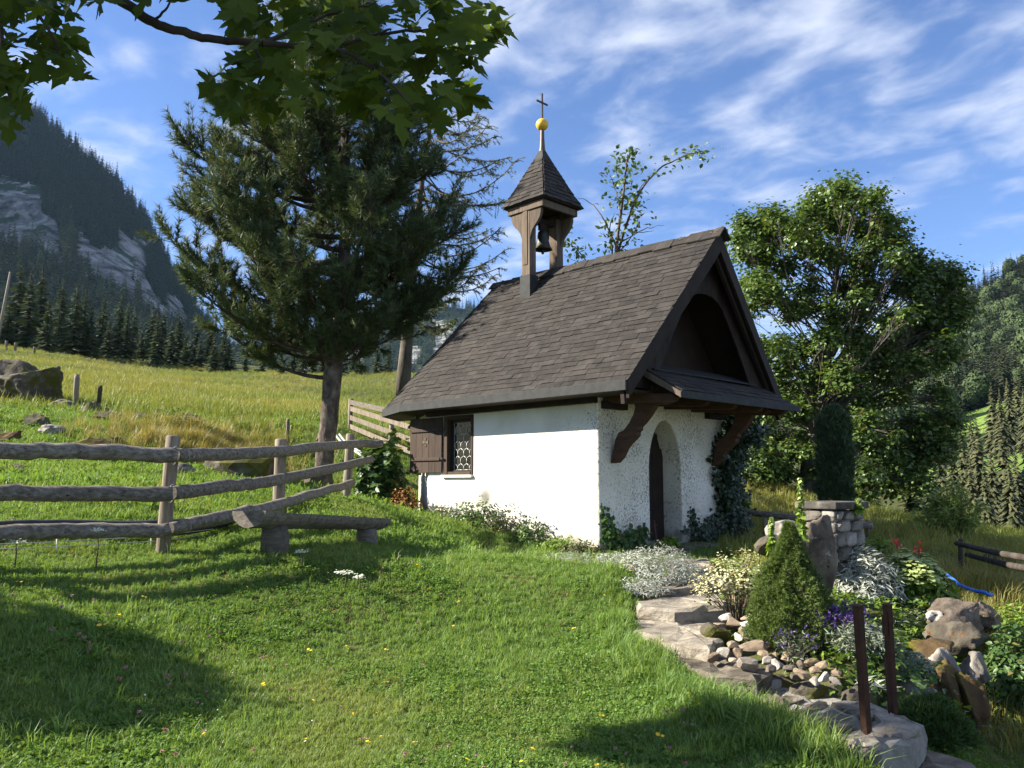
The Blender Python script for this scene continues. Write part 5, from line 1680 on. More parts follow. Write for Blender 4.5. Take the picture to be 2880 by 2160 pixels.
for px, py, Y in ((160, 1524, 7.3), (425, 1508, 7.8)):
    MB().tube([atY(px, py + 30, Y) - WO, atY(px, py - 8, Y) - WO], 0.007, 6).build('stake', MAT['white_paint'], wf_)
ground_tube([(2630, 1600, 10.2), (2670, 1622, 9.6), (2710, 1650, 9.0), (2770, 1668, 8.7), (2790, 1672, 8.8)], 0.10, 0.018, 'hose_blue', 'garden_hose', 'bright blue hose lying in the long grass', 'hose', seed=6)

# ------------------------------------------------------------------ leaf shapes (stalk at the origin, tip along +y, face up)
def fan(outline, fold=0.0, droop=0.0):
    O = np.array([(x, y, 0) for x, y in outline], float)
    c = np.array([[0, np.mean(O[:, 1]) * 0.8, 0]])
    V = np.concatenate([c, O])
    V[:, 2] = np.abs(V[:, 0]) * fold - droop * V[:, 1] ** 2
    n = len(O)
    return V, np.array([(0, 1 + i, 1 + (i + 1) % n) for i in range(n)])


half = [(0.0, 0.02), (0.12, -0.10), (0.24, -0.12), (0.33, -0.07), (0.46, -0.06), (0.40, 0.03), (0.34, 0.09), (0.46, 0.14), (0.55, 0.22), (0.62, 0.25), (0.74, 0.42), (0.60, 0.40), (0.54, 0.45), (0.44, 0.44), (0.34, 0.43), (0.22, 0.38), (0.28, 0.54), (0.35, 0.62), (0.32, 0.70), (0.36, 0.80), (0.24, 0.80), (0.17, 0.86), (0.10, 0.94), (0.0, 1.12)]
MAPLE = fan(half + [(-x, y) for x, y in half[-2:0:-1]], 0.12, 0.10)
MAPLE2 = fan(half + [(-x * 0.92, y * 1.02) for x, y in half[-2:0:-1]], 0.22, 0.22)
LOBED = fan([(0, 0), (0.42, 0.02), (0.50, 0.42), (0.22, 0.46), (0.0, 1.0), (-0.22, 0.46), (-0.50, 0.42), (-0.42, 0.02)], 0.15, 0.1)
LOBE4 = fan([(0, 0), (0.48, 0.12), (0.34, 0.55), (0.0, 1.0), (-0.40, 0.50), (-0.46, 0.10)], 0.15, 0.1)
OVATE = fan([(0, 0), (0.26, 0.22), (0.28, 0.55), (0, 1), (-0.28, 0.55), (-0.26, 0.22)], 0.2, 0.15)
IVYL = fan([(0, 0), (0.40, 0.0), (0.38, 0.40), (0, 0.85), (-0.38, 0.40), (-0.40, 0.0)], 0.1, 0.15)
LANCE = (np.array([[0, 0, 0], [0.10, 0.45, 0.02], [0, 1.0, -0.05], [-0.10, 0.45, 0.02]]), np.array([(0, 1, 2), (0, 2, 3)]))
ROUND = fan([(0.5 * math.cos(a), 0.5 + 0.5 * math.sin(a)) for a in np.linspace(0, 6.283, 7)[:-1]], 0.0, 0.1)


def burst(n, length, width, spread, axis=0.0, seed=0, jitter=0.25):
    """needles round +z"""
    rr = np.random.default_rng(seed)
    V, Fc = [], []
    for k in range(n):
        a = rr.uniform(0, 6.283)
        th = spread * rr.uniform(0.35, 1.0)
        d = np.array([math.sin(th) * math.cos(a), math.sin(th) * math.sin(a), math.cos(th)])
        s = np.cross(d, rr.normal(size=3)); s /= np.linalg.norm(s)
        o_ = np.array([0, 0, axis * rr.random()])
        l_ = length * rr.uniform(1 - jitter, 1 + jitter)
        b_ = len(V)
        V += [o_ - s * width * 0.5, o_ + s * width * 0.5, o_ + d * l_]
        Fc.append((b_, b_ + 1, b_ + 2))
    return np.array(V), np.array(Fc)


def as_tris(V, Fc):
    return V, Fc


def crown(name, parts, mat, parent):
    V, Fc = join(parts)
    return link(name, np_mesh(name, V, Fc, mat), parent)


# ------------------------------------------------------------------ the pine beside the chapel
pb = atY(908, 1420, 17.5)
pine = thing('pine_tree', 'big dark pine with thick knotty trunk between the fence and the chapel', 'tree', pb)
TP = [atY(px, py, 17.5 + dy) - pb for px, py, dy in [(905, 1450, 0), (905, 1415, 0), (912, 1300, 0), (925, 1180, 0), (935, 1060, 0), (948, 950, 0.05), (962, 800, 0.1), (975, 600, 0.1), (972, 400, 0.05), (960, 200, 0), (950, 0, 0), (945, -160, 0)]]
TRAD = [1.08 * q for q in [0.25, 0.205, 0.175, 0.17, 0.165, 0.15, 0.13, 0.11, 0.085, 0.06, 0.035, 0.012]]
tpath = []
trad = []
for i in range(len(TP) - 1):
    for k in range(4):
        tpath.append(TP[i] + (TP[i + 1] - TP[i]) * k / 4); trad.append(TRAD[i] + (TRAD[i + 1] - TRAD[i]) * k / 4)
tpath.append(TP[-1]); trad.append(TRAD[-1])
trunk = MB().tube(tpath, [r_ * random.uniform(0.94, 1.06) for r_ in trad], 18, True, 0.07, 4).build('trunk', MAT['pine_bark'], pine)
for k in range(13):
    z = random.uniform(0.7, 3.2)
    j = min(range(len(tpath)), key=lambda q: abs(tpath[q][2] - z))
    an = random.uniform(3.4, 6.2)
    d = np.array([math.cos(an), math.sin(an), 0.15])
    c_ = tpath[j] + d * trad[j] * 0.75
    MB().tube([c_, c_ + d * 0.07], [0.045, 0.035], 8).build('branch_stub', MAT['pine_bark'], trunk)


def trunk_at(z):
    zs = [p[2] for p in tpath]
    return np.array([np.interp(z, zs, [p[0] for p in tpath]), np.interp(z, zs, [p[1] for p in tpath]), z])


TUFT = burst(22, 0.155, 0.0145, 1.05, 0.10, 1)
TUFT2 = burst(19, 0.17, 0.0145, 1.25, 0.06, 2)
limb_mb = MB()
tufP, tufD = [], []
PR_Z = [1.36 * q for q in [2.3, 2.6, 3.0, 3.6, 4.2, 5.0, 5.6, 6.1, 6.7, 7.4, 8.2, 8.7]]
PR_R = [1.38 * q for q in [0.7, 1.5, 2.0, 2.25, 2.3, 2.2, 2.0, 1.7, 1.25, 0.85, 0.5, 0.15]]
rp = random.Random(8)
nl = 112
for i in range(nl):
    zt = 3.05 + (11.5 - 3.05) * ((i + 0.5) / nl) ** 0.92
    az = i * 2.39996 + rp.gauss(0, 0.25)
    rad = float(np.interp(zt, PR_Z, PR_R)) * rp.uniform(0.72, 1.08)
    d = np.array([math.cos(az), math.sin(az), 0])
    rad *= (0.95 + 0.34 * max(0, -d[0]) - 0.18 * max(0, d[0])) * (1 - 0.22 * abs(d[1]))
    z0 = max(2.5, zt - 0.35 * rad)
    p0 = trunk_at(z0)
    end = trunk_at(zt) + d * rad; end[2] = zt + rp.uniform(-0.1, 0.25)
    mid = (p0 + end) / 2 + np.array([0, 0, -0.22 * rad]) + np.array([rp.gauss(0, .08), rp.gauss(0, .08), 0])
    P = [(1 - t_) ** 2 * p0 + 2 * t_ * (1 - t_) * mid + t_ * t_ * end for t_ in np.linspace(0, 1, 9)]
    r0 = 0.016 + 0.016 * rad
    limb_mb.tube(P, [r0 * (1 - 0.8 * k / 8) for k in range(9)], 6, False)
    nt_ = int(11 + 14 * rad)
    for k in range(nt_):
        t_ = rp.uniform(0.30, 1.0) ** 0.8
        q = (1 - t_) ** 2 * p0 + 2 * t_ * (1 - t_) * mid + t_ * t_ * end
        tang = 2 * (1 - t_) * (mid - p0) + 2 * t_ * (end - mid); tang /= np.linalg.norm(tang)
        dd = tang * rp.uniform(0.3, 1.0) + np.array([rp.gauss(0, 0.7), rp.gauss(0, 0.7), rp.gauss(0.35, 0.35)])
        dd /= np.linalg.norm(dd)
        ln = rp.uniform(0.34, 0.78) * (0.7 + 0.3 * min(rad, 2) / 2)
        bend = np.array([0, 0, rp.uniform(0.05, 0.22)])
        Q = [q + dd * ln * s_ + bend * s_ * s_ for s_ in (0, 0.5, 1.0)]
        limb_mb.tube(Q, [0.009, 0.007, 0.004], 4, False)
        ntf = rp.randint(4, 7)
        for s_ in np.linspace(0.38, 1.0, ntf):
            tufP.append(q + dd * ln * s_ + bend * s_ * s_)
            tufD.append(dd + 2 * bend * s_ + np.array([rp.gauss(0, 0.22), rp.gauss(0, 0.22), rp.gauss(0.1, 0.2)]))
limb_mb.build('branches', MAT['dark_bark'], pine)
tufP, tufD = np.array(tufP), np.array(tufD)
n = len(tufP)
sel = rng.random(n) < 0.5
crown('crown', [stamp(TUFT, tufP[sel], frames(tufD[sel]), rng.uniform(0.8, 1.25, sel.sum())), stamp(TUFT2, tufP[~sel], frames(tufD[~sel]), rng.uniform(0.8, 1.25, (~sel).sum()))], LEAF['pine'], pine)

# ------------------------------------------------------------------ the thin larch behind it
lb = atY(1132, 1085, 21)
larch = thing('larch_tree', 'sparse grey larch with bare drooping twigs behind the pine', 'tree', lb)
LT = [atY(px, py, 21) - lb for px, py in [(1132, 1110), (1140, 1000), (1150, 900), (1160, 750), (1175, 600), (1195, 450), (1215, 330), (1230, 260)]]
MB().tube(LT, [0.19, 0.16, 0.15, 0.12, 0.09, 0.055, 0.03, 0.01], 10, True, 0.06, 2).build('trunk', MAT['grey_bark'], larch)
lm = MB()
lP, lD = [], []
rp = random.Random(21)
zs = [p[2] for p in LT]
for i in range(78):
    z = 1.7 + (LT[-1][2] - 1.9) * (i / 78)
    p0 = np.array([np.interp(z, zs, [p[0] for p in LT]), np.interp(z, zs, [p[1] for p in LT]), z])
    az = i * 2.39996 + rp.gauss(0, 0.3)
    f_ = 1 - i / 78
    ln = (0.6 + 2.3 * math.sin(math.pi * min(1, f_ * 0.82 + 0.12)) ** 0.8) * rp.uniform(0.65, 1.1)
    d = np.array([math.cos(az), math.sin(az), 0])
    sag = rp.uniform(0.10, 0.32) * ln
    P = [p0 + d * ln * t_ + np.array([0, 0, -sag * 4 * t_ * (1 - t_) * 0.6 - sag * t_ + 0.55 * sag * t_ ** 3 + 0.12 * ln * t_]) for t_ in np.linspace(0, 1, 8)]
    lm.tube(P, [0.024 * (1 - 0.75 * k / 7) + 0.005 for k in range(8)], 4, False)
    for k in range(int(11 * ln + 3)):
        t_ = rp.uniform(0.25, 1.0)
        j = min(int(t_ * 7), 6)
        q = P[j] + (P[j + 1] - P[j]) * (t_ * 7 - j)
        dd = d * rp.uniform(0.2, 0.9) + np.array([rp.gauss(0, 0.5), rp.gauss(0, 0.5), rp.uniform(-0.7, 0.25)])
        dd /= np.linalg.norm(dd)
        l2 = rp.uniform(0.15, 0.5) * (1.15 - 0.5 * t_)
        Q = [q, q + dd * l2 * 0.5 + np.array([0, 0, 0.01]), q + dd * l2 + np.array([0, 0, -0.05])]
        lm.tube(Q, [0.010, 0.008, 0.006], 3, False)
        for s_ in np.arange(0.1, 1.0, 0.12 if z < 2.6 else 0.17):
            if rp.random() < (0.85 if z < 2.6 else 0.62):
                lP.append(q + dd * l2 * s_); lD.append(np.array([rp.gauss(0, 1), rp.gauss(0, 1), rp.gauss(0.3, 1)]))
lm.build('branches', MAT['grey_bark'], larch)
lP, lD = np.array(lP), np.array(lD)
crown('crown', [stamp(burst(9, 0.060, 0.012, 1.4, 0.0, 5), lP, frames(lD), rng.uniform(0.7, 1.4, len(lP)))], LEAF['larch'], larch)


# ------------------------------------------------------------------ broadleaf trees
def broadleaf(root, trunk_pts, trunk_r, clumps, bark, leafmat, tmpl, lsize, per, seed, flat=0.6, limb_r=0.05, gap=0.0):
    """clumps: (centre, radius) in the tree's own frame; limbs reach each clump from the trunk"""
    rr = np.random.default_rng(seed)
    MB().tube(trunk_pts, trunk_r, 12, True, 0.08, seed).build('trunk', MAT[bark], root)
    mb = MB()
    parts = []
    tz = [p[2] for p in trunk_pts]
    for c_, r_ in clumps:
        c_ = np.array(c_, float)
        zz_ = np.clip(c_[2] - 0.9 * np.hypot(c_[0], c_[1]) - rr.uniform(0, 0.6), tz[0] + 0.45 * (tz[-1] - tz[0]) * 0.6, tz[-1])
        p0 = np.array([np.interp(zz_, tz, [p[0] for p in trunk_pts]), np.interp(zz_, tz, [p[1] for p in trunk_pts]), zz_])
        mid = (p0 + c_) / 2 + rr.normal(0, 0.10, 3) * np.linalg.norm(c_ - p0) + np.array([0, 0, 0.08 * np.linalg.norm(c_ - p0)])
        P = [(1 - t_) ** 2 * p0 + 2 * t_ * (1 - t_) * mid + t_ * t_ * c_ for t_ in np.linspace(0, 1, 7)]
        rb_ = limb_r * (0.4 + 0.35 * r_) * min(2.0, 0.5 + 0.3 * np.linalg.norm(c_ - p0))
        mb.tube(P, [rb_ * (1 - 0.78 * k / 6) for k in range(7)], 6, False)
        for k in range(int(7 + 5 * r_)):
            d = rr.normal(size=3); d[2] = abs(d[2]) * 0.6 - 0.1; d /= np.linalg.norm(d)
            e = c_ + d * r_ * rr.uniform(0.6, 1.0) * np.array([1, 1, flat])
            q = P[4] + (P[6] - P[4]) * rr.random()
            mb.tube([q, (q + e) / 2 + rr.normal(0, 0.04, 3), e], [rb_ * 0.28, rb_ * 0.2, rb_ * 0.08], 4, False)
        n = int(per * r_ ** 2 * rr.uniform(0.8, 1.2))
        d = rr.normal(size=(n, 3)); d /= np.linalg.norm(d, axis=1, keepdims=True)
        d[:, 2] = np.where(d[:, 2] < -0.6, -d[:, 2] * 0.7, d[:, 2])
        rad = np.abs(rr.normal(0.55, 0.38, (n, 1)))
        P_ = c_ + d * rad * r_ * np.array([1, 1, flat])
        nr = d * 0.55 + np.array([0, 0, 0.75]) + rr.normal(size=(n, 3)) * 0.38
        parts.append(stamp(tmpl, P_, frames(nr), rr.uniform(0.7, 1.25, n) * lsize))
    mb.build('branches', MAT[bark], root)
    return crown('crown', parts, LEAF[leafmat], root)


# sycamore right of the chapel; clump spots (px, py, dY, radius)
SY = 25.0
sb = atY(2268, 1425, SY)
syc = thing('sycamore_tree', 'large leafy sycamore with airy green crown right of the chapel', 'tree', sb)
tr_pts = [atY(px, py, SY) - sb for px, py in [(2262, 1450), (2268, 1380), (2285, 1250), (2305, 1120), (2325, 980), (2345, 840), (2360, 700), (2370, 620)]]
cl = []
rp = random.Random(31)
spots = [(2390, 545), (2330, 570), (2440, 580), (2290, 600), (2230, 640), (2180, 640), (2130, 620), (2090, 660), (2350, 620), (2480, 640), (2420, 660), (2510, 700), (2260, 700), (2150, 720), (2100, 740), (2200, 760),
         (2330, 720), (2440, 740), (2530, 760), (2580, 740), (2600, 800), (2640, 790), (2690, 790), (2550, 830), (2460, 830), (2380, 800), (2270, 800), (2180, 840), (2130, 850), (2230, 880), (2320, 890), (2420, 900), (2500, 900),
         (2590, 880), (2650, 860), (2690, 850), (2660, 930), (2580, 960), (2500, 980), (2430, 990), (2340, 980), (2250, 980), (2180, 960), (2140, 1000), (2200, 1060), (2280, 1080), (2380, 1070), (2480, 1060), (2560, 1040), (2630, 1010), (2680, 985), (2610, 1040),
         (2170, 1130), (2120, 1180), (2220, 1180), (2150, 1260), (2100, 1280), (2180, 1300), (2080, 1330), (2240, 1270), (2420, 1190), (2480, 1240), (2550, 1210), (2620, 1200), (2680, 1180), (2530, 1300), (2450, 1310), (2590, 1280), (2640, 1260), (2490, 1370), (2420, 1380), (2560, 1360), (2200, 1340), (2130, 1340)]
for px, py in spots:
    edge_ = min(abs(px - 2080), abs(px - 2720)) / 320
    for rep in range(3):
        dY = rp.uniform(-1, 1) * (0.6 + 2.6 * min(1, edge_)) * (1, -1, 0.3)[rep]
        cl.append((atY(px + rp.uniform(-24, 24), py + rp.uniform(-26, 26), SY + dY) - sb, rp.uniform(0.38, 0.66)))
HULL = [(2060, 640), (2130, 590), (2300, 555), (2400, 522), (2500, 600), (2560, 710), (2700, 765), (2720, 860), (2670, 960), (2690, 1180), (2640, 1300), (2480, 1400), (2200, 1370), (2075, 1330), (2090, 1180), (2110, 1000), (2080, 800)]
k = 0
while k < 150:
    px, py = rp.uniform(2050, 2730), rp.uniform(520, 1400)
    if inpoly(px, py, HULL):
        cl.append((atY(px, py, SY + rp.gauss(0, 1.5)) - sb, rp.uniform(0.25, 0.55))); k += 1
KITE = (np.array([[0, 0, 0], [0.42, 0.42, 0.08], [0, 1.0, -0.08], [-0.42, 0.42, 0.08]]), np.array([(0, 1, 2), (0, 2, 3)]))
broadleaf(syc, tr_pts, [0.34, 0.28, 0.25, 0.2, 0.15, 0.1, 0.06, 0.03], cl, 'grey_bark', 'sycamore', KITE, 0.125, 1250, 31, flat=0.9, limb_r=0.028)

# the young tree that shows over the ridge
yb = np.array(atY(1722, 900, 19.5)); yb[2] = gz1(yb[0], yb[1])
yt = thing('young_tree', 'half bare young tree with few leaf bunches rising behind the chapel ridge', 'tree', yb)
ym = MB()
YP = lambda px, py, dy=0.0: atY(px, py, 19.5 + dy) - yb
yl, yd = [], []
for path, r0, leaves in [([(1722, 1000), (1730, 760), (1738, 660), (1752, 560), (1760, 480), (1764, 440)], 0.06, [(0.62, 26), (0.72, 40), (0.8, 14), (0.97, 40), (1.0, 46)]),
                         ([(1730, 740), (1760, 640), (1800, 540), (1850, 480), (1900, 450), (1945, 432), (1968, 428)], 0.035, [(0.25, 26), (0.33, 30), (0.6, 14), (0.75, 16), (0.88, 18), (1.0, 26)]),
                         ([(1738, 660), (1745, 600), (1730, 530), (1715, 490)], 0.025, [(0.55, 16), (0.8, 18), (1.0, 22)]),
                         ([(1728, 780), (1740, 700), (1775, 590), (1800, 530), (1830, 495)], 0.028, [(0.3, 36), (0.5, 24), (0.7, 22), (1.0, 20)]),
                         ([(1735, 700), (1700, 620), (1660, 570), (1625, 556)], 0.022, [(0.2, 10)]), ([(1735, 690), (1790, 655), (1830, 640), (1868, 632)], 0.018, []),
                         ([(1790, 655), (1820, 652), (1840, 648)], 0.012, []), ([(1700, 800), (1650, 735), (1610, 690), (1580, 680)], 0.022, [(0.45, 22), (0.7, 14), (0.85, 20)]), ([(1650, 735), (1620, 735), (1585, 715)], 0.012, [(0.1, 16)]),
                         ([(1720, 760), (1722, 700), (1715, 640), (1728, 600)], 0.03, [(0.2, 30), (0.5, 34), (0.75, 20)]), ([(1732, 720), (1765, 680), (1790, 640), (1792, 600)], 0.02, [(0.4, 26), (0.8, 30)])]:
    P = [YP(px, py, random.uniform(-.3, .3)) for px, py in path]
    P = log_path(P, 4, 0.01, len(path))
    ym.tube(P, [r0 * (1 - 0.8 * k / (len(P) - 1)) for k in range(len(P))], 5, False)
    for t_, n_ in leaves:
        q = P[min(len(P) - 1, int(t_ * (len(P) - 1)))]
        for k in range(n_):
            yl.append(q + np.array([random.gauss(0, .17), random.gauss(0, .17), random.gauss(0, .12)])); yd.append([random.gauss(0, .6), random.gauss(-.3, .6), random.gauss(.6, .6)])
ym.build('branches', MAT['twig'], yt)
crown('crown', [stamp(OVATE, np.array(yl), frames(np.array(yd)), rng.uniform(0.09, 0.17, len(yl)))], LEAF['sycamore'], yt)

# columnar yew and the willow bush behind the garden
cy = atY(2355, 1432, 17.5)
yew = thing('columnar_yew', 'narrow dark columnar yew standing before the sycamore trunk', 'tree', cy)
n = 5200
z = rng.uniform(0, 1, n) ** 0.85
rad = 0.33 * np.interp(z, [0, 0.15, 0.6, 0.9, 1.0], [0.85, 1, 0.98, 0.75, 0.15]) 
an = rng.uniform(0, 6.283, n)
rad = rad * (1 + 0.40 * fbm(np.cos(an) * 2.0 + z * 9, np.sin(an) * 2.0 + z * 4, 17, 3))
P = np.stack([np.cos(an) * rad * rng.uniform(0.75, 1.05, n), np.sin(an) * rad * rng.uniform(0.75, 1.05, n), z * 2.08], 1)
D = np.stack([np.cos(an) * 0.4, np.sin(an) * 0.4, np.ones(n)], 1) + rng.normal(size=(n, 3)) * 0.3
crown('crown', [stamp(burst(7, 0.10, 0.016, 0.7, 0.05, 9), P, frames(D), rng.uniform(0.7, 1.3, n))], LEAF['yew'], yew)
MB().tube([(0, 0, -0.2), (0, 0, 1.8)], [0.06, 0.02], 8).build('trunk', MAT['dark_bark'], yew)


def stems_bush(name, label, cat, base, n_st, height, spread, tmpl, leafmat, lsize, per, stem_r=0.006, seed=0, lean=(0, 0, 0), group=None, upright=0.5, t0=0.25, flower=None, jit=0.03):
    """stems fan out from the base, leaves sit along them"""
    rr = np.random.default_rng(seed)
    root = thing(name, label, cat, base, 0, group)
    mb = MB()
    P, D, FP = [], [], []
    for k in range(n_st):
        a = rr.uniform(0, 6.283); sp = spread * math.sqrt(rr.uniform(0.02, 1))
        e = np.array([math.cos(a) * sp, math.sin(a) * sp, height * rr.uniform(0.7, 1.05) * (1 - 0.35 * (sp / max(spread, 1e-6)) ** 2)]) + np.array(lean)
        m_ = np.array([e[0] * 0.35, e[1] * 0.35, e[2] * 0.62])
        s0_ = np.array([math.cos(a), math.sin(a), 0]) * min(0.03, spread * 0.15)
        pts = [(1 - t_) ** 2 * s0_ + 2 * t_ * (1 - t_) * m_ + t_ * t_ * e for t_ in np.linspace(0, 1, 6)]
        mb.tube(pts, [stem_r * (1 - 0.6 * q / 5) for q in range(6)], 4, False)
        ts = rr.uniform(t0, 1.0, per) ** 0.8
        for t_ in ts:
            q = (1 - t_) ** 2 * s0_ + 2 * t_ * (1 - t_) * m_ + t_ * t_ * e
            P.append(q + rr.normal(0, jit, 3)); b_ = rr.uniform(0, 6.283)
            D.append([math.cos(b_) * (1 - upright), math.sin(b_) * (1 - upright), upright + 0.2])
        FP.append((e, e - m_))
    mb.build('stems', MAT['twig'], root)
    P, D = np.array(P), np.array(D)
    n = len(P)
    crown('leaves', [stamp(tmpl, P, frames(D + rng.normal(size=(n, 3)) * 0.25), rng.uniform(0.7, 1.25, n) * lsize)], LEAF[leafmat], root)
    if flower:
        ft, fm, fs, fn, fj, fname = flower
        Q = np.concatenate([np.array([e + rr.normal(0, fj, 3) for _ in range(fn)]) for e, _ in FP])
        Dq = np.concatenate([np.array([d / np.linalg.norm(d) * 0.6 + np.array([0, 0, 0.7]) for _ in range(fn)]) for _, d in FP])
        crown(fname, [stamp(ft, Q, frames(Dq + rng.normal(size=Q.shape) * 0.2), rng.uniform(0.7, 1.2, len(Q)) * fs)], LEAF[fm], root)
    return root


wb = atY(2672, 1590, 15.5)
stems_bush('willow_bush', 'light green willow bush in front of the drooping spruces', 'bush', wb, 80, 1.55, 0.66, LANCE, 'willow', 0.13, 90, 0.010, 12, upright=0.55, t0=0.1, jit=0.03)

# ------------------------------------------------------------------ the maple whose branch hangs into the picture
mt = thing('maple_tree', 'maple whose dark leafy branches hang into the top of the picture', 'tree', (-9.2, 2.4, gz1(-9.2, 2.4)))
MO = np.array(mt.location)
MB().tube([np.array(p) - MO for p in [(-9.2, 2.4, MO[2] - 0.3), (-9.2, 2.4, 0.6), (-9.2, 2.5, 2.2), (-9.0, 2.8, 4.0), (-8.6, 3.2, 5.8)]], [0.24, 0.19, 0.16, 0.11, 0.03], 14, True, 0.05).build('trunk', MAT['grey_bark'], mt)
mbp = []
MY = 3.7
mp_ = lambda px, py, Y=MY: atY(px, py, Y) - MO
paths = [([(-9.2, 2.5, 2.6), (-5.8, 3.2, 3.4), (-3.2, 4.0, 2.75), tuple(atY(200, -70, 3.75))], 0.06, 0.030, None),
         (None, 0.026, 0.017, [(200, -70, 3.75), (340, 2, 3.7), (430, 62, 3.7), (520, 92, 3.7), (620, 112, 3.7), (740, 122, 3.7)]),
         (None, 0.016, 0.005, [(740, 122, 3.7), (880, 128, 3.75), (1000, 115, 3.8), (1100, 80, 3.8)]), (None, 0.012, 0.004, [(900, 128, 3.75), (980, 150, 3.6), (1080, 215, 3.5), (1160, 300, 3.45)]),
         (None, 0.010, 0.004, [(1000, 115, 3.8), (1120, 90, 3.9), (1260, 80, 4.0), (1380, 60, 4.0)]), (None, 0.008, 0.003, [(700, 118, 3.7), (740, 180, 3.6), (720, 250, 3.6), (690, 290, 3.55)]),
         (None, 0.007, 0.003, [(430, 62, 3.7), (470, 20, 3.7), (490, -20, 3.7)]), (None, 0.012, 0.004, [(-30, -80, 3.3), (0, 60, 3.3), (10, 200, 3.25), (30, 290, 3.2)]),
         (None, 0.010, 0.004, [(-30, -80, 3.3), (90, 20, 3.3), (150, 110, 3.3), (170, 190, 3.3)]), (None, 0.03, 0.012, [(200, -70, 3.75), (60, -110, 3.5), (-30, -80, 3.3)]),
         (None, 0.010, 0.004, [(740, 122, 3.7), (850, 70, 3.8), (960, 30, 3.85), (1060, 10, 3.9)])]
for W_, r0, r1, pp in paths:
    P = [np.array(p) - MO for p in W_] if W_ else [mp_(*p) for p in pp]
    P = log_path(P, 6, 0.0025, len(P))
    MB().tube(P, [r0 + (r1 - r0) * k / (len(P) - 1) for k in range(len(P))], 8, False, 0.04).build('branch', MAT['dark_bark'], mt)
lm_ = [np_mesh('leaf', *MAPLE, LEAF['maple']), np_mesh('leaf', *MAPLE2, LEAF['maple'])]
MAIN = [(600, -60), (1190, -60), (1300, 20), (1400, 40), (1432, 105), (1400, 170), (1345, 200), (1330, 290), (1250, 350), (1215, 380), (1090, 345), (960, 300), (860, 320), (760, 330), (690, 350), (600, 320), (590, 250), (660, 180), (730, 130), (640, 60)]
LEFTP = [(-80, -60), (240, -60), (205, 60), (165, 90), (215, 140), (205, 200), (255, 235), (200, 270), (120, 240), (100, 300), (60, 330), (20, 380), (-80, 430)]
TOPP = [(230, -60), (620, -60), (600, 30), (520, 10), (430, -10), (330, 30), (280, 60), (235, 20)]
rp = random.Random(77)
spots = []
for poly, n_, yr, dens in ((MAIN, 172, (3.35, 4.25), 1), (LEFTP, 74, (3.0, 3.7), 1), (TOPP, 26, (3.4, 3.9), 1)):
    k = 0
    xs = [p[0] for p in poly]; ys = [p[1] for p in poly]
    while k < n_:
        px, py = rp.uniform(min(xs), max(xs)), rp.uniform(min(ys), max(ys))
        if inpoly(px, py, poly):
            spots.append((px, py, rp.uniform(*yr))); k += 1
spots += [(620, 232, 3.5), (655, 260, 3.5), (660, 300, 3.45), (720, 300, 3.5), (1400, 95, 3.9), (1385, 150, 3.9), (1300, 290, 3.6), (1110, 350, 3.4), (1240, 370, 3.5), (215, 205, 3.2), (130, 205, 3.2), (700, 200, 3.55), (500, 30, 3.6), (420, 20, 3.6)]
for i, (px, py, Y) in enumerate(spots[:296]):
    o = link('leaf', lm_[i % 2], mt)
    c = mp_(px, py - 25, Y)
    nrm_ = np.array([rp.gauss(0, 0.45), -0.75 + rp.gauss(0, 0.35), 0.65 + rp.gauss(0, 0.35)])
    tipd = np.array([rp.gauss(0.1, 0.7), rp.gauss(-0.2, 0.4), -0.75 + rp.gauss(0, 0.35)])
    nrm_ /= np.linalg.norm(nrm_)
    y_ = tipd - nrm_ * np.dot(tipd, nrm_); y_ /= np.linalg.norm(y_)
    x_ = np.cross(y_, nrm_)
    s = rp.uniform(0.088, 0.150) * Y / 3.6
    M_ = Matrix(((x_[0] * s, y_[0] * s, nrm_[0] * s, c[0]), (x_[1] * s, y_[1] * s, nrm_[1] * s, c[1]), (x_[2] * s, y_[2] * s, nrm_[2] * s, c[2]), (0, 0, 0, 1)))
    o.matrix_local = M_
# further leaves of the same branches, joined
rp = random.Random(123)
sp2 = []
for poly, n_, yr in ((MAIN, 190, (3.45, 4.5)), (LEFTP, 70, (3.1, 3.9))):
    k = 0
    xs = [p[0] for p in poly]; ys = [p[1] for p in poly]
    while k < n_:
        px, py = rp.uniform(min(xs), max(xs)), rp.uniform(min(ys), max(ys))
        if inpoly(px, py, poly):
            sp2.append(mp_(px, py - 20, rp.uniform(*yr))); k += 1
sp2 = np.array(sp2)
nn_ = np.array([0, -0.6, 0.7]) + rng.normal(size=sp2.shape) * 0.45
o = crown('leaves', [stamp(MAPLE2, sp2, frames(nn_), rng.uniform(0.06, 0.125, len(sp2)))], LEAF['maple'], mt); o['kind'] = 'stuff'
# the rest of its crown, left of the picture: it shades the lower lawn
parts = []
cl_ = MB()
for c, r_, n_ in [((-9.5, 5.35, 2.5), 0.95, 1800), ((-6.0, 4.7, 2.9), 0.36, 360), ((-7.0, 5.0, 4.7), 0.65, 1000), ((-7.9, 3.9, 5.7), 1.1, 1900)]:
    d = rng.normal(size=(n_, 3)); d /= np.linalg.norm(d, axis=1, keepdims=True)
    P = np.array(c) - MO + d * r_ * rng.uniform(0.3, 1.0, (n_, 1)) ** 0.5
    parts.append(stamp(LOBED, P, frames(d * 0.3 + np.array([0, 0, 0.8]) + rng.normal(size=(n_, 3)) * 0.5), rng.uniform(0.12, 0.2, n_)))
    cl_.tube([np.array([-9.2, 2.5, 2.4]) - MO, np.array(c) - MO], [0.05, 0.015], 6, False)
cl_.build('limbs', MAT['grey_bark'], mt)
o = crown('crown', parts, LEAF['maple'], mt); o['kind'] = 'stuff'

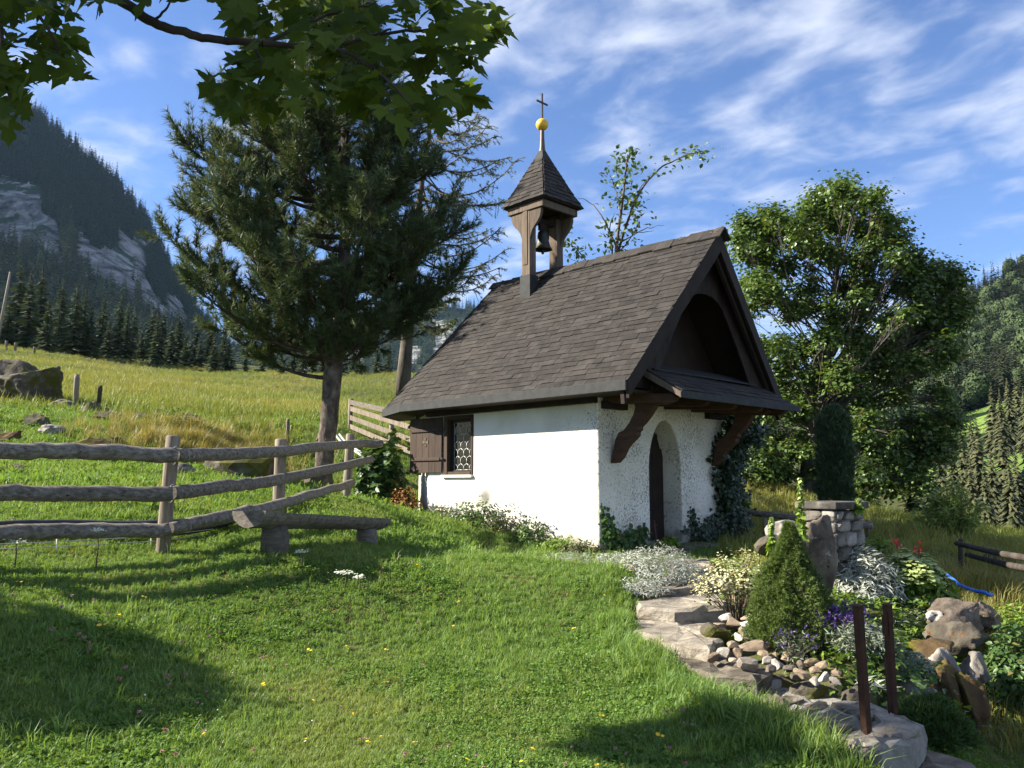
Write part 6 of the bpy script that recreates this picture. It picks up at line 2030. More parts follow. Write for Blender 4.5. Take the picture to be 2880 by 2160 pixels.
# ------------------------------------------------------------------ garden plants
def dome(name, label, cat, base, radii, n, tmpl, leafmat, lsize, group=None, seed=0, shell=0.55, up=0.5, flat_bottom=True, stems=6, second=None, lump=0.18):
    rr = np.random.default_rng(seed + 500)
    radii = tuple(1.22 * q for q in radii); n = int(n * 1.3)
    root = thing(name, label, cat, base, 0, group)
    d = rr.normal(size=(n, 3)); d /= np.linalg.norm(d, axis=1, keepdims=True)
    d[:, 2] = np.abs(d[:, 2])
    lumpy = 1 + lump * (fbm(d[:, 0] * 3 + seed, d[:, 1] * 3 + d[:, 2] * 2, seed, 2))
    r_ = (rr.uniform(shell ** 3, 1, (n, 1))) ** (1 / 3) * lumpy[:, None]
    P = d * r_ * np.array(radii)
    D = d * (1 - up) + np.array([0, 0, up]) + rr.normal(size=(n, 3)) * 0.35
    crown('leaves', [stamp(tmpl, P, frames(D), rr.uniform(0.65, 1.3, n) * lsize)], LEAF[leafmat], root)
    mb = MB()
    for k in range(stems):
        e = d[k] * np.array(radii) * 0.8
        mb.tube([(0, 0, -0.03), e * 0.5 + np.array([0, 0, 0.02]), e], [0.008, 0.006, 0.003], 4, False)
    mb.build('stems', MAT['twig'], root)
    if second:
        t2, m2, s2, n2, nm, zmin = second
        d2 = rr.normal(size=(n2, 3)); d2 /= np.linalg.norm(d2, axis=1, keepdims=True); d2[:, 2] = np.abs(d2[:, 2])
        d2 = d2[d2[:, 2] > zmin]
        lu = 1 + lump * (fbm(d2[:, 0] * 3 + seed, d2[:, 1] * 3 + d2[:, 2] * 2, seed, 2))
        P2 = d2 * np.array(radii) * 1.04 * lu[:, None]
        crown(nm, [stamp(t2, P2, frames(d2 * 0.5 + np.array([0, 0, 0.7])), rr.uniform(0.7, 1.3, len(P2)) * s2)], LEAF[m2], root)
    return root


def gbase(px, py, z):
    p = onz(px, py, z)
    return np.array([p[0], p[1], min(p[2], gz1(p[0], p[1]) + 0.02)])


SPIKE = burst(16, 0.35, 0.22, 1.1, 0.75, 14)
# dwarf conifer
b = gbase(2232, 1812, -0.93)
con = thing('dwarf_conifer', 'dense cone shaped light green dwarf conifer beside the standing stone', 'conifer', b)
n = 7200
hC = 0.80
zc = rng.uniform(0, 1, n) ** 1.25
an = rng.uniform(0, 6.283, n)
prof = np.interp(zc, [0, 0.08, 0.25, 0.5, 0.72, 0.88, 1.0], [0.80, 0.98, 1.0, 0.72, 0.40, 0.17, 0.02]) * 0.27
prof = prof * (1 + 0.50 * fbm(np.cos(an) * 2.6 + 4 + zc * 3, np.sin(an) * 2.6 + zc * 7, 3, 3))
rr_ = rng.uniform(0.72, 1.0, n)
P = np.stack([np.cos(an) * prof * rr_, np.sin(an) * prof * rr_, zc * hC], 1)
D = np.stack([np.cos(an), np.sin(an), 0.45 + 0.6 * zc], 1) + rng.normal(size=(n, 3)) * 0.35
crown('crown', [stamp(burst(12, 0.026, 0.0042, 1.2, 0.02, 15), P, frames(D), rng.uniform(0.8, 1.35, n))], LEAF['conifer'], con)
MB().tube([(0, 0, -0.05), (0, 0, 0.7)], [0.03, 0.008], 7).build('trunk', MAT['dark_bark'], con)

stems_bush('cream_shrub', 'twiggy shrub covered in cream flower heads beside the steps', 'shrub', gbase(2075, 1732, -0.90), 46, 0.62, 0.34, OVATE, 'olive', 0.030, 16, 0.005, 31, t0=0.45, flower=(ROUND, 'cream', 0.021, 30, 0.035, 'flowers'), jit=0.03)
stems_bush('lavender', 'purple flowering lavender leaning between conifer and rusty posts', 'lavender', gbase(2345, 1842, -0.97), 120, 0.32, 0.20, LANCE, 'silver_green', 0.045, 12, 0.002, 32, lean=(0.05, 0, 0), t0=0.05, flower=(SPIKE, 'lavender_flower', 0.045, 2, 0.012, 'flowers'), jit=0.02)
stems_bush('lavender', 'dark blue lavender spikes at the foot of the dwarf conifer', 'lavender', gbase(2235, 1858, -0.98), 34, 0.24, 0.16, LANCE, 'silver_green', 0.04, 10, 0.002, 33, t0=0.05, flower=(SPIKE, 'lavender_flower', 0.035, 1, 0.01, 'flowers'), jit=0.02)
stems_bush('lavender', 'grey green lavender bush without flowers left of the rusty posts', 'lavender', gbase(2420, 1870, -1.0), 130, 0.27, 0.21, LANCE, 'silver_green', 0.05, 22, 0.002, 34, t0=0.02, upright=0.6, jit=0.02)
stems_bush('lavender', 'pale grey lavender bush between the two rusty posts', 'lavender', gbase(2475, 1880, -1.04), 100, 0.26, 0.15, LANCE, 'silver_green', 0.05, 22, 0.002, 35, t0=0.02, upright=0.6, jit=0.02)
dome('silver_shrub', 'bright silver leaved shrub right of the standing stone', 'shrub', gbase(2435, 1690, -0.95), (0.31, 0.25, 0.44), 1900, LANCE, 'silver', 0.085, seed=1, up=0.45)
dome('silver_shrub', 'small silver leaved shrub hugging the standing stone', 'shrub', gbase(2375, 1640, -0.93), (0.14, 0.13, 0.33), 520, LANCE, 'silver', 0.08, seed=2, up=0.5)
dome('umbel_shrub', 'big leafy green shrub with pale green flower umbels', 'shrub', gbase(2570, 1700, -1.0), (0.33, 0.26, 0.42), 1700, OVATE, 'fresh', 0.07, seed=3, up=0.5, second=(ROUND, 'umbel', 0.045, 1900, 'umbels', 0.45))
dome('umbel_shrub', 'yellow green leafy shrub below the pillar cap', 'shrub', gbase(2475, 1600, -0.92), (0.30, 0.25, 0.40), 1100, LOBED, 'fresh', 0.05, seed=4)
dome('ladys_mantle', 'fresh green lobed plant behind the far rusty post', 'plant', gbase(2475, 1775, -0.98), (0.23, 0.18, 0.17), 620, LOBED, 'fresh', 0.055, seed=5, up=0.75)
dome('ladys_mantle', 'yellow green lobed plant right of the far rusty post', 'plant', gbase(2560, 1830, -1.05), (0.15, 0.12, 0.13), 320, LOBED, 'fresh', 0.05, seed=6, up=0.75)
dome('low_shrub', 'brownish olive low shrub left of the large brown boulder', 'shrub', gbase(2580, 1790, -1.03), (0.21, 0.18, 0.20), 1500, OVATE, 'olive', 0.026, seed=7)
dome('thyme_cushion', 'pale variegated cushion plant right of the rusty posts', 'plant', gbase(2545, 1895, -1.10), (0.15, 0.12, 0.13), 1300, ROUND, 'silver_green', 0.018, seed=8)
dome('moss_cushion', 'golden yellow moss cushion on the right rockery', 'moss', gbase(2620, 1835, -1.05), (0.15, 0.10, 0.05), 1400, burst(6, 1.0, 0.25, 1.2, 0, 3), 'moss', 0.018, seed=9, shell=0.9)
dome('juniper', 'dark sprawling juniper in shade right of the landing', 'juniper', gbase(2610, 2085, -1.33), (0.19, 0.16, 0.19), 2000, burst(9, 1.0, 0.10, 0.9, 0.5, 4), 'shrub', 0.045, seed=10, up=0.35)
dome('rosette_plant', 'grey green leaf rosette at the foot of the near rusty post', 'plant', gbase(2405, 1985, -1.08), (0.09, 0.07, 0.06), 46, LANCE, 'silver_green', 0.10, seed=11, up=0.6, shell=0.2)
dome('rosette_plant', 'grey leaved rosette under the pale lavender', 'plant', gbase(2452, 1925, -1.06), (0.10, 0.08, 0.05), 60, LANCE, 'silver', 0.08, seed=12, up=0.6, shell=0.2)
dome('geranium', 'bright green low geranium at the edge of the third step', 'plant', gbase(2022, 1742, -0.88), (0.14, 0.11, 0.07), 260, LOBED, 'fresh', 0.045, seed=13, up=0.8)
stems_bush('seedling_pine', 'small grey green pine seedling behind the umbel shrub', 'conifer', gbase(2548, 1560, -0.95), 30, 0.38, 0.14, burst(10, 1.0, 0.08, 0.8, 0.3, 6), 'silver_green', 0.06, 14, 0.004, 41, upright=0.7, t0=0.1)
dome('leafy_plant', 'green leafy plant before the stone pillar', 'plant', gbase(2390, 1590, -0.90), (0.18, 0.16, 0.30), 520, LANCE, 'fresh', 0.11, seed=14, up=0.6)
for i, (px, py) in enumerate([(2520, 1527), (2580, 1545)]):
    c = atY(px, py, 8.6)
    t = thing('red_flower', ['single red flower above the umbel shrub, left one', 'single red flower above the umbel shrub, right one'][i], 'flower', c - (0, 0, 0.45))
    MB().tube([(0, 0, 0), (0.01, 0, 0.45)], 0.005, 5).build('stem', MAT['twig'], t)
    P = rng.normal(size=(14, 3)) * 0.02 + np.array([0.01, 0, 0.45])
    crown('petals', [stamp(ROUND, P, frames(rng.normal(size=(14, 3))), np.full(14, 0.035))], LEAF['red_flower'], t)
# mullein stalks
for i, (px, by, ty, Y) in enumerate([(2252, 1560, 1352, 7.1), (2168, 1590, 1462, 7.6), (2410, 1445, 1405, 8.7)]):
    b = atY(px, by, Y); h = (by - ty) / F * Y
    t = thing('mullein', ['tall yellow green flower stalk rising left of the pillar cap', 'shorter yellow green flower stalk above the cream shrub', 'small yellow flower stalk showing behind the pillar cap'][i], 'plant', b)
    MB().tube([(0, 0, 0), (0.015, 0, h * 0.5), (0.02, 0, h)], [0.011, 0.008, 0.004], 6).build('stalk', MAT['twig'], t)
    n = 150
    zt = rng.uniform(0.25, 1.0, n) * h
    an = rng.uniform(0, 6.283, n)
    P = np.stack([0.015 + np.cos(an) * 0.014, np.sin(an) * 0.014, zt], 1)
    D = np.stack([np.cos(an), np.sin(an), np.full(n, 0.8)], 1)
    crown('leaves', [stamp(OVATE, P, frames(D), np.interp(zt / h, [0.25, 0.6, 1], [0.085, 0.045, 0.022]))], LEAF['fresh'], t)
    P = np.stack([0.02 + np.cos(an[:60]) * 0.018, np.sin(an[:60]) * 0.018, rng.uniform(0.72, 1.0, 60) * h], 1)
    crown('flowers', [stamp(ROUND, P, frames(D[:60]), np.full(60, 0.024))], LEAF['umbel'], t)

# plants along the chapel wall
dome('silver_plant', 'large silver white cushion plant at the chapel corner', 'plant', gbase(1850, 1645, -0.78), (0.42, 0.36, 0.30), 4200, LANCE, 'silver', 0.05, seed=20, up=0.55, lump=0.35)
dome('silver_plant', 'silver white cushion plant left of the chapel corner', 'plant', gbase(1740, 1618, -0.72), (0.38, 0.30, 0.20), 2600, LANCE, 'silver', 0.045, seed=21, up=0.55, lump=0.35)
dome('silver_plant', 'small silver plant below the middle of the white wall', 'plant', gbase(1580, 1570, -0.64), (0.34, 0.22, 0.13), 1500, LANCE, 'silver', 0.042, seed=22, up=0.55, lump=0.35)
dome('silver_plant', 'low silver clump spilling over the third step', 'plant', gbase(1800, 1668, -0.79), (0.22, 0.18, 0.10), 1100, LANCE, 'silver', 0.042, seed=27, up=0.55, lump=0.35)
for i, (u, v, r_, h, mt, lb) in enumerate([(-0.55, -0.16, 0.30, 0.18, 'fresh', 'yellow green leafy clump at the wall near the corner'), (-1.15, -0.15, 0.32, 0.30, 'shrub', 'green clump with one tall shoot against the white wall'), (-1.7, -0.14, 0.30, 0.34, 'olive', 'reddish olive clump at the middle of the white wall'),
                                           (-2.25, -0.16, 0.32, 0.38, 'ivy_light', 'bright leafy clump below the sooty spot'), (-2.75, -0.17, 0.30, 0.26, 'silver_green', 'grey green clump below the window'), (-3.2, -0.2, 0.28, 0.18, 'olive', 'low olive clump under the shutter'),
                                           (-0.15, -0.2, 0.26, 0.16, 'olive', 'brownish clump at the wall corner beside the silver plants')]):
    p = CHP(u, v); p[2] = gz1(p[0], p[1]) - 0.02
    dome('wall_plant', lb, 'plant', p, (r_, r_ * 0.8, h), 620, LOBED if i % 2 else OVATE, mt, 0.045, 'plants along the chapel wall', 30 + i, lump=0.5)
p = CHP(-4.1, -0.25); p[2] = gz1(p[0], p[1])
dome('wall_plant', 'rusty red leafed clump at the rear corner of the wall', 'plant', p, (0.26, 0.22, 0.42), 420, OVATE, 'rust_leaf', 0.06, 'plants along the chapel wall', 50, lump=0.4)
for i, (px, py, s) in enumerate([(1145, 1432, 0.07), (1195, 1450, 0.055), (1170, 1445, 0.06), (1110, 1428, 0.08)]):
    p = atY(px, py, 14.0); p[2] = gz1(p[0], p[1]) + 0.02
    o = link('stone', PEB[i]); o.location = tuple(p); o.scale = (s, s, s * 0.8)
    tag(o, ['pale stone at the rear wall foot under the climbing maple', 'orange stone at the rear wall foot', 'small pale stone between two stones at the rear wall foot', 'largest stone at the rear wall foot near the bench end'][i], 'stone', 'stones at the rear wall foot')
p = atY(1068, 1440, 15.0); p[2] = gz1(p[0], p[1])
dome('maple_bush', 'dark green maple bush climbing at the rear corner of the chapel', 'bush', p, (0.46, 0.34, 1.0), 1400, MAPLE, 'shrub', 0.11, seed=55, up=0.35, stems=10, lump=0.4)


def climber(name, label, pts, n, mat, lsize, seed, depth=0.05, spread=0.06):
    """ivy over a wall: pts = list of (u, v, w, radius) in the chapel frame"""
    rr = np.random.default_rng(seed)
    root = thing(name, label, 'ivy', CHP(0, 0, 0), TH - math.pi / 2)
    A = np.array([(u, v * 0.889, w, r_) if u > -1 else (u - 0.42, v, w, r_) for u, v, w, r_ in pts])
    wts = A[:, 3] ** 2
    k = rr.choice(len(A), n, p=wts / wts.sum())
    P = A[k, :3] + rr.normal(size=(n, 3)) * A[k, 3:4] * np.array([0.35, 0.5, 0.6])
    P[:, 0] = np.where(A[k, 0] > -0.01, np.maximum(P[:, 0], 0.01), P[:, 0])
    D = np.array([0.9, -0.5, 0.5]) + rr.normal(size=(n, 3)) * 0.45
    crown('leaves', [stamp(IVYL, P, frames(D), rr.uniform(0.6, 1.25, n) * lsize)], LEAF[mat], root)
    mb = MB()
    for j in range(0, len(A) - 1):
        if np.linalg.norm(A[j, :3] - A[j + 1, :3]) < 0.8:
            mb.tube([A[j, :3], A[j + 1, :3]], 0.006, 4, False)
    mb.build('stems', MAT['twig'], root)
    return root


climber('ivy', 'ivy climbing the front wall left of the door', [(0.03, 0.06, 0.55, 0.06), (0.04, 0.10, 0.42, 0.09), (0.05, 0.14, 0.25, 0.13), (0.06, 0.25, 0.1, 0.18), (0.08, 0.5, 0.0, 0.18), (0.05, 0.7, 0.12, 0.14), (0.05, 0.95, 0.05, 0.16), (0.05, 1.05, 0.2, 0.10), (0.1, 0.3, -0.1, 0.2)], 620, 'shrub', 0.07, 3)
climber('ivy', 'dark ivy at the foot of the wall right of the door', [(0.05, 2.55, 0.45, 0.06), (0.06, 2.6, 0.25, 0.12), (0.10, 2.65, 0.05, 0.18), (0.10, 2.9, 0.0, 0.18), (0.10, 3.05, 0.2, 0.14), (0.1, 3.3, 0.15, 0.18), (0.1, 3.4, 0.35, 0.12), (0.15, 2.8, -0.15, 0.2), (0.02, 2.35, 0.15, 0.06)], 700, 'ivy', 0.07, 4)
climber('ivy', 'thick curtain of dark ivy covering the right front corner of the chapel', [(0.12 + 0.10 * math.sin(k * 1.3), 3.74 + 0.14 * math.sin(k * 0.9), 0.0 + k * 0.11, 0.20 + 0.05 * math.sin(k * 2.1)) for k in range(18)] + [(0.3, 3.85, 1.55, 0.25), (0.5, 3.95, 1.75, 0.22), (0.1, 3.3, 1.1, 0.06), (0.05, 3.35, 0.95, 0.08), (0.05, 3.45, 0.8, 0.1), (0.03, 3.2, 1.3, 0.05), (0.03, 3.4, 1.45, 0.06)], 4200, 'ivy', 0.075, 5)
climber('ivy', 'ivy strand hanging under the rear eave beside the shutter', [(-4.1, 0.3, 1.95, 0.12), (-3.95, 0.22, 1.85, 0.10), (-4.1, 0.3, 1.7, 0.12), (-3.85, 0.12, 2.0, 0.08), (-4.15, 0.35, 1.45, 0.12), (-4.1, 0.3, 1.2, 0.12)], 260, 'shrub', 0.08, 6)
# small pots and a wooden stake by the door
t = thing('garden_stake', 'orange wooden stake leaning at the wall left of the door', 'stake', CHP(0.22, 1.05, -0.05))
MB().tube([(0, 0, -0.05), (-0.03, 0.02, 0.42)], 0.014, 7).build('rod', MAT['brown_wood'], t)
MB().tube([(-0.07, 0.02, 0.34), (0.02, 0.02, 0.36)], 0.009, 6).build('crossbar', MAT['brown_wood'], t)
dome('pot_plant', 'small yellow green plant at the threshold', 'plant', CHP(0.45, 1.02, -0.02), (0.14, 0.12, 0.14), 120, LOBED, 'fresh', 0.06, seed=61)
# hedge and bushes on the right edge
dome('hedge_bush', 'dense green bush filling the lower right edge', 'bush', onz(2885, 2010, -1.60), (0.30, 0.34, 0.52), 3800, OVATE, 'shrub', 0.05, seed=62, up=0.4, lump=0.3)
dome('hedge_bush', 'lighter leafy bush above the lower right hedge', 'bush', onz(2895, 1830, -1.35), (0.30, 0.3, 0.36), 2000, OVATE, 'fresh', 0.045, seed=63, lump=0.3)
p = atY(490, 1180, 20); p[2] = gz1(p[0], p[1])
dome('pasture_bush', 'low ragged green bush on the rocky pasture bank', 'bush', p, (0.75, 0.5, 0.42), 1300, OVATE, 'shrub', 0.07, seed=64, lump=0.6, shell=0.3)
for i, (px, py, Y, s) in enumerate([(2030, 1300, 17, 0.5), (2110, 1330, 24, 0.9)]):
    p = atY(px, py + 60, Y); p[2] = gz1(p[0], p[1])
    dome('thicket_bush', ['small bush behind the right chapel corner', 'leafy bush under the left side of the sycamore'][i], 'bush', p, (s, s, s * 1.2), 900, LOBED, 'sycamore', 0.12, seed=70 + i, lump=0.4)

# ------------------------------------------------------------------ grass
def tuft(seed, n, h, w, spread, curve=0.5, segs=2):
    rr = np.random.default_rng(seed)
    V, Fc = [], []
    for k in range(n):
        a = rr.uniform(0, 6.283); r0 = spread * math.sqrt(rr.random())
        a2 = rr.uniform(0, 6.283)
        d = np.array([math.cos(a2), math.sin(a2), 0]); s = np.array([-math.sin(a2), math.cos(a2), 0])
        hh = h * rr.uniform(0.55, 1.15); cv = curve * rr.uniform(0.2, 1.3) * hh
        o_ = np.array([r0 * math.cos(a), r0 * math.sin(a), -0.008])
        b_ = len(V)
        V += [o_ - s * w * 0.5, o_ + s * w * 0.5]
        m_ = o_ + d * cv * 0.3 + np.array([0, 0, hh * 0.6]); V += [m_ + s * w * 0.42, m_ - s * w * 0.42]
        V += [o_ + d * cv + np.array([0, 0, hh * (1.0 - 0.25 * cv / hh)])]
        Fc += [(b_, b_ + 1, b_ + 2), (b_, b_ + 2, b_ + 3), (b_ + 3, b_ + 2, b_ + 4)]
    return np.array(V), np.array(Fc)


def weed(seed, n, h, size, spread, tmpl):
    rr = np.random.default_rng(seed)
    P = np.stack([rr.normal(0, spread, n), rr.normal(0, spread, n), rr.uniform(0.3, 1.0, n) * h], 1)
    D = rr.normal(size=(n, 3)) * 0.45 + np.array([0, 0, 1.0])
    return stamp(tmpl, P, frames(D, rr.uniform(0, 6.28, n)), rr.uniform(0.6, 1.3, n) * size)


G = [np_mesh('grass_tuft', *tuft(1, 16, 0.070, 0.0050, 0.035), LEAF['grass']), np_mesh('grass_tuft', *tuft(2, 14, 0.085, 0.0050, 0.035, 0.7), LEAF['grass']), np_mesh('grass_tuft', *tuft(3, 18, 0.055, 0.0055, 0.04, 0.8), LEAF['grass']),
     np_mesh('clover_tuft', *weed(4, 30, 0.045, 0.0155, 0.045, ROUND), LEAF['clover']), np_mesh('herb_tuft', *weed(5, 14, 0.045, 0.038, 0.035, OVATE), LEAF['clover']), np_mesh('grass_tuft', *tuft(6, 9, 0.15, 0.0050, 0.02, 0.6), LEAF['grass']), np_mesh('straw_tuft', *tuft(7, 12, 0.05, 0.0045, 0.04, 1.1), LEAF['dry'])]
MG = [np_mesh('meadow_tuft', *tuft(11, 16, 0.26, 0.011, 0.12, 0.45), LEAF['meadow']), np_mesh('meadow_tuft', *tuft(12, 14, 0.32, 0.012, 0.12, 0.6), LEAF['meadow']), np_mesh('meadow_tuft', *tuft(13, 14, 0.20, 0.012, 0.13, 0.8), LEAF['meadow'])]
DG = [np_mesh('dry_tuft', *tuft(14, 14, 0.40, 0.008, 0.08, 0.5), LEAF['dry']), np_mesh('dry_tuft', *tuft(15, 12, 0.34, 0.008, 0.09, 0.8), LEAF['meadow'])]
PG = [np_mesh('pasture_tuft', *tuft(16, 16, 0.10, 0.009, 0.09, 0.7), LEAF['grass']), np_mesh('pasture_tuft', *tuft(17, 14, 0.13, 0.009, 0.09, 0.7), LEAF['grass']), np_mesh('pasture_weed', *weed(18, 14, 0.08, 0.05, 0.08, OVATE), LEAF['clover'])]

BED = [onz(px, py, z)[:2] for px, py, z in [(2020, 1690, -0.88), (2060, 1900, -1.02), (2200, 1930, -1.05), (2400, 1985, -1.1), (2580, 2040, -1.12), (2620, 1990, -1.2), (2700, 1990, -1.3), (2780, 1800, -1.1), (2640, 1660, -1.0), (2400, 1600, -0.9), (2200, 1620, -0.88)]]


def free(x, y, pad=0.0):
    """keep grass off the chapel, the stones and the flower bed"""
    ok = np.ones(len(x), bool)
    for poly in SLABS + [BED]:
        c = np.mean(poly, axis=0)
        Q = [c + (np.array(p) - c) * (1 + pad) for p in poly]
        ins = np.zeros(len(x), bool)
        for i in range(len(Q)):
            x1, y1 = Q[i]; x2, y2 = Q[i - 1]
            cond = ((y1 > y) != (y2 > y)) & (x < (x2 - x1) * (y - y1) / (y2 - y1 + 1e-12) + x1)
            ins ^= cond
        ok &= ~ins
    d = np.stack([x, y], 1) - CO[:2]
    u, v = d @ FW[:2], d @ RT[:2]
    ok &= ~((u > -5.2) & (u < 0.02) & (v > -0.03) & (v < 3.35))
    return ok


def scatter_area(name, n, fx, variants, probs, smin, smax, label, seed, accept=None, pad=0.0):
    rr = np.random.default_rng(seed)
    x, y = fx(rr, n)
    k = free(x, y, pad)
    if accept is not None: k &= accept(x, y, rr)
    x, y = x[k], y[k]
    z = gz(x, y)
    m_ = len(x)
    E = np.stack([rr.normal(0, 0.16, m_), rr.normal(0, 0.16, m_), rr.uniform(0, 6.28, m_)], 1)
    idx = rr.choice(len(variants), m_, p=np.array(probs) / sum(probs))
    if name == 'lawn_grass' and len(variants) > 5:      # clover and herbs grow in patches, grass between them
        pf_ = fbm(x * 1.1 + 3, y * 1.1, 71, 3)
        idx = np.where((pf_ > 0.15) & (rr.random(m_) < 0.30), 3 + (rr.random(m_) < 0.35), np.where((pf_ < 0.0) & (idx >= 3) & (idx < 5), 2, idx))
        idx = np.where((fbm(x * 2.1, y * 2.1 + 9, 73, 2) > 0.25) & (rr.random(m_) < 0.14), 6, idx)
    big_ = 1 + 0.6 * fbm(x * 0.9, y * 0.9, 44, 3)
    return gn_scatter(name, np.stack([x, y, z], 1), E, rr.uniform(smin, smax, m_) * big_, idx, variants, label)


def wedge(y0, y1, xl, xr, power):
    """more tufts near the viewer: x between xl*y and xr*y"""
    def f(rr, n):
        t_ = rr.random(n)
        y = (y0 ** power + t_ * (y1 ** power - y0 ** power)) ** (1 / power)
        x = (xl + (xr - xl) * rr.random(n)) * y + rr.normal(0, 0.05, n)
        return x, y
    return f


scatter_area('lawn_grass', 76000, wedge(3.3, 9.0, -0.80, 0.62, 0.45), G, [5, 3.5, 6, 1.8, 0.6, 0.25, 0.15], 0.50, 0.95, 'short green grass and clover of the lawn', 1,
             accept=lambda x, y, rr: (x < 0.20 * y + 0.9), pad=0.06)
scatter_area('lawn_grass', 26000, wedge(8.5, 17, -0.55, 0.30, 0.6), G[:3] + G[5:6], [5, 5, 4, 0.2], 0.8, 1.35, 'grass of the lawn before the chapel and fence', 2)
scatter_area('edge_grass', 2600, lambda rr, n: ((lambda t_: (np.interp(t_, [0, 0.3, 0.6, 1], [1.15, 1.05, 1.15, 1.75]) + rr.normal(0, 0.10, n) - 0.22, np.interp(t_, [0, 0.3, 0.6, 1], [8.6, 6.6, 5.2, 4.0]) + rr.normal(0, 0.1, n)))(rr.random(n))), [G[1], G[5], G[4]], [4, 2, 1], 0.6, 1.1, 'longer grass along the edge of the steps', 3, pad=-0.12)
scatter_area('pasture_grass', 42000, wedge(9.0, 30, -0.95, -0.05, 0.35), PG, [5, 5, 2], 0.6, 1.25, 'grazed grass of the stony pasture behind the fence', 4, accept=lambda x, y, rr: y > 8.0 - 0.25 * x * 0)
scatter_area('meadow_grass', 52000, wedge(22, 100, -0.95, 0.05, 0.30), MG, [5, 5, 4], 0.7, 1.4, 'tall yellow green hay meadow up to the treeline', 5, accept=lambda x, y, rr: (y > 26 + 4 * fbm(x * 0.2, y * 0.2, 7, 2)) | (rr.random(len(x)) < 0.12))
scatter_area('dry_grass', 2600, lambda rr, n: (rr.normal(-7.2, 0.9, n), rr.normal(19.3, 1.1, n)), DG, [1, 1], 0.7, 1.2, 'tuft of dry straw coloured grass on the pasture bank', 6)
scatter_area('mound_grass', 17000, lambda rr, n: ((0.22 + 0.5 * rr.random(n)) * (lambda y: y)(1) * 0 + rr.uniform(3.0, 16, n), rr.uniform(10.5, 34, n)), MG, [5, 5, 4], 0.55, 1.0, 'sunlit meadow grass behind the chapel and garden', 7, accept=lambda x, y, rr: (x > 0.24 * y) & (x < 0.9 * y))
scatter_area('roadside_grass', 9000, lambda rr, n: (rr.uniform(2.9, 8.5, n), rr.uniform(6.0, 12.5, n)), [MG[0], DG[0], DG[1], G[5]], [4, 2, 4, 3], 0.5, 0.85, 'long yellowish grass right of the rockery', 8, accept=lambda x, y, rr: x > 0.47 * y - 0.1)
scatter_area('gravel_weeds', 3800, lambda rr, n: (rr.uniform(1.9, 4.5, n), rr.uniform(3.2, 6.0, n)), [G[2], G[3], G[0]], [3, 3, 2], 0.5, 0.9, 'thin grass between gravel at the bottom right', 9)
GC = [np_mesh('cover_leaf', *weed(21, 30, 0.07, 0.035, 0.07, OVATE), LEAF['shrub']), np_mesh('cover_leaf', *weed(22, 26, 0.06, 0.035, 0.07, LOBED), LEAF['fresh']), np_mesh('cover_leaf', *weed(23, 34, 0.06, 0.03, 0.07, LANCE), LEAF['silver_green']), np_mesh('cover_leaf', *weed(24, 30, 0.05, 0.03, 0.07, OVATE), LEAF['olive'])]
rr = np.random.default_rng(99)
bx = np.array(BED)
x, y = rr.uniform(bx[:, 0].min() - 0.1, bx[:, 0].max() + 0.3, 2600), rr.uniform(bx[:, 1].min(), bx[:, 1].max() + 1.0, 2600)
k = np.array([inpoly(a_, b_, [tuple(q) for q in bx]) or (b_ > 7.0 and a_ > 0.27 * b_) for a_, b_ in zip(x, y)]) & (y > 5.05)
SP_ = [tuple(onz(px, py, z)[:2]) for px, py, z in [(1980, 1735, -0.86), (2160, 1725, -0.86), (2200, 1815, -0.93), (2360, 1870, -0.98), (2380, 1930, -1.03), (2200, 1910, -1.02), (1980, 1870, -1.0)]]
k &= ~np.array([inpoly(a_, b_, SP_) for a_, b_ in zip(x, y)])
x, y = x[k], y[k]
patch_ = (fbm(x * 2.2, y * 2.2, 61, 2) * 2.2 + 2 + rr.normal(0, 0.5, len(x))).clip(0, 3.9).astype(int)
gn_scatter('ground_cover', np.stack([x, y, gz(x, y)], 1), np.stack([rr.normal(0, .2, len(x)), rr.normal(0, .2, len(x)), rr.uniform(0, 6.28, len(x))], 1), rr.uniform(0.7, 1.7, len(x)), patch_, GC, 'low mixed ground cover between the garden plants')
# flowers in the lawn
HEAD = ICO[1]
FL = [np_mesh('clover_head', *stamp(burst(40, 0.011, 0.006, 3.0, 0.0, 3), np.array([[0, 0, 0.075]]), frames(np.array([[0, 0, 1.0]])), np.array([1.0])), LEAF['pink_flower']),
      np_mesh('yellow_head', *stamp(ROUND, np.array([[0, -0.008, 0.085], [0.004, -0.006, 0.083]]), frames(np.array([[0.1, -0.3, 1.0], [-0.3, -0.2, 1.0]])), np.array([0.020, 0.018])), LEAF['yellow_flower']),
      np_mesh('white_head', *stamp(ROUND, np.array([[0, 0, 0.06]]), frames(np.array([[0.1, -0.3, 1.0]])), np.array([0.012])), LEAF['white_flower'])]
scatter_area('lawn_flowers', 400, wedge(3.6, 9.5, -0.65, 0.22, 0.5), FL, [5, 2.2, 0.7], 0.8, 1.3, 'scattered pink clover heads and yellow flowers in the lawn', 10, accept=lambda x, y, rr: fbm(x * 0.7, y * 0.7, 91, 2) > -0.15)
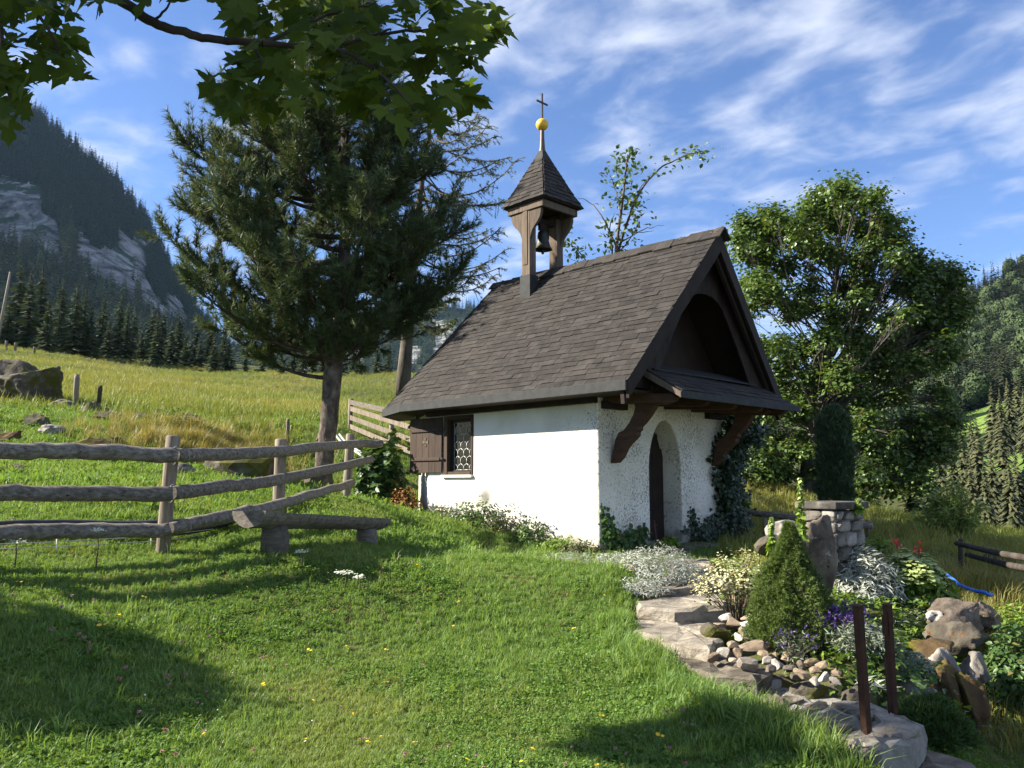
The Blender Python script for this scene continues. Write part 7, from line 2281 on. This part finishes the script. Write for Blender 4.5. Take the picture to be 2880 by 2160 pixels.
# white umbels standing above the lawn
for i, (px, py, Y, s) in enumerate([(970, 1634, 7.0, 0.075), (1010, 1648, 6.95, 0.04), (845, 1622, 7.3, 0.05), (275, 1490, 6.9, 0.06), (45, 1522, 6.7, 0.10)]):
    c = atY(px, py, Y); zg = gz1(c[0], c[1])
    t = thing('hogweed', ['white hogweed umbel standing highest in the lawn right of the bench', 'small white umbel just right of the highest hogweed', 'faint white umbel below the bench', 'white umbel in front of the lowest rail left of the post', 'broad white umbels at the left edge below the rails'][i], 'flower', (c[0], c[1], zg))
    h = max(0.15, c[2] - zg)
    MB().tube([(0, 0, 0), (0.01, 0, h * 0.6), (0, 0, h)], [0.006, 0.005, 0.003], 5).build('stem', MAT['twig'], t)
    n = 70
    P = np.stack([rng.normal(0, s * 0.5, n), rng.normal(0, s * 0.25, n), h + rng.normal(0, 0.008, n)], 1)
    crown('umbel', [stamp(ROUND, P, frames(np.array([0, -0.2, 1.0]) + rng.normal(size=(n, 3)) * 0.2), rng.uniform(0.010, 0.020, n))], LEAF['white_flower'], t)
# gravel patch: loose stones at the bottom right and the pale track
n = 1500
x, y = rng.uniform(1.9, 4.6, n), rng.uniform(3.4, 5.6, n)
k = free(x, y)
x, y = x[k], y[k]
V, Fc = rock_geo(900, (1, 0.8, 0.6), 1, 5, 0.05)
gm = np_mesh('gravel_stone', V, Fc, MAT['pebble'])
gn_scatter('gravel', np.stack([x, y, gz(x, y)], 1), rng.uniform(0, 6, (len(x), 3)), rng.uniform(0.005, 0.02, len(x)), np.zeros(len(x), int), [gm], 'loose pale gravel at the bottom right')
tp = [atY(px, py, Y) for px, py, Y in [(2800, 1622, 12.5), (3050, 1610, 13.5), (3100, 1720, 9.0), (2850, 1700, 9.8), (2830, 1660, 11.2)]]
V = [np.array([p[0], p[1], gz1(p[0], p[1]) + 0.03]) for p in tp]
MB().add(V, [(0, 4, 3, 2, 1)]).build('track', MAT['gravel'], None)['kind'] = 'structure'

# ------------------------------------------------------------------ the air between here and the mountains
hz = MB().box((-1700, -70, -60), (1700, 2300, 640)).build('haze', None, None)
hm = bpy.data.materials.new('haze'); hm.use_nodes = True
ht = hm.node_tree
ht.nodes.remove(ht.nodes['Principled BSDF'])
pv = N(ht, 'ShaderNodeVolumePrincipled')
pv.inputs['Color'].default_value = (0.42, 0.68, 1.0, 1)
pv.inputs['Density'].default_value = 0.000034
pv.inputs['Anisotropy'].default_value = 0.2
L(ht, pv.outputs[0], ht.nodes['Material Output'].inputs['Volume'])
hz.data.materials.append(hm)
tag(hz, 'thin blue mountain haze', kind='stuff')
